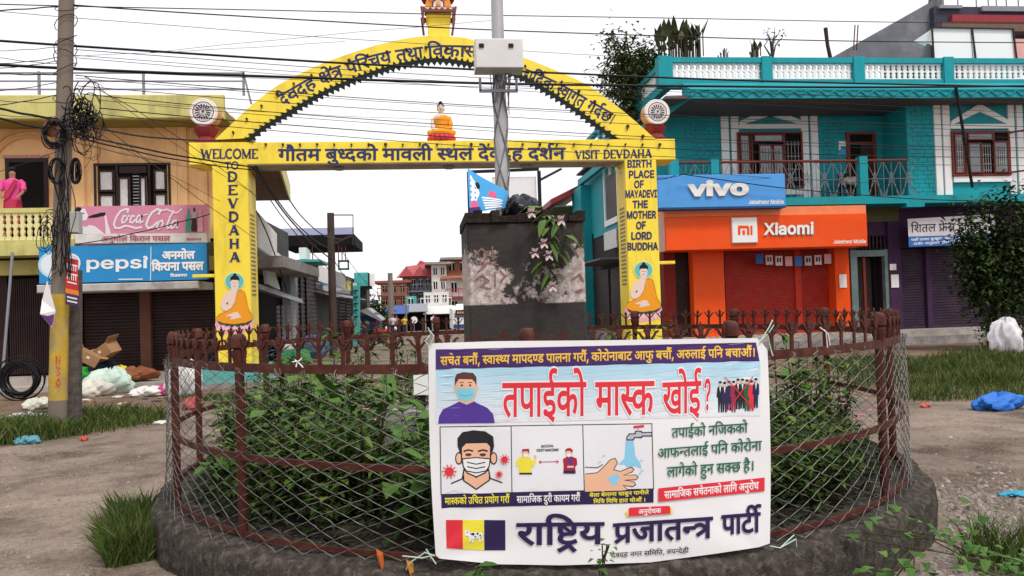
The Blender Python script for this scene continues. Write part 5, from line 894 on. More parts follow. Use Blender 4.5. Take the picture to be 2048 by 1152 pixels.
def bush(h, w, n, ll, lw, name, label, cat, flower=0, seed=1, group=None, lm='leaf'):
    random.seed(seed); t = thing(name, label, cat, (0, 0, 0), group); s = MB(M['stem']); f = MB(M[lm])
    for k in range(9):
        a = random.random() * 6.28; r = w * sqrt(random.random()) * .9; hh = h * random.uniform(.55, 1.05) * (1 - .25 * (r / w) ** 2); pts = []
        for j in range(6): u = j / 5; pts.append(Vector((r * cos(a) * u ** .8 + random.gauss(0, .012), r * sin(a) * u ** .8 + random.gauss(0, .012), hh * u)))
        s.tube(pts, [.006, .005, .0045, .004, .003, .002], 4)
        for j in range(n // 9):
            u = random.uniform(.12, 1.0); i = min(4, int(u * 5)); q = pts[i].lerp(pts[i + 1], u * 5 - i); az = random.random() * 6.28; sl_ = random.uniform(-.15, .7)
            leaf(f, q + Vector((cos(az), sin(az), 0)) * .01, (cos(az), sin(az), sl_), ll * random.uniform(.6, 1.3), lw * random.uniform(.7, 1.25), .2, random.uniform(.1, .5))
    s.build('stems', t, ); f.build('leaves', t)
    for k in range(flower):
        a = random.random() * 6.28; c = Vector((w * .8 * cos(a), w * .8 * sin(a), h * random.uniform(.45, 1))); fl = MB(M['pinkf'])
        for j in range(5): az = 2 * pi * j / 5; leaf(fl, c, (cos(az), sin(az), .35), .028, .022, .05, .1)
        fl.m = M['lemon']; fl.ball(c + Vector((0, 0, .004)), .004, n=6, m=4); fl.build('flower', t)
    return t
def canna(seed, label):
    random.seed(seed); t = thing('canna_plant', label, 'plant', (0, 0, 0), 'broad-leaved canna plants in the planter'); s = MB(M['stem']); s.tube([(0, 0, 0), (.01, 0, .35), (.0, .02, .75)], [.012, .010, .006], 6); s.build('stem', t)
    for k in range(8):
        az = k * 2.4 + random.random(); z = .08 + .08 * k; ln = random.uniform(.30, .46); wd = ln * .36; f = MB(M['leaf_b']); n = 7; o = 0; el = random.uniform(.9, 1.5)
        ps = [Vector((cos(az) * ln * u * (.35 + .5 * u), sin(az) * ln * u * (.35 + .5 * u), z + ln * u * el * .8 - ln * .5 * u ** 3 * (1.6 - el))) for u in [i / n for i in range(n + 1)]]
        sd_ = Vector((-sin(az), cos(az), 0)); f.smooth = True
        for i, p in enumerate(ps):
            u = i / n; wv = wd * .5 * sin(pi * min(.98, .04 + u * .94)) ** .75
            f.v += [tuple(p + sd_ * wv + Vector((0, 0, wv * .35))), tuple(p), tuple(p - sd_ * wv + Vector((0, 0, wv * .35)))]
        for i in range(n):
            for j in (0, 1): f.face([3 * i + j, 3 * i + j + 1, 3 * i + j + 4, 3 * i + j + 3])
        f.build('leaf', t)
    return t
protos = [bush(.62, .26, 200, .085, .040, 'weed_bush', 'dense dark green leafy weed growing inside the round fence', 'plant', 0, 11, 'leafy weeds filling the planter'),
          bush(.80, .22, 190, .11, .030, 'tall_weed', 'tall narrow-leaved weed standing inside the round fence', 'plant', 0, 12, 'tall weeds in the planter'),
          bush(.46, .28, 230, .060, .034, 'flowering_weed', 'low bushy periwinkle with pink flowers inside the round fence', 'plant', 3, 13, 'pink flowering plants in the planter')]
protos.append(bush(.70, .24, 70, .17, .10, 'broad_leaved_weed', 'weed with large soft green leaves inside the round fence', 'plant', 0, 14, 'large-leaved weeds in the planter', 'leaf_b'))
cans = [canna(21, 'canna plant with upright broad glossy green leaves inside the round fence')]
random.seed(5); used = set(); spots = []
def put(t, x, y, s, rz):
    o = t if t.name not in used else copy_tree(t)
    used.add(t.name); o.location = (x, y, .29); o.scale = (s, s, s * random.uniform(.9, 1.1)); o.rotation_euler.z = rz
    return o
tries = 0
while len(spots) < 165 and tries < 20000:
    tries += 1; a = random.uniform(0, 360); r = 2.55 * sqrt(random.random()); x = FCX + r * sin(radians(a)); y = FCY + r * cos(radians(a))
    if .15 < x < 1.5 and 6.0 < y < 7.6: continue                     # the block
    if y < 6.0 and .1 < x < 1.3 and r < 1.7: continue                 # hidden behind the banner
    if -1.1 < x < .2 and y > 7.0 and random.random() < .8: continue    # bare patch, the road shows through
    if any((x - q[0]) ** 2 + (y - q[1]) ** 2 < .024 for q in spots): continue
    spots.append((x, y))
    d = sqrt(x * x + y * y); near = (d < 5.6)
    k = random.choices((0, 1, 2, 3), (4, 2.5 if x < .8 else 1.2, 2 if x > .8 else .4, 1.6))[0]
    s = random.uniform(.65, 1.35)
    if x > 1.3 and y > 6.5: s *= 1.05
    put(protos[k], x, y, s, random.random() * 6.28)
for x, y, s in ((-.35, 5.6, .85), (-.62, 5.9, .85), (-.05, 5.15, .8), (-.3, 6.4, .85), (.0, 5.6, .8), (-.9, 6.6, .9)): put(cans[0], x, y, s, random.random() * 6)
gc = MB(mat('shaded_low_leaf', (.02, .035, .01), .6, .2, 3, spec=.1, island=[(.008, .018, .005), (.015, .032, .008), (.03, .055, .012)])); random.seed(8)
for k in range(5200):
    a = random.uniform(95, 265) if k % 4 else random.uniform(0, 360); r = random.uniform(1.6, 2.74); az = random.random() * 6.28; v = ring(a, r, .30 + abs(random.gauss(0, .14)) * (1 if r < 2.65 else .5)); leaf(gc, v, (cos(az), sin(az), random.uniform(0, .8)), random.uniform(.04, .10), random.uniform(.02, .05), .2, .35)
tag(gc.build('low_weeds', origin=(FCX, FCY, .3)), 'low green weeds covering the soil along the foot of the fence', 'weeds', kind='stuff')
# taller stalks at the left
for x, y, s in ((-.75, 7.1, 1.35), (-.45, 6.9, 1.5), (-1.15, 6.6, 1.2), (-1.4, 6.1, 1.1), (-.2, 7.3, 1.3)): put(protos[1], x, y, s, random.random() * 6)
# climbing vine on the outer side of the wall, and a young plant before the banner
def vine(name, label, pts, n, ll, seed, spread):
    random.seed(seed); b = MB(M['leaf_b']); s = MB(M['stem']); t = thing(name, label, 'plant', pts[0])
    for q in range(4):
        pp = [Vector(p) + Vector((random.gauss(0, spread * .6), random.gauss(0, spread * .6), random.gauss(0, spread * .3))) for p in pts]; s.tube(pp, .004, 4)
        for k in range(n // 4):
            i = random.randrange(len(pp) - 1); c = pp[i].lerp(pp[i + 1], random.random()) + Vector((random.gauss(0, spread), random.gauss(0, spread), abs(random.gauss(0, spread)) * .7)); az = random.uniform(pi, 2 * pi)
            leaf(b, c, (cos(az), sin(az), random.uniform(-.2, .7)), ll * random.uniform(.6, 1.3), ll * .8 * random.uniform(.7, 1.1), .12, random.uniform(.1, .6))
    s.build('stems', t); b.build('leaves', t); return t
vine('creeping_vine', 'heart-leaved green creeper spilling over the planter wall towards the gravel', [(2.25, 3.98, .36), (2.5, 3.75, .33), (2.75, 3.65, .22), (2.95, 3.75, .12), (3.2, 4.1, .06)], 120, .066, 31, .09)
vine('creeping_vine', 'second clump of heart-leaved creeper at the foot of the wall below the fence', [(2.1, 3.62, .02), (2.2, 3.65, .15), (2.35, 3.7, .26)], 44, .075, 32, .07)
vine('young_plant', 'young plant with a few broad leaves standing before the lower edge of the banner', [(.18, 3.66, .28), (.19, 3.62, .36), (.21, 3.60, .42)], 9, .12, 33, .03)
vine('young_plant', 'thin ferny sprig standing before the middle of the banner', [(.78, 3.62, .28), (.79, 3.62, .38), (.80, 3.61, .47)], 26, .032, 34, .02)

# ------------------------------------------------------------------ the concrete block with the steel pole
m = bpy.data.materials.new('peeling_limewash'); m.use_nodes = True; n = m.node_tree; L = n.links; bs = n.nodes['Principled BSDF']; bs.inputs['Roughness'].default_value = .95
tcn = n.nodes.new('ShaderNodeTexCoord'); sx = n.nodes.new('ShaderNodeSeparateXYZ'); L.new(tcn.outputs['Object'], sx.inputs[0])
def mrange(src, a, c, d, e):
    q = n.nodes.new('ShaderNodeMapRange'); q.inputs[1].default_value = a; q.inputs[2].default_value = c; q.inputs[3].default_value = d; q.inputs[4].default_value = e; L.new(src, q.inputs[0]); return q.outputs[0]
def math_(op, a, c):
    q = n.nodes.new('ShaderNodeMath'); q.operation = op
    for i, v in enumerate((a, c)):
        if isinstance(v, float): q.inputs[i].default_value = v
        else: L.new(v, q.inputs[i])
    return q.outputs[0]
def nz_(s, d=8, r=.65):
    q = n.nodes.new('ShaderNodeTexNoise'); q.inputs['Scale'].default_value = s; q.inputs['Detail'].default_value = d; q.inputs['Roughness'].default_value = r; L.new(tcn.outputs['Object'], q.inputs[0]); return q.outputs[0]
xc = math_('ABSOLUTE', math_('ADD', sx.outputs[0], -.03), 0.0)
side = mrange(xc, .05, .46, -.10, .17)                    # more paint is left towards both sides
hi = mrange(sx.outputs[2], 1.85, 2.25, .12, -.30)
msk = math_('ADD', math_('ADD', nz_(7, 10, .72), side), hi)
msk = math_('MULTIPLY', mrange(msk, .56, .62, 0, 1), mrange(sx.outputs[2], 1.595, 1.605, 0, 1))
r1 = n.nodes.new('ShaderNodeValToRGB'); r1.color_ramp.elements[0].color = (.012, .010, .009, 1); r1.color_ramp.elements[1].color = (.060, .049, .043, 1); L.new(nz_(5), r1.inputs[0])
r2 = n.nodes.new('ShaderNodeValToRGB'); r2.color_ramp.elements[0].position = .42; r2.color_ramp.elements[1].position = .62; r2.color_ramp.elements[0].color = (.33, .25, .23, 1); r2.color_ramp.elements[1].color = (.64, .56, .53, 1); L.new(nz_(22, 6, .7), r2.inputs[0])
mx = n.nodes.new('ShaderNodeMix'); mx.data_type = 'RGBA'; L.new(msk, mx.inputs[0]); L.new(r1.outputs[0], mx.inputs[6]); L.new(r2.outputs[0], mx.inputs[7]); L.new(mx.outputs[2], bs.inputs['Base Color'])
bp = n.nodes.new('ShaderNodeBump'); bp.inputs['Strength'].default_value = .6; bp.inputs['Distance'].default_value = .02; L.new(math_('ADD', nz_(14), math_('MULTIPLY', msk, .3)), bp.inputs['Height']); L.new(bp.outputs[0], bs.inputs['Normal'])
M['peel'] = m
BX0, BX1, BY0, BY1, BZ = .345, 1.30, 6.3, 7.25, 2.26
blk = thing('concrete_block', 'tall dark stained concrete block with peeling white paint inside the planter', 'plinth', ((BX0 + BX1) / 2, (BY0 + BY1) / 2, 0))
b = MB(M['peel']); b.bevbox(BX0, BX1, BY0, BY1, .25, BZ, .02); b.build('body', blk)
b = MB(mat('dark_weathered_cap', (.030, .020, .017), .95, .4, 9, bump=.9)); random.seed(3)
k = 14
for i in range(k):
    x0 = BX0 - .012 + (BX1 - BX0 + .024) * i / k; x1 = BX0 - .012 + (BX1 - BX0 + .024) * (i + 1) / k
    b.box(x0 + .001, x1 - .001, BY0 - .022 + random.uniform(-.02, .015), BY1 + .04, BZ, BZ + .075 + random.uniform(-.02, .025) + .02 * sin(i))
b.build('cap', blk)
rdp = flat('faded_red_lettering', (.27, .13, .115), .9); b = MB(); p = Paint(b, onY(BY0), base=.004)
for q in ([(948, 512), (962, 498), (975, 505), (968, 525), (952, 528)], [(985, 492), (985, 520)], [(955, 545), (975, 525), (997, 530)], [(950, 560), (965, 550), (978, 562), (962, 572), (980, 578)], [(990, 545), (990, 572)], [(1000, 540), (1010, 552), (1000, 566)], [(1150, 500), (1158, 515)], [(1142, 560), (1160, 548), (1168, 565)], [(1150, 585), (1165, 578)]): p.line(q, 3, rdp)
b.build('faded_lettering', blk)
pole = thing('steel_pole', 'grey galvanised steel pole rising out of the dark concrete block', 'pole', (.68, 6.75, BZ + .06))
b = MB(M['steel']); b.tube([(.685, 6.75, BZ + .06), (.69, 6.75, 3.9), (.695, 6.75, 5.2)], [.060, .054, .046], 14); b.build('shaft', pole)
b = MB(M['cable_g'])
for k in range(3):
    pts = [(.69 + .062 * cos(k * 2 + i * .5), 6.75 - .062 * abs(sin(k * 2 + i * .5)) - .004, 3.62 - i * .10) for i in range(13)]; b.tube(pts, .006, 5)
for k in range(14): a = random.random() * 6; b.tube([(.69 + .06 * cos(a), 6.69, 3.60), (.69 + .1 * cos(a), 6.66 + .04 * sin(a), 3.60 + random.uniform(-.03, .04)), (.69 + .07 * cos(a + 1), 6.68, 3.5 - random.random() * .3)], .004, 4)
b.build('tied_wires', pole)
t = thing('meter_box', 'white metal equipment box clamped high on the grey steel pole', 'box', (.68, 6.6, 3.72))
b = MB(mat('grey_white_sheet_metal', (.68, .67, .66), .5, .06, 4, stain=(.3, .22, .18), sfac=.3, sthr=.6)); b.bevbox(*[v for v in (P(950, 150, 6.6).x, P(1044, 150, 6.6).x)], 6.48, 6.688, Z(1000, 144, 6.6), Z(1000, 86, 6.6), .008); b.build('cabinet', t)
b = MB(M['grey_m']); x0, x1, z1, z0 = P(962, 150, 6.5).x, P(1036, 150, 6.5).x, Z(1000, 148, 6.5), Z(1000, 174, 6.5)
b.bar((x0, 6.62, z1), (x0, 6.62, z0), .02, .02); b.bar((x1, 6.62, z1), (x1, 6.62, z0), .02, .02); b.bar((x0 - .01, 6.62, z0), (x1 + .01, 6.62, z0), .02, .025); b.build('bracket', t)
b = MB(M['black'])
for px in (963, 1022): c = P(px, 92, 6.475); b.box(c.x - .02, c.x + .02, 6.47, 6.479, c.z - .012, c.z + .02)
b.build('latch', t)

# empty sign frame behind the block
t = thing('sign_frame', 'black steel frame with a blank white board behind the concrete block', 'sign board', (.75, 8.3, .29)); Yb = 8.3
b = MB(M['black']); x0, x1 = P(938, 380, Yb).x, P(1079, 380, Yb).x; zt_ = Z(1010, 343, Yb)
for x in (x0, x1): b.bar((x, Yb, .29), (x, Yb, zt_), .035, .035)
b.bar((x0, Yb, zt_), (x1, Yb, zt_ + .02), .03, .03); b.bar((x1, Yb, zt_ - .1), (P(1122, 338, Yb + .5).x, Yb + .5, Z(1122, 338, Yb + .5)), .022, .022); b.build('frame', t)
b = MB(M['white']); b.box(P(985, 380, Yb).x, x1 - .03, Yb + .02, Yb + .035, 2.45, Z(1030, 353, Yb)); b.build('board', t)
# torn poster, dark bag and flowers lying on the block
b = MB(); ps = [P(935, 336, 6.6), P(1017, 385, 6.35), P(1010, 415, 6.3), P(940, 428, 6.35)]
def mpp(x, y, l): return (ps[0].lerp(ps[1], x)).lerp(ps[3].lerp(ps[2], x), y) + Vector((0, -l + .03 * sin(5 * x + 2 * y), 0))
p = Paint(b, mpp, limit=.12)
p.rect(0, 0, 1, 1, flat('poster_blue', (.06, .32, .62))); p.poly([(.06, .1), (.2, .25), (.3, .5), (.18, .75), (.05, .7)], M['white']); p.disc(.25, .3, .06, M['hair'], .09)
for q in ((.62, .45), (.14, .82)): p.disc(q[0], q[1], .1, flat('poster_pink', (.70, .10, .20)), .13, n=16)
for q in range(5): p.rect(.35 + .02 * q, .58 + .08 * q, .9 - .03 * (q % 2), .63 + .08 * q, M['white'])
p.rect(0, .86, .3, .98, flat('poster_navy', (.05, .03, .14)))
tag(b.build('poster'), 'torn blue poster drooping on top of the concrete block beside the steel pole', 'poster')
def crumple(c, rx, ry, rz, m, name, label, cat, n=14, k=9, amp=.25, seed=0, group=None):
    random.seed(seed); b = MB(m); b.ball(c, rx, ry, rz, n * 2, k * 2); q = []
    for v in b.v:                                     # soft folds gathered round the lump
        d = Vector(v) - Vector(c); az = atan2(d.y / ry, d.x / rx); el = d.z / rz
        q.append(tuple(Vector(c) + d * (1 + 1.35 * amp * (.34 * sin(3 * az + seed * 1.7 + 2 * el) + .26 * abs(sin(4 * az - 4 * el + seed)) + .14 * sin(9 * az + 6 * el + seed) + .16 * (random.random() - .5)))))
    b.v = q
    zf = c[2] - rz * .85; b.v = [(x, y, max(z, zf)) for x, y, z in b.v]; b.sm = [True] * len(b.f)
    return tag(b.build(name), label, cat, group)
c = P(1040, 420, 6.55); crumple((c.x, 6.55, BZ + .14), .14, .14, .10, flat('black_polythene', (.02, .022, .03), .25), 'plastic_bag', 'black plastic bag lying on top of the concrete block', 'bag', 18, 12, .3, 4)
random.seed(9); t = thing('flower_garland', 'bunch of green leaves and pale lilac trumpet flowers hanging down the concrete block', 'flowers', (.95, BY0 - .05, BZ))
st_ = MB(M['stem']); lf = MB(mat('garland_leaf', (.10, .17, .04), .5, .2, 4, island=[(.05, .10, .02), (.10, .17, .04), (.18, .24, .08)])); path = [P(1060, 415, 6.42), P(1092, 440, 6.2), P(1100, 480, 6.2), P(1090, 520, 6.2), P(1112, 560, 6.2)]; path2 = [P(1062, 415, 6.42), P(1118, 440, 6.2), P(1130, 480, 6.2), P(1118, 520, 6.2)]
for pp in (path, path2):
    st_.tube(pp, .007, 5)
    for k in range(20):
        i = random.randrange(len(pp) - 1); c = pp[i].lerp(pp[i + 1], random.random()); az = random.uniform(pi * .8, pi * 2.2); leaf(lf, c, (cos(az), sin(az) * .5 - .15, random.uniform(-.9, .2)), random.uniform(.09, .16), random.uniform(.06, .09), .15, .5)
st_.build('stems', t); lf.build('leaves', t); fm = flat('pale_lilac_petal', (.74, .58, .60))
for px, py in ((1063, 425), (1122, 440), (1070, 505), (1098, 510), (1105, 572), (1088, 486)):
    c = P(px, py, 6.14); f = MB(fm)
    for j in range(6): az = 2 * pi * j / 6; leaf(f, c, (cos(az), -.5, sin(az)), .055, .05, .1, .1)
    f.m = M['stem']; f.ball((c.x, c.y, c.z), .012, n=6, m=4); f.build('flower', t)
# small white sign and a slab among the plants
t = thing('small_sign', 'small blank white board on a dark post among the plants left of the banner', 'sign', (.05, 6.0, .29))
c = P(842, 770, 6.0); b = MB(M['white']); b.box(c.x - .055, c.x + .055, 6.0, 6.012, c.z - .075, c.z + .075); b.build('board', t); b = MB(M['black']); b.box(c.x - .02, c.x + .03, 6.014, 6.05, .29, c.z + .02); b.build('post', t)
b = MB(M['concrete']); b.prism([(-.75, 5.9, .29), (.02, 5.9, .29), (.02, 5.9, .82), (-.38, 5.9, .83)], (0, .35, 0)); tag(b.build('concrete_slab'), 'sloping grey concrete slab standing among the plants behind the fence', 'slab')

# ------------------------------------------------------------------ the banner tied to the fence
RB = FR + .088
def cyl(px, py, l):
    d = ray(px, py); A = d.x * d.x + d.y * d.y; B = -2 * (d.x * FCX + d.y * FCY); r = RB + l
    for _ in range(2):
        C = FCX ** 2 + FCY ** 2 - r * r; t = (-B - sqrt(max(0, B * B - 4 * A * C))) / (2 * A); p = Vector((d.x * t, d.y * t, EYE + d.z * t))
        r = RB + l + wrinkle(px, py)
    return p
def wrinkle(x, y):
    u = (x - 868) / 670; v = (y - 690) / 425; e = 0
    for cx_, cy_, s in ((0, 0, 1), (1, 0, 1), (0, 1, 1.5), (1, 1, .8)):       # folds pulled out from the tied corners
        dx, dy = u - cx_, (v - cy_) * .63; q = sqrt(dx * dx + dy * dy); a = atan2(dy, dx); e += s * .009 * sin(a * 9 + cx_ * 2) * q * 3 * math.exp(-q * 5.5)
    return e + .005 * sin(u * 8 + v * 2) + .002 * sin(v * 11 + u * 4) + .009 * v * v * sin(u * 6 + 1) + .004 * sin(u * 15 - v * 5) * v
ban = thing('party_banner', 'large white printed banner about masks tied to the front of the round fence', 'banner', (FCX, FCY - RB, .35))
vin = mat('banner_vinyl', (.80, .79, .80), .42, .015, 3, spec=.4)
def Cv(n, c): return mat(n, c, .42, .02, 8, spec=.4)
W_, NV, RE, GO, GR, SKY, BK = vin, Cv('print_navy', (.022, .012, .07)), Cv('print_red', (.72, .03, .05)), Cv('print_gold', (.85, .52, .06)), Cv('print_green', (.012, .13, .07)), None, Cv('print_black', (.012, .012, .016))
PEACH = Cv('print_skin', (.80, .46, .30)); YEL = Cv('print_yellow', (.80, .70, .05)); MAG = Cv('print_violet', (.08, .035, .30)); PUR = Cv('print_purple', (.055, .018, .13))
b = MB(vin); n, k = 96, 48
top = [(85, 97), (97, 84), (400, 74), (900, 70), (1400, 62), (1592, 60), (1618, 84), (1641, 115)]; bot = [(118, 1058), (135, 1072), (400, 1098), (700, 1103), (1100, 1090), (1400, 1050), (1600, 1020), (1652, 1002)]
def pl(pts, t):
    t *= len(pts) - 1; i = min(len(pts) - 2, int(t)); f = t - i; return (pts[i][0] + (pts[i + 1][0] - pts[i][0]) * f, pts[i][1] + (pts[i + 1][1] - pts[i][1]) * f)
def bm(X_, Y_, l): return cyl(820 + X_ / 2.295, 650 + Y_ / 2.295, l)
b.smooth = True
for j in range(k + 1):
    for i in range(n + 1):
        u, v = i / n, j / k; a = pl(top, u); c = pl(bot, u); bow = -10 * sin(pi * v) * (1 - u) + 8 * sin(pi * v) * u
        b.v.append(tuple(bm(a[0] + (c[0] - a[0]) * v + bow, a[1] + (c[1] - a[1]) * v, 0)))
for j in range(k):
    for i in range(n): q = j * (n + 1) + i; b.face([q, q + 1, q + n + 2, q + n + 1])
b.build('sheet', ban)
def newp(): q = MB(); return q, Paint(q, bm, limit=28, step=.00012, base=.0008)
b, p = newp()
for i in range(7):
    f = i / 7; c = (.42 + .36 * f, .66 + .12 * f, .80); h0, h1 = 165 + 36 * i, 165 + 36 * (i + 1)
    p.quad((118, h0 + 38), (1605, h0), (1605 + 4, h1), (120, h1 + 38), Cv('print_sky_%d' % 0 if 0 else 'print_sky_' + 'abcdefg'[i], c))
p.quad((118, 112), (1588, 80), (1605, 166), (118, 205), PUR); b.build('printed_ground', ban)
b, p = newp(); p.k = .0028
p.text('सचेत बनौं, स्वास्थ्य मापदण्ड पालना गरौं, कोरोनाबाट आफु बचौं, अरुलाई पनि बचाऔं।', (140, 184), (1586, 144), 37, GO, 24)
for w_, a, c, h in (('तपाईको', (425, 420), (806, 415), 150), ('मास्क', (852, 414), (1118, 408), 148), ('खोई', (1160, 408), (1334, 400), 140)):
    p.text(w_, a, c, h, W_, 52); p.text(w_, a, c, h, RE, 16)
p.text('?', (1350, 390), (1382, 388), 138, W_, 60, unit=727); p.text('?', (1350, 390), (1382, 388), 138, RE, 20, unit=727)
p.text('तपाईको नजिकको', (1202, 517), (1550, 493), 42, GR, 14); p.text('आफन्तलाई पनि कोरोना', (1137, 612), (1614, 574), 42, GR, 14); p.text('लागेको हुन सक्छ है।', (1180, 698), (1582, 668), 44, GR, 14)
p.quad((1140, 750), (1628, 700), (1628, 762), (1140, 812), RE); p.text('सामाजिक सचेतनाको लागि अनुरोध', (1168, 796), (1600, 752), 31, W_, 22)
p.text('राष्ट्रिय', (492, 1008), (886, 1003), 95, NV, 24); p.text('प्रजातन्त्र', (935, 1000), (1386, 975), 86, NV, 24, hb=92); p.text('पार्टी', (1432, 962), (1606, 948), 86, NV, 24)
p.text('देवदह नगर समिति, रुपन्देही', (924, 1068), (1280, 1045), 20, BK, 10)
p.poly([(985, 858), (1010, 850), (1010, 872), (990, 880), (998, 868)], YEL); p.poly([(1212, 840), (1190, 845), (1190, 865), (1208, 862), (1200, 850)], YEL)
p.poly([(1003, 845), (1010, 838), (1188, 830), (1195, 836), (1195, 866), (1003, 879)], RE); p.text('अनुरोधक', (1048, 868), (1152, 862), 20, W_, 20)
b.build('lettering', ban)
b, p = newp(); p.k = .0022                              # the party flag
p.quad((165, 895), (242, 895), (243, 1030), (168, 1024), RE); p.quad((242, 895), (340, 895), (341, 1034), (243, 1030), YEL); p.quad((340, 895), (437, 896), (438, 1034), (341, 1034), NV)
cow = [(248, 948), (256, 940), (266, 946), (275, 940), (272, 954), (300, 950), (330, 952), (337, 962), (336, 992), (331, 992), (328, 970), (322, 975), (326, 998), (318, 998), (314, 980), (292, 982), (293, 998), (286, 999), (283, 980), (278, 998), (272, 998), (272, 975), (262, 968), (254, 968)]
p.poly([(x + (2 if i % 2 else -1), y + 2) for i, (x, y) in enumerate(cow)], BK); p.poly(cow, W_)
for q in ((290, 960, 7), (310, 958, 5), (322, 966, 4), (262, 952, 3), (300, 972, 4)): p.disc(q[0], q[1], q[2], BK, n=8)
b.build('flag', ban)
b, p = newp(); p.k = .0022                              # man in a violet jumper
p.poly([(129, 453), (133, 420), (150, 388), (205, 362), (230, 348), (290, 348), (315, 362), (355, 380), (382, 410), (389, 450)], MAG)
p.poly([(228, 335), (288, 335), (292, 352), (260, 366), (226, 352)], PEACH)
p.poly([(208, 235), (300, 235), (304, 270), (314, 290), (302, 320), (290, 345), (258, 356), (230, 345), (212, 318), (200, 290), (208, 270)], PEACH)
p.poly([(206, 282), (206, 245), (214, 225), (245, 216), (290, 220), (305, 240), (305, 280), (297, 262), (285, 250), (225, 248), (213, 265)], Cv('print_brown_hair', (.10, .03, .02)))
p.poly([(211, 288), (255, 292), (300, 286), (296, 320), (284, 343), (256, 352), (230, 344), (216, 322)], Cv('print_mask_blue', (.22, .62, .72)))
for x in (238, 276): p.disc(x, 277, 5, BK, n=8); p.line([(x - 10, 264), (x + 9, 263)], 3, BK)
p.line([(225, 318), (256, 326), (290, 316)], 2, Cv('print_mask_fold', (.12, .42, .52))); b.build('masked_man_print', ban)
b, p = newp(); p.k = .0022                              # the crowd that is crossed out
cols = [BK, NV, NV, Cv('print_crimson', (.30, .02, .06)), BK, BK, Cv('print_dark_green', (.02, .10, .04)), RE, NV]
for i, c in enumerate(cols):
    x = 1424 + i * 20.5; y0 = 262 - (0, -3, 2, 2, 12, 12, 8, 4, 14)[i]; hh = 140 - 4 * (i % 3)
    p.poly([(x - 13, y0 + 26), (x - 5, y0 + 18), (x + 6, y0 + 18), (x + 14, y0 + 26), (x + 15, y0 + 70), (x + 10, y0 + 74), (x + 9, y0 + hh), (x + 2, y0 + hh), (x, y0 + 86), (x - 3, y0 + hh), (x - 9, y0 + hh), (x - 11, y0 + 72), (x - 17, y0 + 68)], c)
    if i in (0, 1, 4, 5, 8): p.poly([(x - 4, y0 + 19), (x + 4, y0 + 19), (x, y0 + 50)], W_)
    p.disc(x, y0 + 8, 7, PEACH, 10, n=12); p.disc(x, y0 + 1, 7.5, BK, 6, n=10)
p.line([(1445, 238), (1580, 388)], 4, RE); p.line([(1575, 236), (1452, 398)], 4, RE); b.build('crowd_print', ban)
b, p = newp(); p.k = .0022                              # three framed pictures
p.quad((138, 468), (1110, 453), (1118, 752), (143, 778), Cv('print_pale_grey', (.76, .76, .79)))
p.quad((143, 778), (1118, 752), (1118, 815), (145, 841), NV)
p.line([(138, 468), (1110, 453), (1118, 752), (143, 778), (138, 468)], 4, BK); p.line([(464, 464), (468, 770)], 4, BK); p.line([(793, 459), (800, 762)], 4, BK)
p.text('मास्कको उचित प्रयोग गरौं', (160, 824), (456, 815), 29, YEL, 20); p.text('सामाजिक दुरी कायम गरौं', (490, 816), (780, 808), 29, W_, 20)
p.text('बेला बेलामा साबुन पानीले', (824, 790), (1096, 776), 16, YEL, 22); p.text('मिचि मिचि हात धोऔं ।', (842, 819), (1082, 810), 16, YEL, 22)
# first picture
p.k = .0032
sh = [(188, 728), (240, 706), (248, 660), (360, 660), (368, 704), (424, 724)]
p.line(sh[:3], 6, BK); p.line(sh[3:][::1], 6, BK)
p.poly([(250, 650), (358, 650), (362, 712), (304, 752), (246, 712)], PEACH); p.line([(246, 690), (246, 714), (304, 754), (364, 712), (366, 690)], 6, BK)
for x in (224, 384): p.disc(x, 612, 17, BK, 29, n=18); p.disc(x, 612, 12, PEACH, 23, n=18)
p.poly([(232, 540), (374, 540), (372, 620), (358, 670), (304, 702), (250, 670), (234, 620)], BK)
p.poly([(238, 540), (368, 540), (366, 618), (352, 664), (304, 694), (256, 664), (240, 618)], PEACH)
p.poly([(230, 590), (218, 555), (218, 520), (240, 492), (290, 483), (345, 488), (382, 512), (386, 556), (376, 592), (370, 560), (352, 542), (258, 544), (240, 562)], BK)
p.poly([(238, 612), (304, 606), (370, 612), (366, 650), (345, 682), (304, 700), (262, 682), (242, 650)], BK); p.poly([(243, 617), (304, 611), (365, 617), (361, 648), (341, 677), (304, 694), (266, 677), (247, 648)], W_)
for y in (632, 652, 672): p.line([(262, y - 2), (304, y + 7), (346, y - 2)], 5, BK)
for x in (268, 334): p.line([(x - 22, 580), (x, 573), (x + 22, 579)], 7, BK); p.disc(x, 595, 15, BK, 6, n=12); p.disc(x, 596, 7, Cv('print_brown_hair', (.1, .03, .02)), n=10)
def virus(x, y, r):
    p.disc(x, y, r * .68, RE, n=18)
    for i in range(10): a = i * pi / 5; p.line([(x + r * .5 * cos(a), y + r * .5 * sin(a)), (x + r * cos(a), y + r * sin(a))], r * .13, RE); p.disc(x + r * cos(a), y + r * sin(a), r * .13, RE, n=6)
virus(180, 673, 30); virus(434, 618, 22); virus(409, 686, 17)
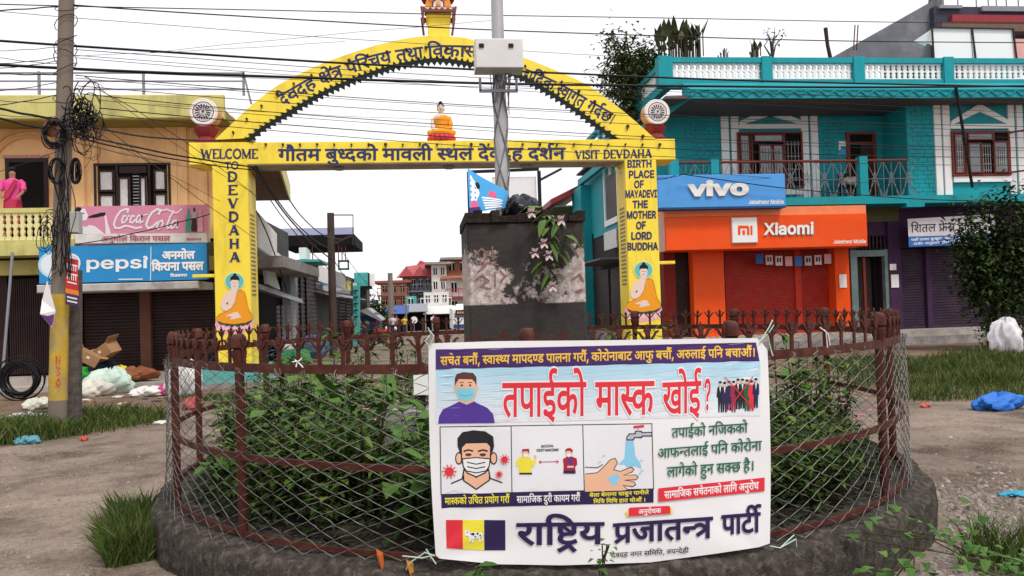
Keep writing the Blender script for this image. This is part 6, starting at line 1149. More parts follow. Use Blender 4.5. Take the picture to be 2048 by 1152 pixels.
# second picture
p.k = .0032
p.text('SOCIAL', (601, 563), (661, 559), 11, BK, 40, unit=727); p.text('DISTANCING', (581, 581), (683, 578), 11, BK, 40, unit=727)
p.line([(592, 629), (682, 627)], 3, Cv('print_crimson', (.3, .02, .06))); p.line([(602, 621), (592, 629), (602, 637)], 3, RE); p.line([(672, 620), (682, 627), (672, 636)], 3, RE)
p.poly([(500, 686), (500, 645), (488, 650), (488, 625), (505, 606), (525, 600), (550, 608), (562, 625), (575, 612), (579, 630), (566, 655), (556, 640), (558, 686)], YEL); p.rect(502, 678, 560, 686, BK)
p.disc(530, 590, 15, PEACH, 19, n=16); p.poly([(513, 586), (516, 570), (546, 568), (548, 590), (540, 580), (520, 580)], Cv('print_crimson', (.3, .02, .06))); p.disc(532, 598, 12, W_, 8, n=12); p.poly([(571, 612), (570, 597), (580, 597), (580, 612)], PEACH)
p.poly([(704, 682), (706, 645), (702, 615), (720, 605), (740, 603), (765, 612), (768, 640), (758, 650), (760, 682)], Cv('print_wine', (.35, .015, .04))); p.poly([(728, 605), (742, 605), (745, 648), (728, 648)], MAG); p.rect(706, 668, 760, 682, NV); p.rect(722, 646, 752, 655, PEACH)
p.disc(730, 590, 14, PEACH, 17, n=16); p.poly([(712, 584), (716, 568), (735, 564), (748, 574), (744, 588), (735, 578), (720, 578)], Cv('print_wine', (.35, .015, .04))); p.disc(729, 597, 11, W_, 7, n=12)
# third picture
p.k = .0032
BL = Cv('print_water', (.25, .58, .80)); GY = Cv('print_steel', (.45, .48, .56))
p.poly([(990, 532), (1026, 532), (1034, 600), (1060, 640), (1062, 660), (1030, 645), (1012, 668), (985, 640), (955, 640), (985, 612)], BL)
p.poly([(992, 530), (994, 512), (1006, 497), (1030, 497), (1034, 485), (1062, 485), (1068, 492), (1110, 490), (1110, 512), (1070, 512), (1062, 520), (1034, 518), (1026, 530)], BK)
p.poly([(997, 525), (999, 513), (1010, 502), (1035, 502), (1038, 490), (1058, 490), (1064, 497), (1108, 495), (1108, 507), (1066, 507), (1058, 514), (1030, 514), (1022, 525)], GY); p.line([(1048, 486), (1048, 472)], 8, GY); p.line([(1026, 469), (1074, 464)], 12, RE)
hand = [(804, 684), (860, 678), (885, 655), (920, 618), (942, 612), (952, 632), (935, 664), (965, 672), (1015, 652), (1028, 662), (1020, 674), (978, 690), (1035, 688), (1048, 698), (1038, 710), (985, 712), (1030, 722), (1036, 734), (1022, 742), (978, 736), (1000, 756), (970, 760), (803, 765)]
p.poly(hand, PEACH); p.line(hand[:-2], 3.5, BK); p.line([(803, 652), (860, 655), (885, 640)], 3.5, BK)
p.poly([(904, 710), (925, 690), (955, 684), (962, 702), (950, 722), (962, 735), (940, 730), (928, 742), (924, 722)], BL)
for x, y in ((890, 600), (872, 628), (1062, 622), (1066, 668), (1056, 682)): p.line([(x - 8, y + 6), (x, y - 3), (x + 6, y + 2)], 3, BL)
b.build('framed_pictures', ban)
M['rope'] = flat('pale_green_twine', (.45, .62, .52)); M['rope_y'] = flat('yellow_twine', (.75, .50, .08))
def twine(pp, name, label, m):
    b = MB(m)
    for q in pp: b.tube([cyl(x, y, .012 + .01 * (i % 2)) for i, (x, y) in enumerate(q)], .0032, 5)
    tag(b.build(name), label, 'twine', 'twine ties of the banner')
twine([[(857, 690), (850, 682), (862, 668), (856, 655)], [(860, 690), (868, 672), (858, 660)]], 'twine_tie', 'pale twine knotted at the upper left corner of the banner', M['rope'])
twine([[(1522, 680), (1538, 655), (1545, 640)], [(1520, 682), (1535, 668), (1542, 700), (1546, 712)], [(1538, 665), (1548, 650)]], 'twine_tie', 'pale green twine knotted at the upper right corner of the banner', M['rope'])
twine([[(870, 1112), (850, 1105), (820, 1125), (812, 1140)], [(868, 1110), (845, 1116), (805, 1112)], [(862, 1118), (852, 1098), (872, 1128)]], 'twine_tie', 'pale green twine knotted at the lower left corner of the banner', M['rope'])
twine([[(1540, 1092), (1560, 1096), (1592, 1078), (1594, 1100), (1590, 1108)], [(1560, 1096), (1575, 1082), (1588, 1070)]], 'twine_tie', 'pale green twine knotted at the lower right corner of the banner', M['rope'])
twine([[(1520, 1112), (1526, 1128), (1519, 1132), (1517, 1110)], [(1519, 1130), (1495, 1134)]], 'twine_tie', 'small yellow twine loop under the lower right corner of the banner', M['rope_y'])
twine([[(1648, 660), (1656, 668), (1660, 690)], [(1640, 655), (1652, 664), (1655, 695)]], 'twine_tie', 'pale twine tuft hanging on the spear bars right of the banner', M['white'])
twine([[(590, 720), (600, 728), (606, 735)], [(585, 724), (598, 722), (604, 716)], [(595, 722), (592, 734)]], 'twine_tie', 'white twine tuft on the top rail left of the banner', M['white'])

# ------------------------------------------------------------------ shared builders for houses
def shutter(mb, x0, x1, z0, z1, Y, pitch=.085):
    n = max(3, int((z1 - z0) / pitch)); h = (z1 - z0) / n
    for i in range(n):
        a = z0 + i * h
        for (ya, za, yb, zb) in ((Y - .014, a, Y - .014, a + h * .62), (Y - .014, a + h * .62, Y + .008, a + h * .78), (Y + .008, a + h * .78, Y + .008, a + h * .9), (Y + .008, a + h * .9, Y - .014, a + h)):
            mb.poly([(x0, ya, za), (x1, ya, za), (x1, yb, zb), (x0, yb, zb)])
    mb.box(x0, x1, Y - .03, Y + .03, z0 - .05, z0)
def balustrade(mb, x0, x1, Y, z0, z1, pitch=.17, along='x', dep=.06):
    h = z1 - z0; q = lambda x, y, z: (x, y, z) if along == 'x' else (y, x, z); D = (0, dep, 0) if along == 'x' else (dep, 0, 0)
    prof = [(.065, 0), (.065, .10), (.03, .16), (.05, .30), (.028, .42), (.066, .50), (.066, .56), (.03, .62), (.054, .76), (.03, .86), (.07, .93), (.07, 1)]
    n = max(2, round((x1 - x0) / pitch))
    for i in range(n):
        c = x0 + (x1 - x0) * (i + .5) / n; s = pitch / .17
        pts = [q(c + w_ * s * 1.12, Y, z0 + v * h) for w_, v in prof] + [q(c - w_ * s * 1.12, Y, z0 + v * h) for w_, v in prof[::-1]]
        mb.prism(pts, D)
def px2(x0, y0, x1, y1, Y):
    xm, ym = (x0 + x1) / 2, (y0 + y1) / 2; return P(x0, ym, Y).x, P(x1, ym, Y).x, P(xm, y1, Y).z, P(xm, y0, Y).z
def wood_window(parent, x0, x1, z0, z1, Y, wm, lights, bars=False, gm=None):
    """frame with posts; lights = list of fractions, each light gets a pane or is left open behind a grille"""
    b = MB(wm); t = .055
    b.box(x0, x1, Y - .05, Y + .04, z1 - t, z1); b.box(x0, x1, Y - .05, Y + .04, z0, z0 + t)
    xs = [x0] + [x0 + (x1 - x0) * f for f in lights] + [x1]
    for i, x in enumerate(xs):
        a = x if i == 0 else x - t if i == len(xs) - 1 else x - t / 2; b.box(a, a + t, Y - .048, Y + .038, z0 + t, z1 - t)
    f = b.build('window', parent)
    b = MB(M['dark']); b.box(x0 + .01, x1 - .01, Y + .012, Y + .036, z0 + .01, z1 - .01); b.build('dark_room', f)
    return f, xs, t
def pane(f, x0, x1, z0, z1, Y, m, name='pane', fr=None):
    b = MB(m); b.box(x0, x1, Y, Y + .012, z0, z1)
    if fr:
        b.m = fr; t = .042
        b.box(x0, x1, Y - .025, Y - .003, z1 - t, z1); b.box(x0, x1, Y - .025, Y - .003, z0, z0 + t); b.box(x0, x0 + t, Y - .025, Y - .003, z0 + t, z1 - t); b.box(x1 - t, x1, Y - .025, Y - .003, z0 + t, z1 - t)
    b.build(name, f)
def grille(f, x0, x1, z0, z1, Y, m, n=4):
    b = MB(m)
    for i in range(n): x = x0 + (x1 - x0) * (i + .5) / n; b.box(x - .008, x + .008, Y, Y + .012, z0, z1)
    for v in (.08, .3, .62, .92): z = z0 + (z1 - z0) * v; b.box(x0, x1, Y + .013, Y + .022, z - .008, z + .008)
    b.build('grille', f)

# ------------------------------------------------------------------ the yellow shop house on the left
YL = 19.5
yh = thing('shop_house', 'peach and olive two storey shop house behind the concrete pole, with brown shutters', 'house', (-9, YL, .25)); XR = -4.5
b = MB(M['peach']); b.box(-17, XR, YL + .02, 21.9, 3.4, 6.35)
for px in (160, 186, 345, 365, 405): x = P(px, 330, YL).x; b.box(x - .11, x + .11, YL - .05, YL + .019, 3.4, 6.2)
b.m = M['peach_d']
for px in (173, 355): x = P(px, 330, YL).x; b.box(x - .05, x + .05, YL - .03, YL + .018, 3.5, 5.6)
cx_, cz_ = P(55, 330, YL).x, 5.1                                   # moulded arch over the balcony door
for r0, r1 in ((.72, .80), (.88, .93)):
    for i in range(16):
        a0, a1 = pi * i / 16, pi * (i + 1) / 16; b.m = M['peach_d']
        b.prism([(cx_ + r * cos(a), YL + .015, cz_ + r * sin(a) * 1.02) for r, a in ((r0, a0), (r1, a0), (r1, a1), (r0, a1))], (0, -.05, 0))
b.build('upper_wall', yh)
b = MB(mat('ground_floor_wall', (.16, .07, .05), .8, .2, 3)); b.box(-17, -9.95, YL, 21.9, .28, 3.4); b.box(XR - .28, XR, YL - .02, 21.9, .28, 3.4); b.box(-17, XR - .3, 20.2, 21.9, .28, 3.35)
x0 = P(293, 650, YL).x; b.box(x0 - .14, x0 + .10, YL - .03, 20.15, .28, 3.0); x0 = P(158, 650, YL).x; b.box(x0 - .3, x0 + .02, YL - .04, 20.15, .28, 3.0)
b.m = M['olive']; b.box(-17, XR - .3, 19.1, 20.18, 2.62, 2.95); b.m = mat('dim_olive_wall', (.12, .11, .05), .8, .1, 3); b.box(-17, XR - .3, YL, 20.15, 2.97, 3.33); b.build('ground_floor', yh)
b = MB(M['conc_l']); b.box(-17, XR + .1, 18.2, 19.35, 0, .12); b.box(-17, XR + .1, 18.9, 21.8, .122, .28); b.build('step', yh)
b = MB(M['olive']); b.bevbox(-17, -4.45, 18.5, 18.66, Z(250, 237, 18.5), Z(250, 189, 18.5), .02); zs0 = Z(250, 237, 18.5)
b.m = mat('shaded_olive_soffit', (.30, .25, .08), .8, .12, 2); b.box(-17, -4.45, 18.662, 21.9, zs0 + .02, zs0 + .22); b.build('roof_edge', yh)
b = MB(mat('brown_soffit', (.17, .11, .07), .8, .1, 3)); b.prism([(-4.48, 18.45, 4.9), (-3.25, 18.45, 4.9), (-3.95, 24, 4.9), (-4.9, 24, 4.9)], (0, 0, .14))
b.m = M['lemon']; b.prism([(-3.24, 18.45, 4.86), (-3.20, 18.45, 4.86), (-3.90, 24, 4.86), (-3.94, 24, 4.86)], (0, 0, .5)); b.build('side_canopy', yh)
b = MB(M['grey_m']); zr = Z(250, 189, 18.5); ztop = Z(250, 146, 18.6); xe = P(487, 150, 18.6).x
for px in (-60, 78, 287, 487): x = P(px, 170, 18.6).x; b.box(x - .025, x + .025, 18.58, 18.63, zr, ztop + .03)
for k in range(3): z = ztop - k * (ztop - zr) * .36; b.box(-17, xe, 18.59, 18.62, z - .016, z + .016)
b.bar((xe, 18.6, ztop), (xe + .16, 18.6, zr - .2), .04, .04); b.build('roof_railing', yh)
b = MB(M['lemon']); x0, x1, z0, z1 = px2(-120, 426, 150, 481, 18.45); balustrade(b, x0, x1, 18.45, z0, z1, .145)
b.m = M['olive']; b.box(x0, x1, 18.42, 18.56, z1, z1 + .10); b.box(x0, x1, 18.42, 18.60, z0 - .09, z0); b.box(x0, x1, 18.40, YL, z0 - .34, z0 - .092); b.m = M['lemon']; b.box(x1 - .06, x1 + .06, 18.43, 18.57, z0, z1 - .001); b.build('balcony', yh)
x0, x1, z0, z1 = px2(12, 325, 97, 440, YL); b = MB(M['wood_d'])
b.box(x0, x0 + .09, YL - .03, YL + .014, 3.45, z1); b.box(x1 - .09, x1, YL - .03, YL + .014, 3.45, z1); b.box(x0, x1, YL - .032, YL + .014, z1, z1 + .10)
b.m = M['dark']; b.box(x0 + .09, x1 - .09, YL + .005, YL + .016, 3.45, z1); b.m = mat('flower_frieze', (.50, .25, .20), .8, .5, 30); b.box(x0 - .05, x1 + .02, YL - .03, YL + .013, z1 + .10, z1 + .17); b.build('balcony_door', yh)
x0, x1, z0, z1 = px2(190, 327, 343, 425, YL); f, xs_, t = wood_window(yh, x0, x1, z0, z1, YL - .02, M['wood_d'], (.30, .72))
lc = M['curtain']
for a, c in ((xs_[0] + .1, xs_[1] - .07), (xs_[2] + .1, xs_[3] - .1)): pane(f, a, c, z0 + .5, z1 - .16, YL - .04, lc, 'pane', M['wood_d']); pane(f, a, c, z0 + .08, z0 + .44, YL - .04, lc, 'pane', M['wood_d'])
pane(f, xs_[1] + .04, xs_[1] + .30, z0 + .06, z1 - .34, YL - .10, lc, 'open_leaf', M['wood_d']); pane(f, xs_[2] - .20, xs_[2] - .03, z0 + .06, z1 - .34, YL - .14, lc, 'open_leaf', M['wood_d']); pane(f, xs_[1] + .06, xs_[2] - .06, z1 - .24, z1 - .08, YL - .07, M['wood_d'], 'top_light')
b = MB(M['steel'])
for i in range(12): z = z0 + .1 + i * .075; b.box(xs_[1] + .34, xs_[2] - .24, YL - .02, YL - .012, z, z + .022)
b.build('louvre', f)
for xa, xb in ((165, 288), (299, 428)):
    x0, x1, z0, z1 = px2(xa, 582, xb, 745, YL); b = MB(M['shut_br']); shutter(b, x0, min(x1, XR - .3), .33, 2.62, YL + .12, .075); b.build('roller_shutter', yh)
x0, x1, z0, z1 = px2(22, 588, 112, 742, YL); b = MB(M['shut_br']); n = 20
for i in range(n + 1): x = x0 + (x1 - x0) * i / n; b.box(x - .016, x + .016, YL - .03, YL + .02, .33, 2.55)
b.m = mat('pale_gate_slots', (.45, .43, .43), .8, .1, 5)
for za, zb, k in ((2.12, 2.32, 9), (1.62, 1.94, 9), (1.12, 1.4, 8), (.72, .8, 8)):
    for i in range(k): xx = x0 + .12 + (x1 - x0) * i / (n / 2); b.prism([(xx - .04, YL + .035, za), (xx, YL + .035, za - .06), (xx + .04, YL + .035, za), (xx + .04, YL + .035, zb), (xx - .04, YL + .035, zb)], (0, .01, 0))
b.m = M['dark']; b.box(x0 - .05, x1 + .1, YL + .06, YL + .08, .30, 2.6); b.build('folding_gate', yh)
b = MB(M['shut_br']); b.box(-9.9, x0 - .06, YL - .02, YL + .05, .30, 2.6); b.build('side_panel', yh)

# ------------------------------------------------------------------ shop signs
def sign(name, label, x0, y0, x1, y1, Y, dep, m, edge=None):
    a, c, z0, z1 = px2(x0, y0, x1, y1, Y); t = thing(name, label, 'sign', ((a + c) / 2, Y, z0)); b = MB(edge or m); b.box(a, c, Y + .0035, Y + dep, z0, z1)
    b.m = m; b.poly([(a, Y, z0), (c, Y, z0), (c, Y, z1), (a, Y, z1)]); b.build('panel', t); q = MB(); return t, q, Paint(q, onY(Y), step=.0008, base=.004)
t, q, p = sign('drink_sign', 'faded pink drink sign with white script lettering above the blue sign', 150, 411, 416, 486, 18.35, .16, mat('faded_pink_print', (.62, .24, .34), .5, .06, 4), M['white'])
p.quad((150, 468), (414, 466), (415, 485), (150, 486), M['offwhite'])
S = lambda X_, Y_: (140 + X_ / 6.4, 400 + Y_ / 6.4)
wl = flat('pale_print_white', (.74, .68, .72)); PT = lambda l: [S(*v) for v in l]
p.poly(PT([(60, 430), (60, 350), (120, 345), (150, 330), (190, 350), (250, 320), (320, 335), (400, 400), (450, 440), (520, 440)]), wl); p.poly(PT([(435, 180), (460, 175), (480, 280), (525, 435), (455, 435), (450, 280)]), wl)
p.poly(PT([(110, 160), (150, 110), (190, 110), (215, 160), (235, 205), (220, 230), (215, 260), (160, 265), (130, 300), (190, 350), (120, 350), (120, 220)]), wl); p.poly(PT([(60, 130), (90, 90), (140, 95), (150, 115), (120, 160), (110, 200), (70, 160)]), M['hair'])
p.poly(PT([(232, 215), (290, 190), (400, 160), (455, 160), (455, 195), (330, 222), (240, 228)]), M['hair']); p.line(PT([(150, 175), (185, 172)]), 1.6, M['hair'])
def script(pts, w_): p.line(PT(pts), w_, wl); p.k -= .0004
for pts, w_ in (([(735, 165), (745, 120), (715, 115), (650, 140), (590, 220), (562, 310), (580, 358), (640, 360), (700, 330), (780, 340), (840, 362), (920, 345)], 4.2), ([(735, 200), (690, 205), (665, 250), (668, 290), (700, 285), (730, 245), (735, 200), (770, 205)], 3.6),
                ([(830, 210), (800, 200), (775, 240), (770, 285), (800, 290), (835, 250)], 3.6), ([(910, 205), (880, 195), (850, 240), (850, 285), (875, 285), (905, 245), (920, 195), (900, 290), (940, 270)], 3.6), ([(940, 195), (1000, 180)], 2.4),
                ([(1130, 190), (1160, 130), (1120, 115), (1050, 160), (1000, 240), (975, 320), (1000, 362), (1060, 340), (1120, 280)], 4.4), ([(1165, 140), (1240, 120), (1330, 165), (1380, 160), (1430, 110)], 3), ([(1180, 260), (1140, 280), (1110, 340), (1130, 372), (1170, 350), (1190, 300), (1180, 260)], 3.6),
                ([(1330, 130), (1280, 220), (1240, 320), (1250, 360), (1280, 350)], 3.6), ([(1370, 260), (1330, 265), (1290, 320), (1300, 360), (1340, 345), (1380, 270), (1350, 350), (1385, 355)], 3.6)): script(pts, w_)
p.k += .004
for xc, m_, nk in ((1515, flat('green_bottle', (.06, .30, .24)), 110), (1590, flat('cola_bottle', (.05, .02, .025)), 95), (1668, flat('pink_bottle', (.66, .34, .42)), 115)):
    p.poly(PT([(xc - 10, nk), (xc + 10, nk), (xc + 12, nk + 60), (xc + 32, nk + 130), (xc + 28, nk + 190), (xc + 38, nk + 260), (xc + 32, 405), (xc - 32, 405), (xc - 38, nk + 260), (xc - 28, nk + 190), (xc - 32, nk + 130), (xc - 12, nk + 60)]), m_)
p.rect(*S(1560, 150), *S(1622, 240), flat('bottle_grey', (.42, .36, .38))); p.text('अनुमोल किरान पसल', S(400, 528), S(1280, 522), 9.5, flat('dull_red_print', (.40, .10, .14)), 22); p.text('शितलनगर', S(1490, 515), S(1680, 512), 3.5, flat('dull_red_print', (.40, .10, .14)), 30); q.build('print', t)
t, q, p = sign('drink_sign', 'blue drink sign with white lettering under the pink sign and above the ledge', 78, 490, 414, 563, 18.25, .18, mat('blue_print', (.025, .25, .55), .45, .05, 4), flat('dark_blue_edge', (.02, .06, .18)))
p.text('pepsi', S(195, 880), S(1000, 868), 22.5, M['white'], 26, unit=727); p.disc(*S(978, 750), 3, M['white'], n=12); p.line([(302, 493), (301, 561)], 1.4, M['white'])
p.line([S(620, 1015), S(930, 1012)], 2, M['white']); p.disc(118, 530, 42, flat('pale_blue_glow', (.42, .64, .80)), 30); p.disc(115, 530, 34, flat('pale_blue_core', (.72, .78, .84)), 24); p.ring(142, 526, 16, 19, M['white'], 24, -80, 80)
p.text('अनमोल', S(1180, 755), S(1592, 748), 14, M['white'], 45); p.text('किराना पसल', S(1048, 905), S(1705, 890), 15, M['white'], 45); p.text('शितलनगर', S(1285, 985), S(1498, 980), 5, M['white'], 40); q.build('print', t)
b = MB(mat('stained_white_ledge', (.50, .48, .46), .8, .15, 3, stain=(.2, .18, .16), sfac=.8)); x0, x1, z0, z1 = px2(75, 566, 398, 582, 18.25); b.bevbox(x0, x1, 18.2, 19.46, z0, z1, .02); tag(b.build('sunshade'), 'stained white concrete ledge under the blue drink sign', 'ledge')
# things at the foot of the yellow house
b = MB(M['grey_m']); b.tube([Gd(2, 790), P(25, 505, 18.3)], .03, 8); tag(b.build('leaning_pipe'), 'thin grey steel pipe leaning against the balcony edge at the far left', 'pipe')
random.seed(2); b = MB(M['cable'])
for k in range(13):
    r = .40 - .012 * k + random.gauss(0, .02); c = Gd(34, 803); cx0, cz0 = c.x + random.gauss(0, .02), .43 + random.gauss(0, .015); b.tube([(cx0 + r * cos(a), c.y + .16 + .07 * sin(k * 2.4) + .05 * cos(a + k), cz0 + r * sin(a)) for a in [2 * pi * i / 22 for i in range(22)]], .016, 5, closed=True)
tag(b.build('pipe_coil'), 'coil of black plastic pipe standing by the folding gate', 'coil')
cb = mat('brown_cardboard', (.36, .20, .10), .85, .12, 6)
def carton(px, py, Y, s, rz, ry, label):
    c = P(px, py, Y); b = MB(cb); b.box(-s, s, -s * .7, s * .7, -s * .55, s * .55)
    for a, d in (((-s, s * .55), (-s * 1.5, s * .95)), ((s, s * .55), (s * 1.6, s * .8))): b.prism([(a[0], -s * .7, a[1]), (a[0], s * .7, a[1]), (d[0], s * .7, d[1]), (d[0], -s * .7, d[1])], (0, .0, .008))
    b.m = flat('carton_label', (.75, .72, .68)); b.box(-s * .2, s * .1, -s * .705, -s * .699, 0, s * .25); o = b.build('cardboard_box', origin=(0, 0, 0)); o.location = c; o.rotation_euler = (.15, ry, rz); tag(o, label, 'box', 'cardboard boxes in the rubbish')
carton(178, 715, 18.0, .21, .3, .55, 'flattened brown carton tilted on the rubbish heap, left of the other carton'); carton(212, 703, 18.3, .24, -.4, -.5, 'open brown carton lying higher up at the back of the rubbish heap')
carton(237, 775, 17.4, .14, .2, .1, 'small brown carton on the ground in front of the rubbish heap')
for i, (px, py, rx, rz, c, lb, cat) in enumerate(((165, 752, .30, .16, (.04, .42, .06), 'bright green plastic sack in the rubbish heap', 'sack'), (190, 770, .30, .17, (.58, .55, .48), 'dirty white sack in front of the green sack', 'sack'), (222, 764, .42, .26, (.50, .62, .54), 'pale translucent plastic sheet in the middle of the heap', 'plastic sheet'),
        (205, 735, .24, .16, (.02, .03, .06), 'dark blue black bag under the cartons', 'bag'), (240, 741, .13, .10, (.70, .60, .05), 'crumpled yellow packet behind the plastic sheet', 'packet'), (275, 748, .40, .14, (.26, .09, .04), 'heap of reddish brown sacking at the right of the rubbish', 'sacking'),
        (300, 770, .30, .10, (.68, .66, .62), 'white paper heap at the right end of the rubbish', 'paper'), (329, 768, .12, .11, (.58, .06, .22), 'pink plastic bag at the right end of the rubbish heap', 'bag'), (148, 748, .18, .10, (.45, .05, .04), 'red cloth bundle behind the green sack', 'bundle'),
        (80, 795, .22, .10, (.60, .60, .50), 'white litter scattered between the pipe coil and the pole', 'litter'), (372, 770, .30, .35, (.68, .66, .64), 'white sack slumped against the left arch plinth', 'sack'), (385, 795, .14, .10, (.42, .08, .08), 'dark red bag at the foot of the white sack', 'bag'))):
    g0 = Gd(px, py + 22); v = P(px, py, min(18.6, g0.y)) if py < 760 else Vector((g0.x, g0.y, 0))
    crumple((v.x, v.y, max(rz * .75, v.z)), rx, .22, rz, mat('rubbish_' + 'abcdefghijkl'[i], c, .6, .15, 6), 'rubbish_' + cat.replace(' ', '_'), lb, cat, 16, 10, .42, i)

# ------------------------------------------------------------------ the turquoise house on the right
YR = 24.0; XC = 7.45
th = thing('shop_house', 'turquoise two storey house with white window frames and roof balustrade, phone shop below', 'house', (15, YR, 0))
mt = mat('mint_grey_paint', (.16, .24, .24), .7, .15, 4, stain=(.08, .1, .1), sfac=.5)
def bx(m, name, *bs, par=th):
    b = MB(m)
    for q in bs: b.box(*q)
    return b.build(name, par)
WHT = M['white']; TE = M['teal']
zsl0, zsl1 = 4.36, 4.60
bx(M['conc_l'], 'step', (XC, 40, 23.4, 36, -.06, .40)); bx(M['concrete'], 'kerb', (XC - .02, 40, 23.1, 23.395, -.06, .20))
x0, x1, z0, z1 = px2(1812, 500, 1815, 600, YR)
bx(M['purple'], 'ground_wall', (P(1776, 580, YR).x, P(1800, 580, YR).x, YR - .12, YR + .5, .40, 3.9), (P(1852, 580, YR).x, P(1862, 580, YR).x, YR - .06, YR + .3, .40, 3.0), (P(1800, 580, YR).x, 30, YR + .02, YR + .5, 3.02, zsl0), (P(1735, 480, YR).x, P(1776, 480, YR).x, YR, YR + .5, 3.45, 3.9))
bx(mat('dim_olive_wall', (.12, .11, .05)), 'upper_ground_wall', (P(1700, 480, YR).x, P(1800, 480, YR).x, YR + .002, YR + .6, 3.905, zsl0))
for xa, xb in ((1801, 1851), (1863, 2010), (2020, 2150)):
    b = MB(M['shut_pu']); shutter(b, P(xa, 580, YR).x, P(xb, 580, YR).x, .45, 3.0, YR + .06, .085); b.build('roller_shutter', th)
bx(mat('dark_inner_wall', (.03, .022, .022)), 'inner_wall', (XC + .02, 30, YR + .62, 36, .40, zsl0 - .003), (XC + .021, P(1700, 580, YR).x - .02, YR + .32, YR + .61, .40, zsl0 - .004))
# passage door
xa, xb = P(1701, 580, YR).x, P(1783, 580, YR).x
b = MB(mt); b.box(xa, xa + .22, YR - .08, YR + .1, .40, 3.0); b.box(xb - .24, xb, YR - .08, YR + .1, .40, 3.0); b.box(xa + .22, xb - .24, YR - .08, YR + .1, 2.78, 2.98)
d = b.build('door_frame', th)
b = MB(M['dark']); b.box(xa + .22, xb - .24, YR + .58, YR + .60, .40, 2.78); b.m = M['wood_d']; b.box(xa + .22, xa + .9, YR + .3, YR + .34, .42, 2.75); b.m = M['wood']; b.box(xa + .45, xa + .53, YR - .02, YR + .06, .42, 2.77); b.build('passage', d)
b = MB(M['wood_d'])
for i in range(11): x = xa + (xb - xa) * (i + .5) / 11; b.box(x - .025, x + .025, YR - .03, YR, 3.0, 3.45); b.box(x - .09, x + .09, YR - .028, YR - .002, 3.2, 3.26)
b.build('lattice', d)
# orange phone shop
xo0, xo1, zo0, zo1 = px2(1388, 510, 1450, 672, 23.6)
ORG = M['orange']
bx(ORG, 'orange_column', (xo0, xo1, 23.6, YR, .40, 3.2)); xr0, xr1, _, _ = px2(1672, 510, 1700, 660, 23.6); bx(ORG, 'orange_column', (xr0, xr1, 23.6, YR + .2, .40, 3.2))
for xa, xb in ((1452, 1590), (1603, 1671)):
    b = MB(M['shut_red']); shutter(b, P(xa, 580, YR).x, P(xb, 580, YR).x, .42, 3.1, YR + .05, .07); b.build('roller_shutter', th)
xm = P(1596, 580, YR).x; bx(mat('red_post', (.55, .04, .02), .5), 'shutter_post', (xm - .1, xm + .1, YR - .05, YR + .1, .40, 3.15))
b = MB(M['shut_br']); shutter(b, P(1352, 580, YR).x, xo0 - .02, .42, 3.1, YR + .03, .07); b.build('side_shutter', th); bx(mat('brick_red_paint', (.20, .02, .015)), 'shop_return', (XC, P(1352, 580, YR).x, YR, YR + .3, .40, 3.2))
# floor slab, balcony, walls above
bx(TE, 'floor_slab', (XC - .02, 40, 22.95, 34, zsl0, zsl1), (P(1833, 420, 22.9).x - .3, P(1833, 420, 22.9).x + .3, 22.93, 23.3, zsl0 - .12, zsl0 - .002))
brk = M['teal']
def bricks(b, x0, x1, z0, z1, Y):                     # raised rough brick pattern in the plaster
    r = 0; z = z0
    while z < z1 - .05:
        x = x0 + (.16 if r % 2 else 0); h = .135
        while x < x1 - .05:
            xe = min(x + random.uniform(.27, .36), x1); b.bevbox(x + .006, xe - .006, Y - random.uniform(.010, .022), Y + .002, z + .005, min(z + h, z1) - .005, .006); x = xe
        z += h; r += 1
YB, YW = 23.25, 24.6; xbay = P(1815, 300, YB).x
b = MB(TE); b.box(XC, xbay, YW, 36, zsl1, 7.95); b.box(xbay, 40, YB, 36, zsl1, 7.95); b.build('upper_wall', th)
for pa, pb, Yq in ((1372, 1441, YW), (1637, 1692, YW), (1752, 1811, YW), (1816, 1868, YB), (2046, 2075, YB)): b = MB(M['teal']); bricks(b, P(pa, 300, Yq).x, P(pb, 300, Yq).x, zsl1, 7.9, Yq - .002); b.build('brick_relief', th)
def framed(xl, xr, px_in0, px_in1, yt, yb, Y, zt, apex, base, legs):
    b = MB(WHT)
    for a, c in legs: q = P(a, 320, Y).x; w_ = P(c, 320, Y).x; b.box(q, w_, Y - .07, Y - .003, zsl1 + .002, zt)
    z0, z1 = Z((xl + xr) / 2, base + 4, Y), Z((xl + xr) / 2, base - 5, Y); b.box(P(legs[1][1], 300, Y).x, P(legs[2][0], 300, Y).x, Y - .075, Y - .004, z0, z1)
    a = P(legs[1][1], base, Y).x; c = P(legs[2][0], base, Y).x; m_ = (a + c) / 2; za = Z((xl + xr) / 2, apex, Y); zb = z1 + .10
    for s, e in ((a, m_), (c, m_)): b.prism([(s, Y - .004, zb), (e, Y - .004, za), (e, Y - .004, za - .26), (s, Y - .004, zb - .22 + .08)], (0, -.07, 0))
    zs = Z((xl + xr) / 2, yb, Y); b.box(a, c, Y - .09, Y - .005, zs - .20, zs - .02); b.build('window_surround', th)
framed(1470, 1606, 0, 0, 265, 378, YW, 7.6, 216, 254, ((1443, 1458), (1463, 1478), (1603, 1617), (1622, 1636)))
framed(1896, 2018, 0, 0, 262, 352, YB, 7.75, 208, 254, ((1869, 1882), (1886, 1900), (2017, 2029), (2034, 2046)))
x0, x1, z0, z1 = px2(1474, 265, 1604, 376, YW - .03); f, xs_, t = wood_window(th, x0, x1, z0, z1, YW - .08, M['wood'], (.22, .72))
gg = M['glass']; gb = flat('pale_window_grille', (.42, .38, .36))
pane(f, xs_[0] + .09, xs_[1] - .06, z0 + .08, z1 - .08, YW - .10, gg, 'pane', M['wood']); pane(f, xs_[1] + .05, xs_[2] - .05, z1 - .34, z1 - .08, YW - .16, gg, 'top_light', M['wood'])
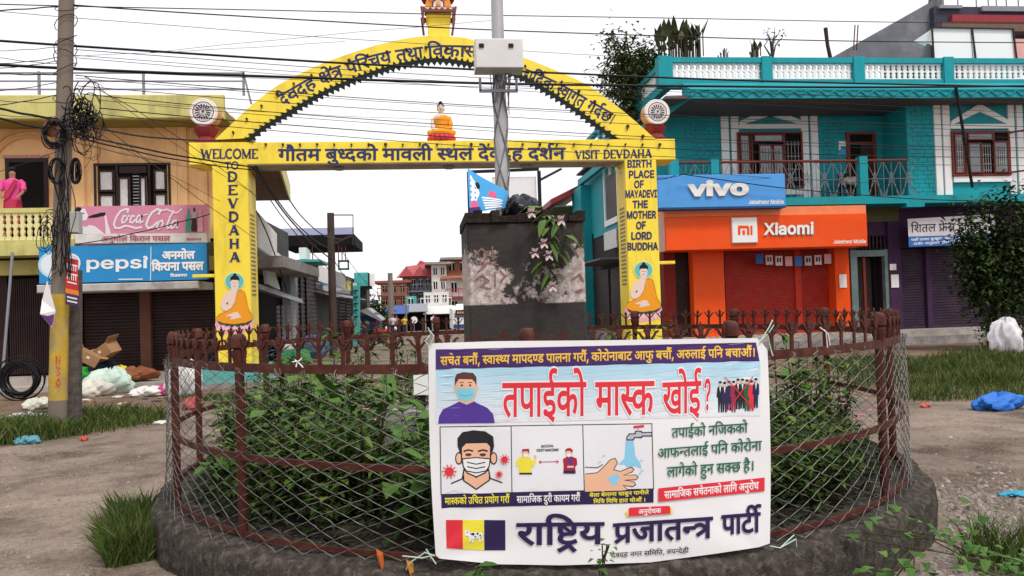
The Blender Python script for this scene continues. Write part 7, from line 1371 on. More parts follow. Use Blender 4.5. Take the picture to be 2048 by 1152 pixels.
pane(f, xs_[1] + .2, (xs_[1] + xs_[2]) / 2 + .1, z0 + .08, z1 - .42, YW - .17, gg, 'open_leaf', M['wood']); pane(f, (xs_[1] + xs_[2]) / 2 + .14, xs_[2] - .05, z0 + .08, z1 - .42, YW - .14, gg, 'open_leaf', M['wood'])
grille(f, xs_[0] + .15, xs_[1] - .1, z0 + .2, z1 - .3, YW - .125, gb, 3); grille(f, xs_[1] + .3, xs_[2] - .15, z0 + .2, z1 - .55, YW - .205, gb, 7); grille(f, xs_[2] + .05, xs_[3] - .1, z0 + .2, z1 - .3, YW - .125, gb, 4)
x0, x1, z0, z1 = px2(1901, 263, 2017, 352, YB - .03); f, xs_, t = wood_window(th, x0, x1, z0, z1, YB - .08, M['wood'], (.24, .72))
pane(f, xs_[0] + .09, xs_[1] - .06, z0 + .08, z1 - .08, YB - .10, gg, 'pane', M['wood']); pane(f, xs_[1] + .05, xs_[2] - .02, z1 - .30, z1 - .06, YB - .14, gg, 'top_light', M['wood'])
pane(f, xs_[1] + .05, xs_[1] + .50, z0 + .08, z1 - .38, YB - .15, gg, 'open_leaf', M['wood']); pane(f, xs_[2] - .05, xs_[3] - .1, z0 + .08, z1 - .34, YB - .16, gg, 'open_leaf', M['wood'])
grille(f, xs_[0] + .15, xs_[1] - .1, z0 + .2, z1 - .3, YB - .125, gb, 3); grille(f, xs_[1] + .55, xs_[2] - .08, z0 + .1, z1 - .4, YB - .1, gb, 4); grille(f, xs_[2] + .08, xs_[3] - .2, z0 + .2, z1 - .5, YB - .185, gb, 4)
b = MB(M['wood']); xh = xs_[3] + .02; zl, zh = z0 + .1, z1 - .05
for q in ((xh, YB - .05, zl, xh + .34, YB - .5, zl), (xh, YB - .05, zh, xh + .34, YB - .5, zh), (xh + .34, YB - .5, zl, xh + .34, YB - .5, zh), (xh, YB - .05, zl, xh, YB - .05, zh)): b.bar(q[:3], q[3:], .05, .05)
b.build('open_leaf', f)
# balcony door
x0, x1, z0, z1 = px2(1693, 264, 1752, 402, YW); b = MB(M['wood']); b.box(x0, x0 + .12, YW - .07, YW - .002, zsl1, z1); b.box(x1 - .12, x1, YW - .07, YW - .002, zsl1, z1); b.box(x0 + .12, x1 - .12, YW - .07, YW - .002, z1 - .1, z1); b.box(x0 + .12, x1 - .12, YW - .07, YW - .002, z1 - .42, z1 - .34)
b.m = M['dark']; b.box(x0 + .12, x1 - .12, YW - .012, YW - .004, zsl1, z1 - .1); b.m = M['wood_d']; b.box(x0 + .5, x1 - .12, YW - .04, YW - .014, zsl1, z1 - .42); b.build('balcony_door', th)
b = MB(WHT); q = P(1687, 297, YW); b.box(q.x - .17, q.x + .17, YW - .02, YW - .003, q.z - .24, q.z + .24); b.m = flat('poster_blue', (.06, .32, .62)); b.box(q.x - .13, q.x + .13, YW - .024, YW - .021, q.z - .2, q.z - .02); b.build('wall_notice', th)
# railing
zr = 5.72; YQ = 23.05; b = MB(M['wood']); xA, xB, xE = P(1355, 335, YQ).x, P(1724, 335, YQ).x, P(1814, 335, YQ).x
for a, c in ((xA, P(1420, 335, YQ).x), (P(1437, 335, YQ).x, xB - .14), (xB + .14, xE)): b.tube([(a, YQ, zr), (c, YQ, zr)], .04, 8)
b.m = flat('grey_rail_bars', (.20, .20, .21)); x = xA
while x < xE - .2:
    for q in ((x, zsl1, x + .52, zr - .04), (x + .52, zsl1, x, zr - .04), (x, zsl1, x, zr - .04), (x + .26, zsl1, x + .26, zr - .04), (x, 5.15, x + .52, 5.15), (x + .06, zsl1, x + .26, 5.4), (x + .46, zsl1, x + .26, 5.4)): b.bar((q[0], YQ, q[1]), (q[2], YQ, q[3]), .014, .014, (0, 1, 0))
    x += .55
b.m = TE; b.box(xB - .13, xB + .13, YQ - .1, YQ + .14, zsl1, zr + .12); c = P(1428, 335, YQ).x; b.box(c - .12, c + .12, YQ - .1, YQ + .14, zsl1, zr + .1); b.box(XC, XC + .25, YQ - .1, YQ + .14, zsl1, zr + .1); b.build('balcony_railing', th)
# roof: scalloped eave, parapet, posts, balustrades
YE = 22.2; ze0, ze1 = Z(1680, 196, YE), Z(1680, 178, YE); xe = P(1382, 190, YE).x
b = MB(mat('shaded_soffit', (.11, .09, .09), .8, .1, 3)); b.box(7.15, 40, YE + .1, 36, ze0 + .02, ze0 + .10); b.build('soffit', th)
b = MB(TE); zp0 = Z(1680, 166, 23.0); b.prism([(xe, YE, ze0), (xe, YE, ze1), (xe, 23.0, zp0), (xe, 23.0, ze0 + .105), (xe, YE + .099, ze0 + .105), (xe, YE + .099, ze0)], (40 - xe, 0, 0))
b.prism([(xe - .003, YE + .02, ze0), (xe - .003, YE + .02, ze1), (7.0, 25.2, ze1 - .55), (7.0, 25.2, ze0 - .55)], (0, .3, .02)); b.prism([(7.0, 25.2, ze0 - .6), (7.0, 25.2, ze1 - .6), (7.0, 35, ze1 - .6), (7.0, 35, ze0 - .6)], (.2, 0, 0))
b.m = M['teal_d']; x = xe
while x < 24:
    b.prism([(x, YE - .004, ze0 + .04), (x + .2, YE - .004, ze0 + .2), (x + .4, YE - .004, ze0 + .04), (x + .4, YE - .004, ze0 + .085), (x + .2, YE - .004, ze0 + .25), (x, YE - .004, ze0 + .085)], (0, -.03, 0)); x += .42
b.box(xe, 24, YE - .03, YE - .004, ze1 - .05, ze1 - .003)
b.build('eave', th)
YP = 23.1; zt0, zt1 = zp0 + .02, Z(1680, 116, YP)
b = MB(TE); b.box(XC, 40, YP - .04, YP + .24, zt1 - .16, zt1); b.box(XC, 40, YP - .04, YP + .24, zt0 - .14, zt0 + .12); b.box(XC - .04, XC + .2, YP + .24, 35, zt1 - .16, zt1); b.box(XC - .04, XC + .2, YP + .24, 35, zt0 - .14, zt0 + .12)
pp = [(1316, 1344), (1523, 1543), (1706, 1727), (1886, 1905), (2062, 2080)]
for a, c in pp: b.box(P(a, 140, YP).x, P(c, 140, YP).x, YP - .08, YP + .28, zt0 - .1, zt1 + .03)
for y in (26, 29, 32): b.box(XC - .06, XC + .22, y, y + .35, zt0, zt1 + .03)
b.build('parapet', th)
for (a, c), (d, e) in zip(pp[:-1], pp[1:]): b = MB(WHT); balustrade(b, P(c, 140, YP).x, P(d, 140, YP).x, YP + .06, zt0 + .12, zt1 - .16, .19); b.build('roof_balustrade', th)
b = MB(WHT); balustrade(b, YP + .4, 32, XC + .05, zt0 + .12, zt1 - .16, .22, 'y'); b.build('roof_balustrade', th)
# the street side: white arched frames over windows, slab, shutters
b = MB(M['wood_d']); b.box(XC - .012, XC - .002, 29.6, 31.4, 4.9, 6.6); b.build('side_window', th)
b = MB(WHT)
for yc in (29.95, 31.05):
    for i in range(12):
        a0, a1 = pi * i / 12, pi * (i + 1) / 12; b.prism([(XC - .004, yc + r * cos(a), 6.6 + r * sin(a) * 1.3) for r, a in ((.42, a0), (.53, a0), (.53, a1), (.42, a1))], (-.06, 0, 0))
for y in (29.3, 31.5): b.box(XC - .07, XC - .004, y, y + .13, 4.62, 7.4)
b.box(XC - .09, XC - .005, 29.45, 31.48, 4.62, 4.85); b.build('side_window_surround', th)
bx(mat('side_banner_white', (.66, .65, .64)), 'side_sign', (XC - .35, XC - .30, 28.6, 30.6, 3.6, 4.3)); b = MB(M['shut_br'])
for y0_ in (25, 28.2, 31.4):
    for i in range(28): z = .4 + i * .09; b.box(XC - .03, XC - .01, y0_, y0_ + 2.8, z, z + .07)
b.build('side_shutters', th)
bx(mat('grey_awning', (.16, .15, .15)), 'side_awning', (XC - 1.2, XC - .03, 27.6, 33, 3.1, 3.16))

# signs on the phone shop
t = thing('shop_sign', 'large orange fascia sign with a white square logo over the red shutters', 'sign', (10.9, 22.9, 3.1)); x0, x1, z0, z1 = px2(1331, 430, 1735, 497, 22.7)
b = MB(ORG); b.bevbox(x0, x1, 22.7, 23.55, z0, z1, .02); b.m = M['orange_l']; b.box(x0, x1, 22.74, 23.4, z1 + .002, z1 + .25); b.m = mat('faded_side_panel', (.62, .38, .33)); b.box(x0 - .02, x0 - .001, 22.75, 23.9, z0, z1); b.build('panel', t)
q = MB(); p = Paint(q, onY(22.7), step=.001, base=.004); p.text('Jaleshwor Mobile', (1667, 487), (1732, 486), 7, WHT, 30, unit=727); q.build('small_print', t)
q = MB(WHT); a0, a1, c0, c1 = px2(1464, 435, 1515, 486, 22.64); q.bevbox(a0, a1, 22.63, 22.698, c0, c1, .02); lg = q.build('logo_plate', t)
q = MB(); p = Paint(q, onY(22.63), step=.001, base=.003)
p.poly([(1476, 470), (1476, 451), (1496, 451), (1499, 455), (1499, 470), (1494, 470), (1494, 457), (1481, 457), (1481, 470)], ORG); p.rect(1485, 460, 1490, 470, ORG); p.rect(1501, 451, 1505, 470, ORG); q.build('logo', lg)
def raised(txt, a, c, h, Y, bold, par, dep=.05):
    for k in range(2):
        q = MB(); p = Paint(q, (lambda Y_: lambda x, y, l: P(x + (1.3 if k == 0 else 0), y + (1.6 if k == 0 else 0), Y_ - l * (k + 1)))(Y - (.01 if k == 0 else dep)), step=.001, base=.001)
        p.text(txt, a, c, h, flat('grey_letter_side', (.32, .30, .30)) if k == 0 else WHT, bold, unit=727); q.build('letters' if k else 'letter_backs', par)
raised('Xiaomi', (1528, 469), (1628, 467), 22, 22.7, 38, t)
t = thing('shop_sign', 'blue fascia sign with raised white letters above the orange sign', 'sign', (9.4, 22.5, 4.5)); x0, x1, z0, z1 = px2(1316, 349, 1571, 414, 22.4)
b = MB(mat('sky_blue_panel', (.09, .33, .75), .45, .04, 3)); b.bevbox(x0, x1, 22.4, 22.9, z0, z1, .015); b.m = flat('dark_blue_edge', (.02, .06, .18)); b.box(x0, x1, 22.41, 22.9, z0 - .05, z0 - .002); b.build('panel', t)
raised('vivo', (1378, 391), (1497, 388), 27, 22.4, 62, t); q = MB(); p = Paint(q, onY(22.4), step=.001, base=.004); p.text('Jaleshwor Mobile', (1497, 408), (1568, 407), 8, WHT, 30, unit=727); q.build('small_print', t)
t = thing('shop_sign', 'white and blue sign board above the purple shutters, half hidden by the tree', 'sign', (17, 23.4, 3.1)); b = MB(); Q = onY(23.3); b.m = mat('sign_white', (.62, .58, .60), .5, .05, 4); b.poly([Q(1815, 438, 0), Q(1990, 428, 0), Q(1990, 468, 0), Q(1817, 473, 0)]); b.m = mat('sign_blue', (.03, .16, .46), .5, .05, 4); b.poly([Q(1817, 473, 0), Q(1990, 468, 0), Q(1990, 487, 0), Q(1818, 494, 0)]); b.m = M['grey_m']; b.poly([Q(1815, 438, -.1), Q(1818, 494, -.1), Q(1990, 487, -.1), Q(1990, 428, -.1)]); b.build('panel', t)
q = MB(); p = Paint(q, Q, step=.001, base=.004); p.text('शितल फ्रेस हाउस', (1822, 465), (1962, 459), 15, BK, 10); p.text('यहाँ ताजा कुखुरा, खसी तथा माछा पाइन्छ', (1822, 482), (1975, 474), 4, WHT, 20); p.text('अर्डर अनुसार होम डेलिभरी सुविधा छ', (1826, 490), (1975, 482), 4, WHT, 20); q.build('lettering', t)
# paper notices and a string of leaflets
for px, py, w_, h, lb in ((1686, 562, .24, .42, 'white paper notice on the orange column'), (1790, 562, .26, .42, 'white paper notice on the purple wall right of the passage door'), (1786, 534, .22, .2, 'small printed notice above the paper on the purple wall')):
    c = P(px, py, 23.58 if px < 1700 else YR - .14); b = MB(M['white']); b.box(c.x - w_ / 2, c.x + w_ / 2, c.y - .006, c.y + .004, c.z - h / 2, c.z + h / 2); tag(b.build('paper_notice'), lb, 'notice')
cl = [(.03, .14, .4), (.6, .5, .5), (.66, .62, .6), (.66, .4, .4), (.04, .2, .5), (.5, .5, .5), (.66, .6, .6), (.62, .4, .42)]
cn = ('dark blue leaflet at the left end of the string', 'second leaflet of the string, grey on white', 'third leaflet of the string, white', 'fourth leaflet of the string, pinkish', 'bright blue leaflet in the middle of the string', 'grey leaflet right of the bright blue one', 'white leaflet second from the right end of the string', 'pinkish leaflet at the right end of the string')
for i in range(8):
    c = P(1519 + i * 19.5, 517 + 5 * sin(pi * i / 7), 23.55); b = MB(mat('leaflet_' + 'abcdefgh'[i], cl[i], .6, .3, 30)); b.box(c.x - .115, c.x + .115, c.y, c.y + .006, c.z - .16, c.z + .14)
    if i in (1, 2, 5, 6): b.m = BK; b.box(c.x - .07, c.x - .01, c.y - .004, c.y - .001, c.z - .06, c.z + .08); b.box(c.x + .02, c.x + .07, c.y - .004, c.y - .001, c.z - .06, c.z + .08)
    tag(b.build('leaflet'), cn[i], 'leaflet', 'leaflets hung in front of the red shutters')
# behind: stair wall, blank boards, dark red house
gw = thing('grey_house', 'bare grey rendered house with a sloping stair wall behind the turquoise roof', 'house', (24, 31, 0)); YG = 31
b = MB(mat('grey_render', (.15, .145, .16), .9, .15, 1.5, stain=(.30, .29, .29), sfac=.5, sscale=.8, sthr=.56)); b.prism([P(1655, 120, YG), P(1868, 0, YG), P(1872, -40, YG), P(1885, -40, YG), P(1885, 125, YG)], (0, .4, 0)); b.build('stair_wall', gw)
b = MB(mat('dark_violet_wall', (.05, .045, .07))); b.boxpx(1870, 14, 2100, 120, YG - .3, 4); b.m = mat('maroon_band', (.28, .04, .05)); b.boxpx(1905, 30, 2100, 44, YG - .5, .19); b.m = mat('brown_ledge', (.15, .09, .07)); b.boxpx(1885, 45, 2100, 62, YG - .9, .55); b.m = M['grey_m']
for px in (1886, 1915, 1952, 1976, 1992, 2012, 2036): b.boxpx(px, -30, px + 1.5, 14, YG - .3, .04)
b.boxpx(1880, 10, 1925, 16, YG - .45, .12); b.boxpx(1965, 12, 2060, 22, YG - .45, .12); b.boxpx(1880, -8, 2060, -6, YG - .3, .03); b.build('roof_block', gw)
t = thing('blank_hoarding', 'blank white hoarding of two panels on the roof behind the balustrade', 'hoarding', (20, 27.5, 8)); b = MB(M['white']); b.boxpx(1866, 57, 1943, 118, 27.5, .05); b.boxpx(1946, 58, 2026, 118, 27.5, .05); b.prism([P(1828, 82, 27.8), P(1864, 58, 27.5), P(1866, 92, 27.5), P(1856, 86, 27.6), P(1850, 92, 27.7)], (0, .02, 0)); b.build('panel', t)
b = MB(M['wood_d'])
for a, c in (((1864, 54), (1868, 122)), ((1944, 56), (1952, 122)), ((2026, 58), (2034, 122)), ((1864, 55), (2027, 58))): b.bar(P(*a, 27.45), P(*c, 27.45), .05, .05)
b.build('frame', t)
b = MB(mat('pink_wall', (.72, .36, .32))); b.boxpx(2030, 78, 2120, 122, 28, 3); tag(b.build('pink_house'), 'corner of a pink house behind the white hoarding', 'house')
b = MB(M['wood_d']); b.tube([P(1662, 122, 25), P(1655, 90, 25), P(1651, 56, 25)], [.07, .06, .07], 8); tag(b.build('wooden_post'), 'crooked dark wooden post on the turquoise roof', 'post')
for i, px in enumerate((1708, 1714)): b = MB(M['rust']); b.tube([P(px - 1, 100, 30.5), P(px + 2, 50, 30.5)], .025, 5); tag(b.build('reinforcing_rod'), ('left', 'right')[i] + ' one of two thin rods sticking up before the stair wall', 'rod', 'rods above the stair wall')
b = MB(M['black']); b.tube([P(1912, 175, 22.1), P(1945, 375, 22.6)], .045, 7); tag(b.build('slanting_pole'), 'thin dark pole slanting in front of the right bay window', 'pole')
c = P(1700, 375, 23.9); t = thing('chair', 'dark plastic chair with clothes on the turquoise balcony', 'chair', (c.x, 23.9, zsl1)); b = MB(M['black'])
for sx in (-.22, .22):
    for sy in (-.2, .2): b.bar((c.x + sx, 23.9 + sy, zsl1), (c.x + sx, 23.9 + sy, zsl1 + .42), .04, .04)
b.build('legs', t); b = MB(M['black']); b.box(c.x - .25, c.x + .25, 23.66, 24.14, zsl1 + .42, zsl1 + .46); b.build('seat', t); b = MB(M['black']); b.box(c.x - .25, c.x + .25, 24.1, 24.15, zsl1 + .46, zsl1 + .9); b.build('backrest', t)
crumple((c.x, 23.85, zsl1 + .58), .26, .2, .14, mat('folded_clothes', (.55, .45, .42), .8, .3, 9), 'clothes_bundle', 'pale bundle of clothes lying on the balcony chair', 'clothes', 14, 8, .3, 5)

# ------------------------------------------------------------------ the street beyond the arch
def sbox(b, x0, y0, x1, y1, Xf, dep, m=None):        # box on a street-side facade (plane x = Xf) spanning that window of the view
    ym = (y0 + y1) / 2; Ya, Yb = PX(x0, ym, Xf).y, PX(x1, ym, Xf).y; xm = (x0 + x1) / 2; z0, z1 = PX(xm, y1, Xf).z, PX(xm, y0, Xf).z
    if m: b.m = m
    if Ya > Yb: Ya, Yb = Yb, Ya
    b.box(min(Xf, Xf + dep), max(Xf, Xf + dep), Ya, Yb, z0, z1); return Ya, Yb, z0, z1
dw = mat('dim_grey_wall', (.085, .083, .085), .85, .2, 2, stain=(.05, .05, .05), sfac=.6); tq = mat('turquoise_paint', (.08, .40, .38), .6, .15, 3); sgn = mat('weathered_signboard', (.78, .77, .73), .7, .1, 3, stain=(.5, .5, .42), sfac=.4)
gsh = mat('grey_brown_shutter', (.075, .06, .055), .6, .2, 3)
X1 = -4.8
s1 = thing('shop', 'dark open shop behind the left pillar under weathered white signboards', 'shop', (X1, 25, 0)); b = MB(M['dark']); sbox(b, 508, 560, 574, 690, X1 - .35, -3); b.m = dw; b.box(X1 - 4, X1 - .36, 24.2, 31, 2.9, 4.6); b.build('body', s1)
b = MB(sgn); b.prism([P(516, 424, 23), P(554, 468, 25.5), P(554, 520, 25.5), P(516, 494, 23)], (-.1, 0, 0)); b.build('signboard', s1); b = MB(sgn); b.prism([P(528, 515, 24), P(546, 530, 25.6), P(561, 580, 25.6), P(536, 568, 24)], (-.1, 0, 0)); b.build('signboard', s1); b = MB(sgn); b.prism([P(556, 505, 27), P(568, 515, 28.5), P(568, 545, 28.5), P(556, 540, 27)], (-.1, 0, 0)); b.build('signboard', s1)
b = MB(M['tin']); b.prism([P(516, 567, 22.6), P(604, 598, 25), P(607, 607, 25), P(516, 577, 22.6)], (-.9, .1, .25)); b.build('awning', s1)
random.seed(12)
for k, px in enumerate((556, 566, 577, 588)):
    b = MB(flat('snack_packets', (.35, .33, .33))); c = P(px, 612, 26.5)
    for j in range(9): b.prism([(c.x - .05, 26.5, c.z - j * .14), (c.x + .06, 26.5, c.z - j * .14 + .02), (c.x + .05, 26.5, c.z - j * .14 - .11), (c.x - .06, 26.5, c.z - j * .14 - .10)], (0, .02, 0))
    tag(b.build('packet_strip'), 'hanging strip of silvery snack packets, ' + ('first', 'second', 'third', 'fourth')[k] + ' from the left pillar', 'snacks', 'strips of snack packets at the open shop')
s2 = thing('shop', 'grey concrete shop with closed shutters under a dark raised roof slab', 'shop', (X1, 32, gz(32))); b = MB(M['concrete']); sbox(b, 568, 524, 638, 544, X1 + .9, -4); b.build('slab', s2)
b = MB(dw); sbox(b, 574, 545, 660, 690, X1 - .3, -4); b.m = mat('pale_blue_grey_pillar', (.25, .29, .32)); sbox(b, 582, 546, 596, 690, X1, -.3); b.build('wall', s2)
Ya, Yb = PX(598, 600, X1).y, PX(640, 600, X1).y; b = MB(gsh)
for i in range(34): z = gz(30) + .3 + i * .09; b.box(X1 - .2, X1 - .18 + .03 * (i % 2), Ya, Yb, z, z + .088)
b.m = M['dark']
for y in (Ya + 1.1, Ya + 2.6): b.box(X1 - .17, X1 - .1, y, y + .12, gz(30), 3.4)
b.build('roller_shutter', s2)
b = MB(M['dark']); b.boxpx(556, 470, 709, 491, 38, 5); b.build('roof_slab', s2); b = MB(); b.m = mat('pale_violet_sheet', (.40, .42, .60), .5, .08, 3); b.boxpx(541, 456, 708, 470, 38.1, .06); b.m = M['rust']
for px in (600, 607, 614, 624, 676, 683, 690): b.boxpx(px, 492, px + 1.6, 524, 37.5, .08)
b.build('roof_rods', s2); b = MB(tq); b.boxpx(571, 519, 640, 524, 31.4, 3); b.build('roof_edge', s2); b = MB(sgn); b.boxpx(598, 495, 612, 518, 33, 1.2)
b.build('roof_tank', s2)
s3 = thing('shop', 'row of small shops with a turquoise pillar and pale signboards by the street pole', 'shop', (X1, 42, gz(42))); b = MB(dw); sbox(b, 640, 545, 712, 690, X1 - .4, -5); b.m = M['dark']; sbox(b, 672, 590, 705, 690, X1 - .38, .06); b.build('wall', s3)
for y in (36.5, 40.2, 44, 48.2, 52.4):
    b = MB(gsh)
    for i in range(24): z = gz(y) + .3 + i * .1; b.box(X1 - .39, X1 - .34 + .03 * (i % 2), y, y + 3.1, z, z + .098)
    b.build('roller_shutter', s3); b = MB(M['tin']); b.prism([(X1 - .38, y - .1, 2.5), (X1 + .7, y - .1, 2.2), (X1 + .7, y - .1, 2.24), (X1 - .38, y - .1, 2.54)], (0, 3.4, 0)); b.build('awning', s3)
    b = MB(mat('street_board_' + 'abcde'[int(y) % 5], ((.5, .06, .05), (.06, .16, .42), (.6, .58, .5), (.55, .42, .08), (.1, .3, .2))[int(y) % 5], .6, .25, 6)); b.box(X1 + .1, X1 + .16, y + .2, y + 2.4, 2.75, 3.35); b.build('signboard', s3)
b = MB(sgn); b.prism([P(637, 528, 36), P(656, 538, 36), P(656, 568, 36), P(637, 562, 36)], (0, .1, 0)); b.build('signboard', s3); b = MB(sgn); b.prism([P(668, 541, 40), P(690, 548, 40), P(691, 578, 40), P(668, 574, 40)], (0, .1, 0)); b.build('signboard', s3)
b = MB(M['tin']); b.prism([P(643, 570, 37), P(700, 580, 40), P(700, 588, 40), P(650, 582, 37)], (-.6, .1, .2)); b.build('awning', s3)
b = MB(tq); b.prism([P(706, 571, 41), P(719, 571, 41), P(719, 690, 41), P(706, 690, 41)], (0, .4, 0)); b.m = M['dark']
for i in range(5): c = P(712, 585 + i * 13, 40.98); b.line = None; b.box(c.x - .12, c.x + .12, 40.97, 40.995, c.z + .1, c.z + .13); b.box(c.x - .02, c.x + .02, 40.972, 40.997, c.z - .12, c.z + .1); b.box(c.x - .12, c.x - .08, 40.974, 40.999, c.z - .08, c.z + .09)
b.build('pillar', s3)
b = MB(tq); 
for q in ((676, 520, 698, 524), (676, 536, 698, 540), (676, 520, 679, 540), (695, 520, 698, 540)): b.boxpx(*q, 41, .1)
b.build('balcony_frame', s3)
s4 = thing('house', 'turquoise house with a box sign at the end of the left shop row', 'house', (-5, 58, gz(58))); b = MB(tq); b.boxpx(708, 545, 736, 572, 58, 4); b.m = M['dark']; b.boxpx(708, 572, 742, 578, 56.5, 1.4); b.m = dw; b.boxpx(700, 572, 735, 690, 58.5, 3); b.m = M['white']; b.boxpx(737, 547, 749, 572, 57, .3); b.m = M['dark']; b.boxpx(736, 546, 739, 573, 56.9, .5); b.build('body', s4)
b = MB(mat('blue_tin_shed', (.03, .07, .20), .6, .15, 3)); b.prism([P(722, 632, 50), P(750, 625, 50), P(758, 640, 50), P(758, 700, 50), P(722, 700, 50)], (0, 4, 0)); b.m = M['tin']; b.prism([P(718, 622, 49.5), P(734, 616, 49.5), P(764, 640, 49.5), P(762, 643, 49.5)], (0, 4.6, 0)); tag(b.build('tin_shed'), 'dark blue tin shed with a sloping roof beside the street', 'shed')
# green house with a red eave on the right, beyond the turquoise house
gh = thing('house', 'green house with a red sloping eave, between the concrete block and the turquoise house', 'house', (8, 40, gz(40))); b = MB(mat('pale_green_wall', (.20, .28, .14), .7, .1, 2)); b.box(7.5, 16, 36.6, 46, gz(40), 6.4); b.build('wall', gh)
b = MB(M['wood_d'])
for y in (38, 41, 44): b.box(7.43, 7.49, y, y + 1.4, 3.9, 5.9); b.box(7.43, 7.49, y, y + 2.2, gz(40) + .2, 2.6)
b.build('openings', gh)
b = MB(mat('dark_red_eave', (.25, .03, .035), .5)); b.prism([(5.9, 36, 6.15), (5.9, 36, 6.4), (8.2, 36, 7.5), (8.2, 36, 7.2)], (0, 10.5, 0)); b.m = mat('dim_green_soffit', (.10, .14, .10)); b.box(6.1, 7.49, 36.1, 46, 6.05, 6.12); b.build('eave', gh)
b = MB(TE); b.box(7.0, 7.45, 34.4, 36.5, gz(35), 6.8); b.m = M['white']; b.box(6.9, 6.99, 34.5, 36, 3.4, 4.4); tag(b.build('corner_stair_block'), 'narrow turquoise stair block between the green house and the turquoise house', 'stair block')
# houses closing the street
def far_house(label, px0, px1, yt, yb, Y, wm, rows, cols, roof=None, balc=None, name='house', low=None):
    a, c, z0, z1 = px2(px0, yt, px1, yb, Y); t = thing(name, label, 'house', ((a + c) / 2, Y, z0)); b = MB(wm); b.box(a, c, Y, Y + 8, min(z0, gz(Y) - .3), z1); b.build('wall', t); h = (z1 - z0) / rows
    for r in range(rows):
        for q in range(cols):
            w_ = (c - a) / cols; x = a + w_ * (q + .5); b = MB(M['dark']); b.box(x - w_ * .22, x + w_ * .22, Y - .06, Y - .005, z0 + h * r + h * .28, z0 + h * r + h * .78); f = b.build('window', t)
            b = MB(M['white']); b.box(x - w_ * .26, x + w_ * .26, Y - .09, Y - .061, z0 + h * r + h * .78, z0 + h * r + h * .84); b.box(x - .04, x + .04, Y - .09, Y - .061, z0 + h * r + h * .28, z0 + h * r + h * .779); b.build('frame', f)
        if balc and r:
            b = MB(balc); z = z0 + h * r; b.box(a - .4, c + .3, Y - 1.2, Y - .1, z - .12, z + .06); b.box(a - .4, c + .3, Y - 1.22, Y - 1.16, z + .85, z + .95)
            for k in range(9): x = a - .36 + (c - a + .6) * k / 8; b.box(x - .03, x + .03, Y - 1.21, Y - 1.17, z + .061, z + .849)
            b.build('balcony', t)
    if roof:
        b = MB(roof[1])
        if roof[0] == 'slab': b.box(a - .8, c + .6, Y - 1, Y + 8.4, z1, z1 + .3)
        else:
            b.prism([(a - .8, Y - 1.2, z1 - .2), (c + .8, Y - 1.2, z1 - .2), (c - .4, Y + 3, z1 + 1.9), (a + (c - a) * .62, Y + 3, z1 + 2.3), (a + (c - a) * .5, Y + 3, z1 + 1.7), (a + .4, Y + 3, z1 + 1.5)], (0, .2, .02))
            for u in (.15, .6): x = a + (c - a) * u; b.prism([(x - .9, Y - 1.3, z1), (x + .9, Y - 1.3, z1), (x, Y - 1.3, z1 + 1.3)], (0, 3, .3))
        b.build('roof', t)
    return t
far_house('far reddish house with railed balconies behind the thin street pole', 762, 814, 566, 640, 100, mat('tan_wall', (.42, .27, .20)), 3, 3, ('slab', mat('terracotta', (.30, .09, .06))), mat('terracotta', (.30, .09, .06)))
far_house('far grey house with a bright red hipped roof', 806, 864, 553, 642, 105, mat('blue_grey_wall', (.20, .21, .25)), 3, 4, ('hip', M['redroof']), M['grey_m'])
far_house('far white house with a flat slab roof next to the brick house', 864, 894, 529, 640, 103, M['offwhite'], 4, 2, ('slab', M['concrete']))
far_house('far raw brick house, the tallest at the end of the street', 894, 960, 519, 640, 108, M['brick'], 4, 3, ('slab', M['concrete']))
far_house('far white house with red balconies just left of the concrete block', 897, 990, 556, 630, 92, mat('cream_wall', (.60, .54, .50)), 2, 4, ('slab', mat('orange_brown_roof', (.40, .17, .10))), mat('maroon_balcony', (.28, .03, .05)))
far_house('far white house with one wide balcony above dark shops', 848, 898, 584, 640, 90, M['offwhite'], 2, 3, None, M['white'])
far_house('small turquoise house under the red roofed grey house', 812, 832, 592, 640, 88, tq, 2, 1)
for i, (a, c, yt, m_, lb) in enumerate(((776, 812, 622, 'blue_tarpaulin', 'low stall under a blue sheet by the thin street pole'), (814, 850, 618, 'grey_tarpaulin', 'low stall under a grey sheet in the middle of the far market'), (852, 906, 622, 'white_tarpaulin', 'low dark stall with a pale roof beside the bus'))):
    x0, x1, z0, z1 = px2(a, yt, c, 660, 80 + i); t = thing('market_stall', lb, 'stall', ((x0 + x1) / 2, 80 + i, gz(80))); b = MB(M['dark']); b.box(x0, x1, 80 + i, 83 + i, gz(80), z1); b.build('stall_front', t); b = MB(mat(m_, ((.05, .10, .30), (.25, .26, .28), (.60, .58, .56))[i])); b.prism([(x0 - .3, 78.4 + i, z1 - .3), (x0 - .3, 83 + i, z1 + .5), (x1 + .3, 83 + i, z1 + .5), (x1 + .3, 78.4 + i, z1 - .3)], (0, 0, .06)); b.build('roof', t)
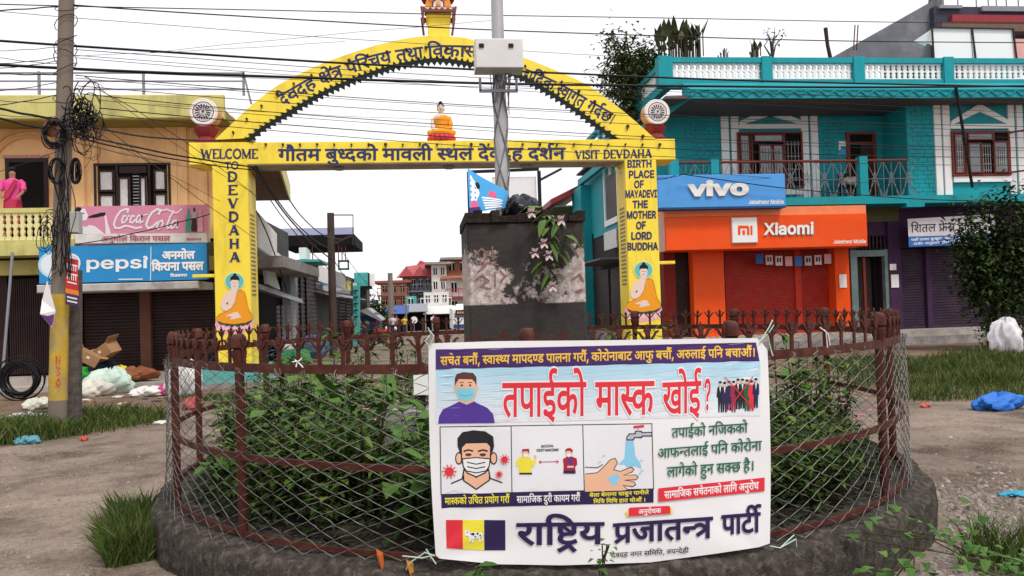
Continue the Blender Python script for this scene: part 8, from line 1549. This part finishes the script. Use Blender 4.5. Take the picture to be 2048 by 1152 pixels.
# bus
YBU = 62; x0 = P(904, 640, YBU).x; zg = gz(YBU); W = 2.0; H = 1.0
bus = thing('bus', 'white minibus with a blue lower front half hidden behind the concrete block', 'bus', (x0 + W / 2, YBU, zg)); zt2 = Z(918, 617, YBU)
b = MB(M['white']); b.bevbox(x0, x0 + W, YBU, YBU + 6, zg + .35, zt2, .08); b.prism([(x0 + .25, YBU + .6, zt2), (x0 + W - .1, YBU + .6, zt2), (x0 + W - .1, YBU + 1.8, zt2 + .35), (x0 + .5, YBU + 1.8, zt2 + .35)], (0, 2, 0)); b.build('body', bus)
b = MB(M['glass']); b.box(x0 + .2, x0 + W - .15, YBU - .02, YBU - .003, zg + 1.25, zg + 1.62); b.build('windscreen', bus); b = MB(flat('bus_blue', (.03, .08, .28))); b.box(x0 + .1, x0 + W - .05, YBU - .02, YBU - .003, zg + .42, zg + .72); b.m = flat('bus_sign_navy', (.02, .02, .10)); b.box(x0 + .3, x0 + W - .2, YBU - .025, YBU - .021, zt2 - .52, zt2 - .12); b.build('bumper', bus)
b = MB(flat('bus_sign_orange', (.75, .35, .05)));
for i in range(7): b.box(x0 + .42 + i * .19, x0 + .55 + i * .19, YBU - .03, YBU - .026, zt2 - .40, zt2 - .24)
b.build('route_sign', bus)
for s in (x0 + .25, x0 + W - .3): b = MB(M['black']); b.lathe((s, YBU + .9, zg + .36), [(.36, -.1), (.36, .1)], 16, 'x'); b.build('wheel', bus)
for s in (x0 + .3, x0 + W - .35): b = MB(M['white']); b.ball((s, YBU - .02, zg + .85), .1, .03, .1, 8, 6); b.build('headlight', bus)
# street poles
def cpole(label, c, ztop, r0, r1, n=8, m=None):
    b = MB(m or M['polecon']); b.tube([c, (c[0] + .02, c[1], c[2] + (ztop - c[2]) * .5), (c[0] + .03, c[1], ztop)], [r0, (r0 + r1) / 2, r1], n); return tag(b.build('utility_pole'), label, 'pole')
dk = mat('dark_wood_pole', (.075, .05, .042), .9, .3, 6, bump=.4, stretch=(1, 1, .3)); c = P(664, 600, 30); cpole('dark pole rising in front of the left shop row', (c.x, 30, gz(30)), Z(664, 426, 30), .15, .13, 8, dk)
b = MB(dk); b.bar(P(668, 430, 30), P(706, 430, 30), .04, .04); b.bar(P(706, 430, 30), P(706, 490, 30), .03, .03); b.bar(P(668, 488, 30), P(702, 472, 29.6), .06, .06); tag(b.build('pole_frame'), 'thin metal frame bolted to the top of the dark street pole', 'frame')
c = P(781, 600, 66); cpole('thin concrete pole far down the street before the reddish house', (c.x, 66, gz(66)), Z(779, 546, 66), .24, .20); c = P(811, 600, 70); cpole('grey lamp post far down the street near the round sign', (c.x, 70, gz(70)), Z(806, 590, 70), .09, .07)
b = MB(M['white']); c = P(828, 640, 68); b.lathe((c.x, 68, c.z), [(0, 0), (.30, .0), (.30, .05)], 20, 'y'); b.m = M['grey_m']; b.tube([(c.x, 68.06, gz(68)), (c.x, 68.06, c.z)], .03, 6); tag(b.build('round_sign'), 'small round white sign on a post far down the street', 'sign')

# ------------------------------------------------------------------ people
def person(name_label, loc, h, rz, top, low, seat=False, arm=(0, 0), extra=None):
    t = thing('person', name_label, 'person', loc); s = h / 1.7; me = bpy.data.meshes.new('body')
    J = [((0, 0, .95), .13), ((0, 0, 1.15), .115), ((0, 0, 1.36), .15), ((0, 0, 1.47), .055), ((0, -.01, 1.56), .085), ((0, -.01, 1.66), .075)]; E = [(0, 1), (1, 2), (2, 3), (3, 4), (4, 5)]
    for k, sg in enumerate((-1, 1)):
        o = len(J); a = arm[k]; J += [((sg * .19, 0, 1.39), .055), ((sg * .25, -.04 - .1 * a, 1.12 + .02 * a), .042), ((sg * (.25 - .12 * a), -.10 - .2 * a, .90 + .17 * a), .032), ((sg * (.24 - .15 * a), -.13 - .24 * a, .80 + .24 * a), .026)]; E += [(2, o), (o, o + 1), (o + 1, o + 2), (o + 2, o + 3)]
        o = len(J); J += [((sg * .10, 0, .88), .09), ((sg * .11, -.02, .50), .06), ((sg * .11, .02, .08), .045), ((sg * .11, -.12, .04), .035)]; E += [(0, o), (o, o + 1), (o + 1, o + 2), (o + 2, o + 3)]
    me.from_pydata([tuple(c * s for c in p) for p, r in J], E, []); o = bpy.data.objects.new('body', me); COL.objects.link(o); md = o.modifiers.new('skin', 'SKIN'); o.modifiers.new('sub', 'SUBSURF').levels = 1
    for v, (p, r) in zip(me.skin_vertices[0].data, J): v.radius = (r * s, r * s * .8)
    me.skin_vertices[0].data[0].use_root = True
    m2 = bpy.data.meshes.new_from_object(o.evaluated_get(bpy.context.evaluated_depsgraph_get())); o.modifiers.clear(); o.data = m2; m2.materials.append(M['skin']); o.parent = t
    def part(nm, m, f): b = MB(m); f(b); b.v = [(x * s + loc[0], y * s + loc[1], z * s + loc[2]) for x, y, z in b.v]; return b.build(nm, t)
    part('hair', M['hair'], lambda b: (b.ball((0, .035, 1.70), .088, .088, .07, 12, 8), b.ball((0, .075, 1.62), .06, .05, .08, 8, 6)))
    part('face', M['hair'], lambda b: [b.ball((sg * .032, -.085, 1.615), .012, .006, .007, 6, 5) for sg in (-1, 1)] + [b.ball((0, -.088, 1.55), .02, .006, .006, 6, 5)])
    def shirt(b):
        for rx, pts in ((1, [(.17, .92), (.165, 1.1), (.19, 1.3), (.18, 1.40), (.08, 1.46)]),):
            b.lathe((0, 0, 0), pts, 14)
        b.v = [(x * 1.05, y * .78, z) for x, y, z in b.v]
        for k, sg in enumerate((-1, 1)): b.tube([(sg * .15, 0, 1.40), (sg * .215, -.005, 1.34), (sg * .25, -.03 - .07 * arm[k], 1.17)], [.075, .078, .07], 8)
    part('top', top, shirt); part('lower_garment', low, (lambda b: b.lathe((0, 0, 0), [(.24, .12), (.22, .5), (.19, .94)], 14)) if seat else (lambda b: [b.tube([(sg * .09, 0, .95), (sg * .11, -.02, .5), (sg * .11, .02, .10)], [.12, .09, .075], 8) for sg in (-1, 1)]))
    if extra: part(*extra)
    t.rotation_euler.z = rz; return t
pinkm = flat('pink_blouse', (.72, .07, .28)); rs = flat('rose_red_sari', (.45, .03, .08))
c = P(26, 425, 18.85); person('woman in a pink blouse and red shawl looking down from the yellow balcony', (c.x, 18.85, 3.42), 1.58, .2, pinkm, rs, True, (.6, .6), ('shawl', rs, lambda b: b.prism([(.16, -.165, 1.38), (.08, -.175, 1.42), (-.16, -.18, .98), (-.05, -.19, .95)], (0, -.02, 0))))
for px, Y, h, tp, lw, lb in ((712, 44, 1.6, (.35, .04, .03), (.03, .03, .05), 'person in a dark red top standing at the end of the left shop row'), (704, 46, 1.6, (.03, .03, .05), (.03, .03, .04), 'person in dark clothes beside the turquoise pillar'), (785, 60, 1.6, (.62, .60, .60), (.06, .05, .06), 'person in a white top in the street below the thin concrete pole'), (793, 61, 1.55, (.30, .10, .16), (.05, .04, .06), 'person in a patterned plum top walking in the far street'), (809, 66, 1.5, (.72, .48, .04), (.05, .05, .06), 'person in a yellow top near the far lamp post'), (867, 70, 1.6, (.66, .64, .62), (.3, .3, .3), 'person in pale clothes before the far dark stall')):
    c = P(px, 640, Y); person(lb, (c.x, Y, gz(Y) + .012), h, random.uniform(-.6, .6), flat('shirt_' + lb.split()[3] + '_' + lb.split()[-1], tp), flat('trousers_' + lb.split()[-1], lw), False, (random.random() * .6, random.random() * .6))
# motorcycles by the left shops
def motorbike(label, c, rz):
    t = thing('motorcycle', label, 'motorcycle', c, 'motorcycles parked along the left shop row'); q = lambda nm, m, f: (lambda b: (f(b), setattr(b, 'v', [(x + c[0], y + c[1], z + c[2]) for x, y, z in b.v]), b.build(nm, t)))(MB(m))
    for y in (-.62, .62): q('wheel', M['black'], lambda b: (b.tube([(0, y + .27 * cos(a), .30 + .27 * sin(a)) for a in [2 * pi * i / 18 for i in range(18)]], .045, 6, closed=True), b.bar((0, y - .27, .3), (0, y + .27, .3), .02, .02), b.bar((0, y, .03), (0, y, .57), .02, .02)))
    q('frame', M['black'], lambda b: (b.tube([(0, -.62, .3), (0, -.42, .85), (0, .1, .55), (0, .62, .3)], .035, 6), b.box(-.12, .12, -.2, .2, .28, .55), b.bar((-.32, -.42, .98), (.32, -.42, .98), .03, .03))); q('tank', flat('red_bike_tank', (.35, .02, .02)), lambda b: b.ball((0, -.12, .76), .14, .28, .12)); q('seat', M['black'], lambda b: b.ball((0, .35, .74), .13, .38, .07)); q('headlight', M['white'], lambda b: b.ball((0, -.58, .88), .09, .06, .09))
    t.rotation_euler.z = rz
for px, Y, rz, lb in ((750, 38, 1.2, 'motorcycle with a red tank standing in the street left of the block, farther one'), (764, 34, 1.9, 'motorcycle parked near the fence in front of the other motorcycle'), (690, 36, .4, 'motorcycle parked in front of the turquoise pillar')): c = P(px, 640, Y); motorbike(lb, (c.x, Y, gz(Y) + .012), rz)
for i, (px, py, rx, rz, cc, lb) in enumerate(((560, 705, .55, .35, (.03, .06, .30), 'blue tarpaulin bundle behind the fence near the left pillar'), (578, 712, .35, .30, (.66, .64, .62), 'white sack among the coloured bundles behind the fence'), (600, 702, .35, .30, (.55, .09, .04), 'orange red bundle among the coloured bundles behind the fence'), (592, 718, .45, .22, (.03, .22, .10), 'green sheet bundle in front of the coloured bundles'), (625, 706, .5, .38, (.07, .13, .22), 'dull blue sack at the right of the coloured bundles'))):
    c = Gd(px, py + 10); crumple((c.x, c.y, rz * .8), rx, .35, rz, mat('bundle_' + 'abcde'[i], cc, .7, .2, 6), 'street_bundle', lb, 'bundle', 16, 10, .4, i + 40)

# ------------------------------------------------------------------ the concrete utility pole on the left and its cables
PB = Vector((-5.34, 12.1, 0)); pt_ = P(134, -40, 12.1)
up = thing('utility_pole', 'weathered concrete utility pole with a yellow painted foot, wrapped in cables, on the left verge', 'pole', PB)
def along_pole(z): return PB + (pt_ - PB) * (z / pt_.z)
b = MB(M['polecon']); zy0, zy1 = .42, 1.95; pol_y = mat('worn_yellow_band', (.52, .34, .04), .8, .15, 6, stain=(.30, .25, .2), sfac=.7, sscale=4)
for za, zb, m_ in ((0, zy0, M['polecon']), (zy0, zy1, pol_y), (zy1, pt_.z, M['polecon'])):
    b.m = m_; b.tube([along_pole(za), along_pole(zb)], [.128 - .004 * za, .128 - .004 * zb], 10, cap=False)
b.build('shaft', up)
b = MB(mat('dark_weathered_concrete', (.10, .085, .075), .95, .4, 12, bump=.8)); b.bar(PB + Vector((.19, .12, 0)), PB + Vector((.24, .12, 2.3)), .15, .12, (0, 1, 0)); b.build('stub_post', up)
b = MB(M['red']); p = Paint(b, onY(11.955), base=.004)
for i, q in enumerate(([(112, 712), (113, 728)], [(112, 712), (120, 728), (120, 712)], [(121, 738), (113, 735), (120, 748), (113, 752)], [(117, 758), (112, 766), (117, 774), (121, 766), (117, 758)])): p.line(q, 1.8, M['red'])
b.build('number_mark', up)
c = P(150, 446, 11.95); b = MB(mat('grey_box', (.36, .35, .33), .6, .1, 5)); b.bevbox(c.x - .075, c.x + .075, 11.88, 12.02, c.z - .15, c.z + .16, .015); tag(b.build('junction_box'), 'small grey electric box on the right side of the concrete pole', 'box')
b = MB(); ps = [P(130, 514, 11.9), P(157, 520, 11.9), P(158, 614, 11.9), P(131, 608, 11.9)]
p = Paint(b, lambda x, y, l: ps[0].lerp(ps[1], x).lerp(ps[3].lerp(ps[2], x), y) + Vector((0, -l + .012 * sin(4 * x + 3 * y), 0)), limit=.25)
p.rect(0, 0, 1, .66, flat('poster_red', (.50, .03, .03))); p.rect(0, .66, 1, .76, flat('poster_orange', (.72, .20, .03))); p.rect(0, .76, 1, 1, flat('poster_plum', (.07, .03, .09)))
for y in (.12, .32): p.rect(.1, y, .95, y + .03, M['white']); [p.rect(.12 + .17 * k, y, .18 + .17 * k, y + .14, M['white']) for k in range(5)]
for y in (.5, .82, .9): p.rect(.15, y, .9, y + .035, M['offwhite'])
tag(b.build('poster'), 'red printed poster wrapped on the concrete pole below the grey box', 'poster')
b = MB(M['white']); q = [P(94, 562, 11.8), P(111, 622, 11.75), P(104, 655, 11.8), P(80, 628, 11.8), P(84, 600, 11.85)]; b.prism(q, (0, .01, 0)); b.m = flat('poster_violet', (.16, .05, .22)); b.poly([P(81, 629, 11.79), P(95, 632, 11.76), P(109, 628, 11.745), P(103, 653, 11.78)]); tag(b.build('torn_banner'), 'torn white banner hanging from the cables left of the concrete pole', 'banner')
# tangle
random.seed(77); tg = thing('cable_tangle', 'tangle of black cable loops and coils tied round the concrete pole', 'cables', along_pole(5)); b = MB(M['cable'])
def loop(cx_, cy_, rx, ry, r, turns=1.0, Y=11.9, jit=.12):
    a0 = random.random() * 6.28; n = int(16 * turns); b.tube([P(cx_ + rx * cos(a0 + 2 * pi * i / 16) * (1 + jit * sin(i * 1.3 + a0)), cy_ + ry * sin(a0 + 2 * pi * i / 16), Y + .06 * sin(i + a0)) for i in range(n + 1)], r, 4)
for k in range(44): loop(164 + random.gauss(0, 13), 238 + random.gauss(0, 20), random.uniform(6, 24), random.uniform(8, 32), .008, random.uniform(.6, 1.2), 11.85)
for k in range(12): loop(110 + random.gauss(0, 3), 268 + random.gauss(0, 4), 20 + random.gauss(0, 3), 24 + random.gauss(0, 3), .011, 1, 11.95, .03)
for k in range(9): loop(113 + random.gauss(0, 3), 342, 13 + random.gauss(0, 2), 26, .008, 1, 11.9, .05); loop(152 + random.gauss(0, 2), 342, 7 + random.gauss(0, 2), 26, .008, 1, 11.95, .05)
for k in range(10): loop(100 + random.gauss(0, 8), 475 + random.gauss(0, 12), random.uniform(6, 20), random.uniform(12, 34), .006, random.uniform(.6, 1), 11.9)
for k in range(9): loop(175 + random.gauss(0, 12), 310 + random.gauss(0, 40), random.uniform(10, 30), random.uniform(20, 60), .004, random.uniform(.4, .8), 11.8)
for k in range(16):
    x, y = random.uniform(108, 150), random.uniform(200, 380); pts = [P(x + random.gauss(0, 5) + (6 if k % 2 else -14) * i / 6, y + (560 - y) * i / 6 * random.uniform(.92, 1.0), 11.88) for i in range(7)]; b.tube(pts, .006, 4)
for k in range(10): z = random.uniform(2, 6.4); c = along_pole(z); b.tube([c + Vector((.15 * cos(a), .15 * sin(a), .1 * sin(a + k))) for a in [2 * pi * i / 12 for i in range(12)]], .006, 4, closed=True)
b.build('loops', tg); b = MB(flat('terracotta_disc', (.22, .09, .05))); c = P(103, 255, 12.0); b.ball((c.x, 12.0, c.z), .12, .03, .14); b.build('reel', tg)
# cables: x0, y0, x1, y1, sag (all as seen), radius in mm, distances of both ends
CB = [(-20, 8, 2075, 48, 3, 7, 12, 15), (150, 10, 2075, 86, 17, 9, 12.1, 15), (-20, 22, 150, 10, 1, 8, 12, 12.1), (-20, 21, 1320, 118, 5, 4, 12, 15), (-20, 80, 2075, 174, 16, 16, 11.9, 15), (-20, 129, 2075, 172, 17, 19, 11.9, 15),
      (150, 99, 2075, 206, 12, 5, 12.1, 16), (150, 111, 2075, 226, 8, 4, 12.1, 16), (150, 116, 2075, 236, 10, 4, 12.1, 16), (150, 150, 2075, 254, 18, 6, 12.1, 16), (150, 156, 2075, 264, 14, 4, 12.1, 16), (155, 172, 2075, 276, 16, 5, 12.1, 16), (160, 188, 2075, 296, 22, 6, 12.1, 16), (195, 200, 2075, 302, 20, 4, 12.1, 16), (200, 216, 2075, 316, 22, 7, 12.1, 16), (200, 228, 2075, 332, 24, 5, 12.1, 16), (150, 140, 2075, 196, 10, 4, 12.1, 15),
      (300, 105, 1000, 40, -2, 3, 12.4, 14), (310, 208, 900, 240, 4, 3, 12.4, 15), (150, 112, 690, 83, 2, 3, 12.1, 14),
      (133, 92, -20, 102, 2, 4, 12.1, 11.6), (133, 112, -20, 128, 3, 5, 12.1, 11.6), (133, 118, -20, 138, 3, 5, 12.1, 11.6), (133, 128, -20, 112, 3, 4, 12.1, 11.6), (133, 148, -20, 146, 2, 8, 12.1, 11.6), (133, 160, -20, 182, 4, 5, 12.1, 11.6), (133, 185, -20, 212, 3, 6, 12.1, 11.6), (133, 205, -20, 200, 2, 4, 12.1, 11.6), (133, 240, -20, 212, 3, 15, 12.1, 11.6), (125, 262, -20, 230, 4, 14, 12.1, 11.6), (133, 232, -20, 228, 4, 4, 12.1, 11.6), (140, 292, -20, 348, 3, 4, 12.1, 11.6),
      (165, 250, 506, 277, 14, 13, 12, 17.4), (150, 266, 508, 334, 6, 14, 12, 17.4), (150, 273, 506, 340, 8, 11, 12, 17.4), (190, 175, 520, 400, -14, 5, 12, 17.4), (180, 160, 505, 385, 10, 4, 12, 17.4), (205, 250, 500, 470, 4, 5, 12, 17.4), (190, 262, 440, 402, 3, 4, 12, 17.4), (150, 285, 410, 340, 3, 4, 12, 17.4), (150, 282, 360, 327, 4, 3, 12, 17.4),
      (508, 336, 664, 520, 18, 20, 17.6, 29.8), (512, 332, 664, 500, 26, 16, 17.6, 29.8), (505, 345, 660, 540, 14, 12, 17.6, 29.8), (556, 360, 690, 478, 34, 14, 18.4, 29.7), (500, 400, 578, 600, -20, 14, 18.4, 25), (668, 520, 760, 640, 8, 14, 30.2, 60), (670, 480, 772, 600, 12, 12, 30.2, 62),
      (150, 490, 420, 428, 4, 9, 18.0, 18.1), (1236, 335, 1352, 350, 16, 9, 17.9, 22.2), (1240, 345, 1372, 348, 10, 7, 17.9, 22.2), (1362, 348, 2075, 404, 14, 13, 22.2, 22.3), (1400, 345, 1820, 368, 3, 5, 22.2, 22.8)]
ORD = ['first', 'second', 'third', 'fourth', 'fifth', 'sixth', 'seventh', 'eighth', 'ninth', 'tenth', 'eleventh', 'twelfth', 'thirteenth', 'fourteenth', 'fifteenth', 'sixteenth', 'seventeenth', 'eighteenth']
fam = {}
for q in CB:
    k = ('overhead black cable spanning the whole junction' if q[2] > 1900 and q[0] < 300 else 'black cable running left from the concrete pole out of view' if q[2] < 0 or q[0] < 0 and q[2] < 200 else 'black cable slung from the concrete pole to the left arch pillar' if q[0] < 250 and q[2] < 530 and q[7] > 17 and q[6] < 13 else 'black cable sagging from the arch down the left shop row' if q[0] > 490 and q[2] < 800 else 'black cable crossing the shop signs' if q[6] > 17 else 'thin black wire slanting across the sky under the arch')
    fam.setdefault(k, []).append(q)
for k, L_ in fam.items():
    for i, (x0, y0, x1, y1, sag, r, Ya, Yb) in enumerate(sorted(L_, key=lambda q: q[1])):
        b = MB(M['cable']); n = 22; b.tube([P(x0 + (x1 - x0) * t, y0 + (y1 - y0) * t + 4 * sag * t * (1 - t) + .5 * sin(t * 17 + i), Ya + (Yb - Ya) * t) for t in [j / n for j in range(n + 1)]], r * .0012, 5)
        tag(b.build('overhead_cable'), k + ', ' + ORD[i] + ' from the top', 'cable', 'overhead cables')

# ------------------------------------------------------------------ trees and shrubs
M['tleaf'] = mat('dark_tree_leaf', (.03, .05, .015), .6, .2, 3, spec=.12, island=[(.010, .020, .007), (.018, .036, .010), (.030, .058, .014), (.055, .085, .020)])
M['bark'] = mat('tree_bark', (.06, .045, .035), .9, .3, 10, bump=.5)
def tree(name, label, base, tips, r0, nl, ll, spread, lm, seed, group=None):
    random.seed(seed); t = thing(name, label, 'tree', base, group); tr = MB(M['bark']); cr = MB(lm); base = Vector(base)
    for tip in tips:
        tip = Vector(tip); mid = base.lerp(tip, .45) + Vector((random.gauss(0, .1), random.gauss(0, .1), .1)); tr.tube([base, base.lerp(mid, .5), mid, mid.lerp(tip, .5) + Vector((random.gauss(0, .06), 0, .05)), tip], [r0, r0 * .8, r0 * .55, r0 * .35, r0 * .12], 6)
        for k in range(nl):
            u = random.uniform(.45, 1.08); c = base.lerp(tip, u) if u < .8 else tip.lerp(mid, random.uniform(-.1, .5)); d = Vector((random.gauss(0, 1), random.gauss(0, 1), random.gauss(0, .75))); c = c + d.normalized() * spread * abs(random.gauss(.5, .35)); az = random.random() * 6.28
            leaf(cr, c, (cos(az), sin(az), random.uniform(-.5, .6)), ll * random.uniform(.6, 1.3), ll * .5 * random.uniform(.7, 1.3), .15, random.uniform(.1, .6))
    tr.build('trunk', t); cr.build('crown', t); return t
YT = 19.6
tree('small_tree', 'dark bushy small tree in front of the purple shutters at the right edge', Gd(1990, 700), [P(x, y, YT + d) for x, y, d in ((1938, 425, 0), (1975, 405, .4), (2020, 385, -.3), (2050, 420, .3), (1925, 470, .2), (1962, 490, -.4), (1995, 460, .3), (2040, 480, 0), (1938, 540, -.2), (2065, 540, .3), (2005, 540, .5), (2080, 440, 0))], .075, 640, .17, .60, M['tleaf'], 50)
tree('shrub', 'dark dense shrub under the small tree behind the white sack', Gd(2025, 706), [P(x, y, YT - .5) for x, y in ((1965, 655), (2000, 610), (2040, 585), (2060, 650), (2020, 650), (1985, 690), (2070, 610))], .04, 300, .10, .42, M['tleaf'], 51)
YV = 25.0; tree('roof_creeper', 'leafy green tree spilling over the left end of the turquoise roof', P(1290, 200, YV + 2), [P(x, y, YV + d) for x, y, d in ((1228, 95, 1), (1240, 140, 2), (1222, 185, 1), (1260, 120, 1), (1285, 95, 0), (1300, 130, 1), (1262, 190, 1), (1232, 235, 2), (1262, 235, 1.5), (1225, 75, 1), (1310, 105, .5), (1285, 160, 1), (1215, 150, 2))], .05, 400, .19, .75, mat('creeper_leaf', (.05, .08, .02), .5, .2, 3, spec=.3, island=[(.03, .05, .015), (.07, .10, .03), (.12, .16, .05), (.20, .22, .10)]), 52)
def blades(name, label, c, n, h, wd, seed):
    random.seed(seed); t = thing(name, label, 'plant', c); b = MB(mat('dusky_broad_leaf', (.04, .05, .02), .5, .3, 4, island=[(.025, .030, .012), (.05, .06, .02), (.09, .10, .035)])); s = MB(M['stem'])
    for k in range(n):
        az = random.random() * 6.28; x = random.uniform(-1, 1) * wd; hh = h * random.uniform(.4, 1); q = Vector(c) + Vector((x, random.gauss(0, .2), 0)); s.tube([q, q + Vector((0, 0, hh * .75))], .02, 4); leaf(b, q + Vector((0, 0, hh * .55)), (cos(az) * .35, sin(az) * .3, 1), hh * .6, h * .17, .1, .08)
    s.build('stems', t); b.build('leaves', t)
YZ = 24.4; q = P(1362, 118, YZ); blades('broad_leaf_plant', 'clump of tall dark broad-leaved plants on the turquoise roof', (q.x, YZ, q.z), 64, 1.22, .72, 60)
q = P(1511, 118, YZ); blades('broad_leaf_plant', 'small potted broad-leaved plant on the middle of the turquoise roof', (q.x, YZ, q.z), 12, .72, .14, 61); q = P(1448, 118, YZ); blades('broad_leaf_plant', 'tiny potted plant left of the middle on the turquoise roof', (q.x, YZ, q.z), 9, .36, .12, 63)
q = P(1545, 118, YZ); tree('bare_shrub', 'bare branching shrub on the turquoise roof', q, [P(x, y, YZ) for x, y in ((1530, 62), (1538, 55), (1548, 52), (1560, 58), (1566, 66), (1554, 70))], .035, 9, .10, .1, M['tleaf'], 62)
for k, (px, py, s) in enumerate(((1235, 690, 1.7), (1222, 690, 1.3), (1250, 692, 1.2))):
    o = copy_tree(protos[1]); c = Gd(px, py + 42); o.location = (c.x, c.y, 0); o.scale = (s * .8, s * .8, s); o['label'] = ('tall feathery shrub beside the foot of the right arch pillar', 'shorter feathery shrub left of the right arch pillar', 'low feathery shrub against the right arch pillar')[k]; o['group'] = 'shrubs at the right arch pillar'
Yk = 72; tree('street_tree', 'dark green roadside tree far down the street behind the tin shed', (P(750, 640, Yk).x, Yk, gz(Yk)), [P(x, y, Yk) for x, y in ((738, 606), (748, 596), (758, 608), (768, 622), (742, 625), (755, 628), (772, 640))], .12, 130, .5, 1.1, M['tleaf'], 55)
# ------------------------------------------------------------------ litter on the ground
def litter(px, py, rx, ry, rz, col, name, label, cat, seed):
    c = Gd(px, py); crumple((c.x, c.y, rz * .8), rx, ry, rz, mat('litter_' + name + '_' + cat.replace(' ', '_') + '_' + label.split()[0], col, .5, .12, 8), name, label, cat, 18, 11, .5, seed)
c = Gd(2015, 712); crumple((c.x, c.y, .38), .34, .26, .44, mat('white_woven_sack', (.66, .63, .66), .6, .2, 7, stain=(.25, .24, .32), sfac=.5, sthr=.6), 'woven_sack', 'big white woven sack full of rubbish under the small tree', 'sack', 20, 12, .35, 70)
litter(1996, 820, .30, .14, .11, (.03, .16, .55), 'plastic_sheet', 'blue crumpled plastic sheet on the road edge before the grass', 'plastic sheet', 71); litter(1850, 815, .06, .05, .03, (.50, .10, .07), 'wrapper', 'red crumpled wrapper left of the blue plastic sheet', 'wrapper', 72); litter(1790, 812, .07, .05, .02, (.6, .58, .55), 'paper_scrap', 'white paper scrap at the grass edge right of the fence', 'paper', 73)
litter(2042, 992, .14, .05, .02, (.04, .30, .45), 'plastic_strip', 'flat turquoise plastic strip on the gravel at the right edge', 'plastic', 74); litter(55, 850, .34, .16, .09, (.62, .60, .66), 'cloth', 'white cloth crumpled in the grass left of the concrete pole', 'cloth', 75); litter(58, 888, .13, .09, .05, (.10, .28, .36), 'plastic_bag', 'blue green plastic bag in the grass near the road at the left', 'bag', 76)
litter(168, 882, .04, .04, .03, (.5, .08, .06), 'tin_can', 'small red can at the grass edge right of the concrete pole', 'can', 77); litter(322, 848, .10, .05, .025, (.66, .64, .6), 'paper_scrap', 'white paper scrap on the road near the fence at the left', 'paper', 78)
random.seed(91)
for k in range(22):
    kind_ = k % 3; litter(random.uniform(130, 420), random.uniform(775, 830) if k < 15 else random.uniform(790, 812), random.uniform(.03, .10), random.uniform(.03, .08), .018, ((.62, .60, .56), (.34, .20, .11), (.10, .09, .10))[kind_], ('paper_scrap', 'cardboard_scrap', 'plastic_scrap')[kind_], ('small white paper scrap', 'small brown cardboard scrap', 'small dark plastic scrap')[kind_] + ' on the bare earth before the yellow shop house', 'litter', 200 + k)
    bpy.context.scene.collection.objects[-1]['group'] = 'scraps of litter before the yellow shop house'
litter(1740, 742, .09, .08, .04, (.6, .6, .56), 'paper_scrap', 'pale litter lying in the grass before the purple shutters', 'litter', 79)
for px, py, cc, n_, lb in ((752, 1098, (.45, .10, .02), 'dead_leaf', 'orange dead leaf caught at the foot of the fence left of the banner'), (812, 1118, (.50, .20, .03), 'dead_leaf', 'yellow brown dead leaf beside the lower left corner of the banner')):
    b = MB(flat(n_ + lb[:3], cc)); v = cyl(px, py, .01); leaf(b, v, (.3, -.2, -.8), .09, .05); tag(b.build(n_), lb, 'leaf')
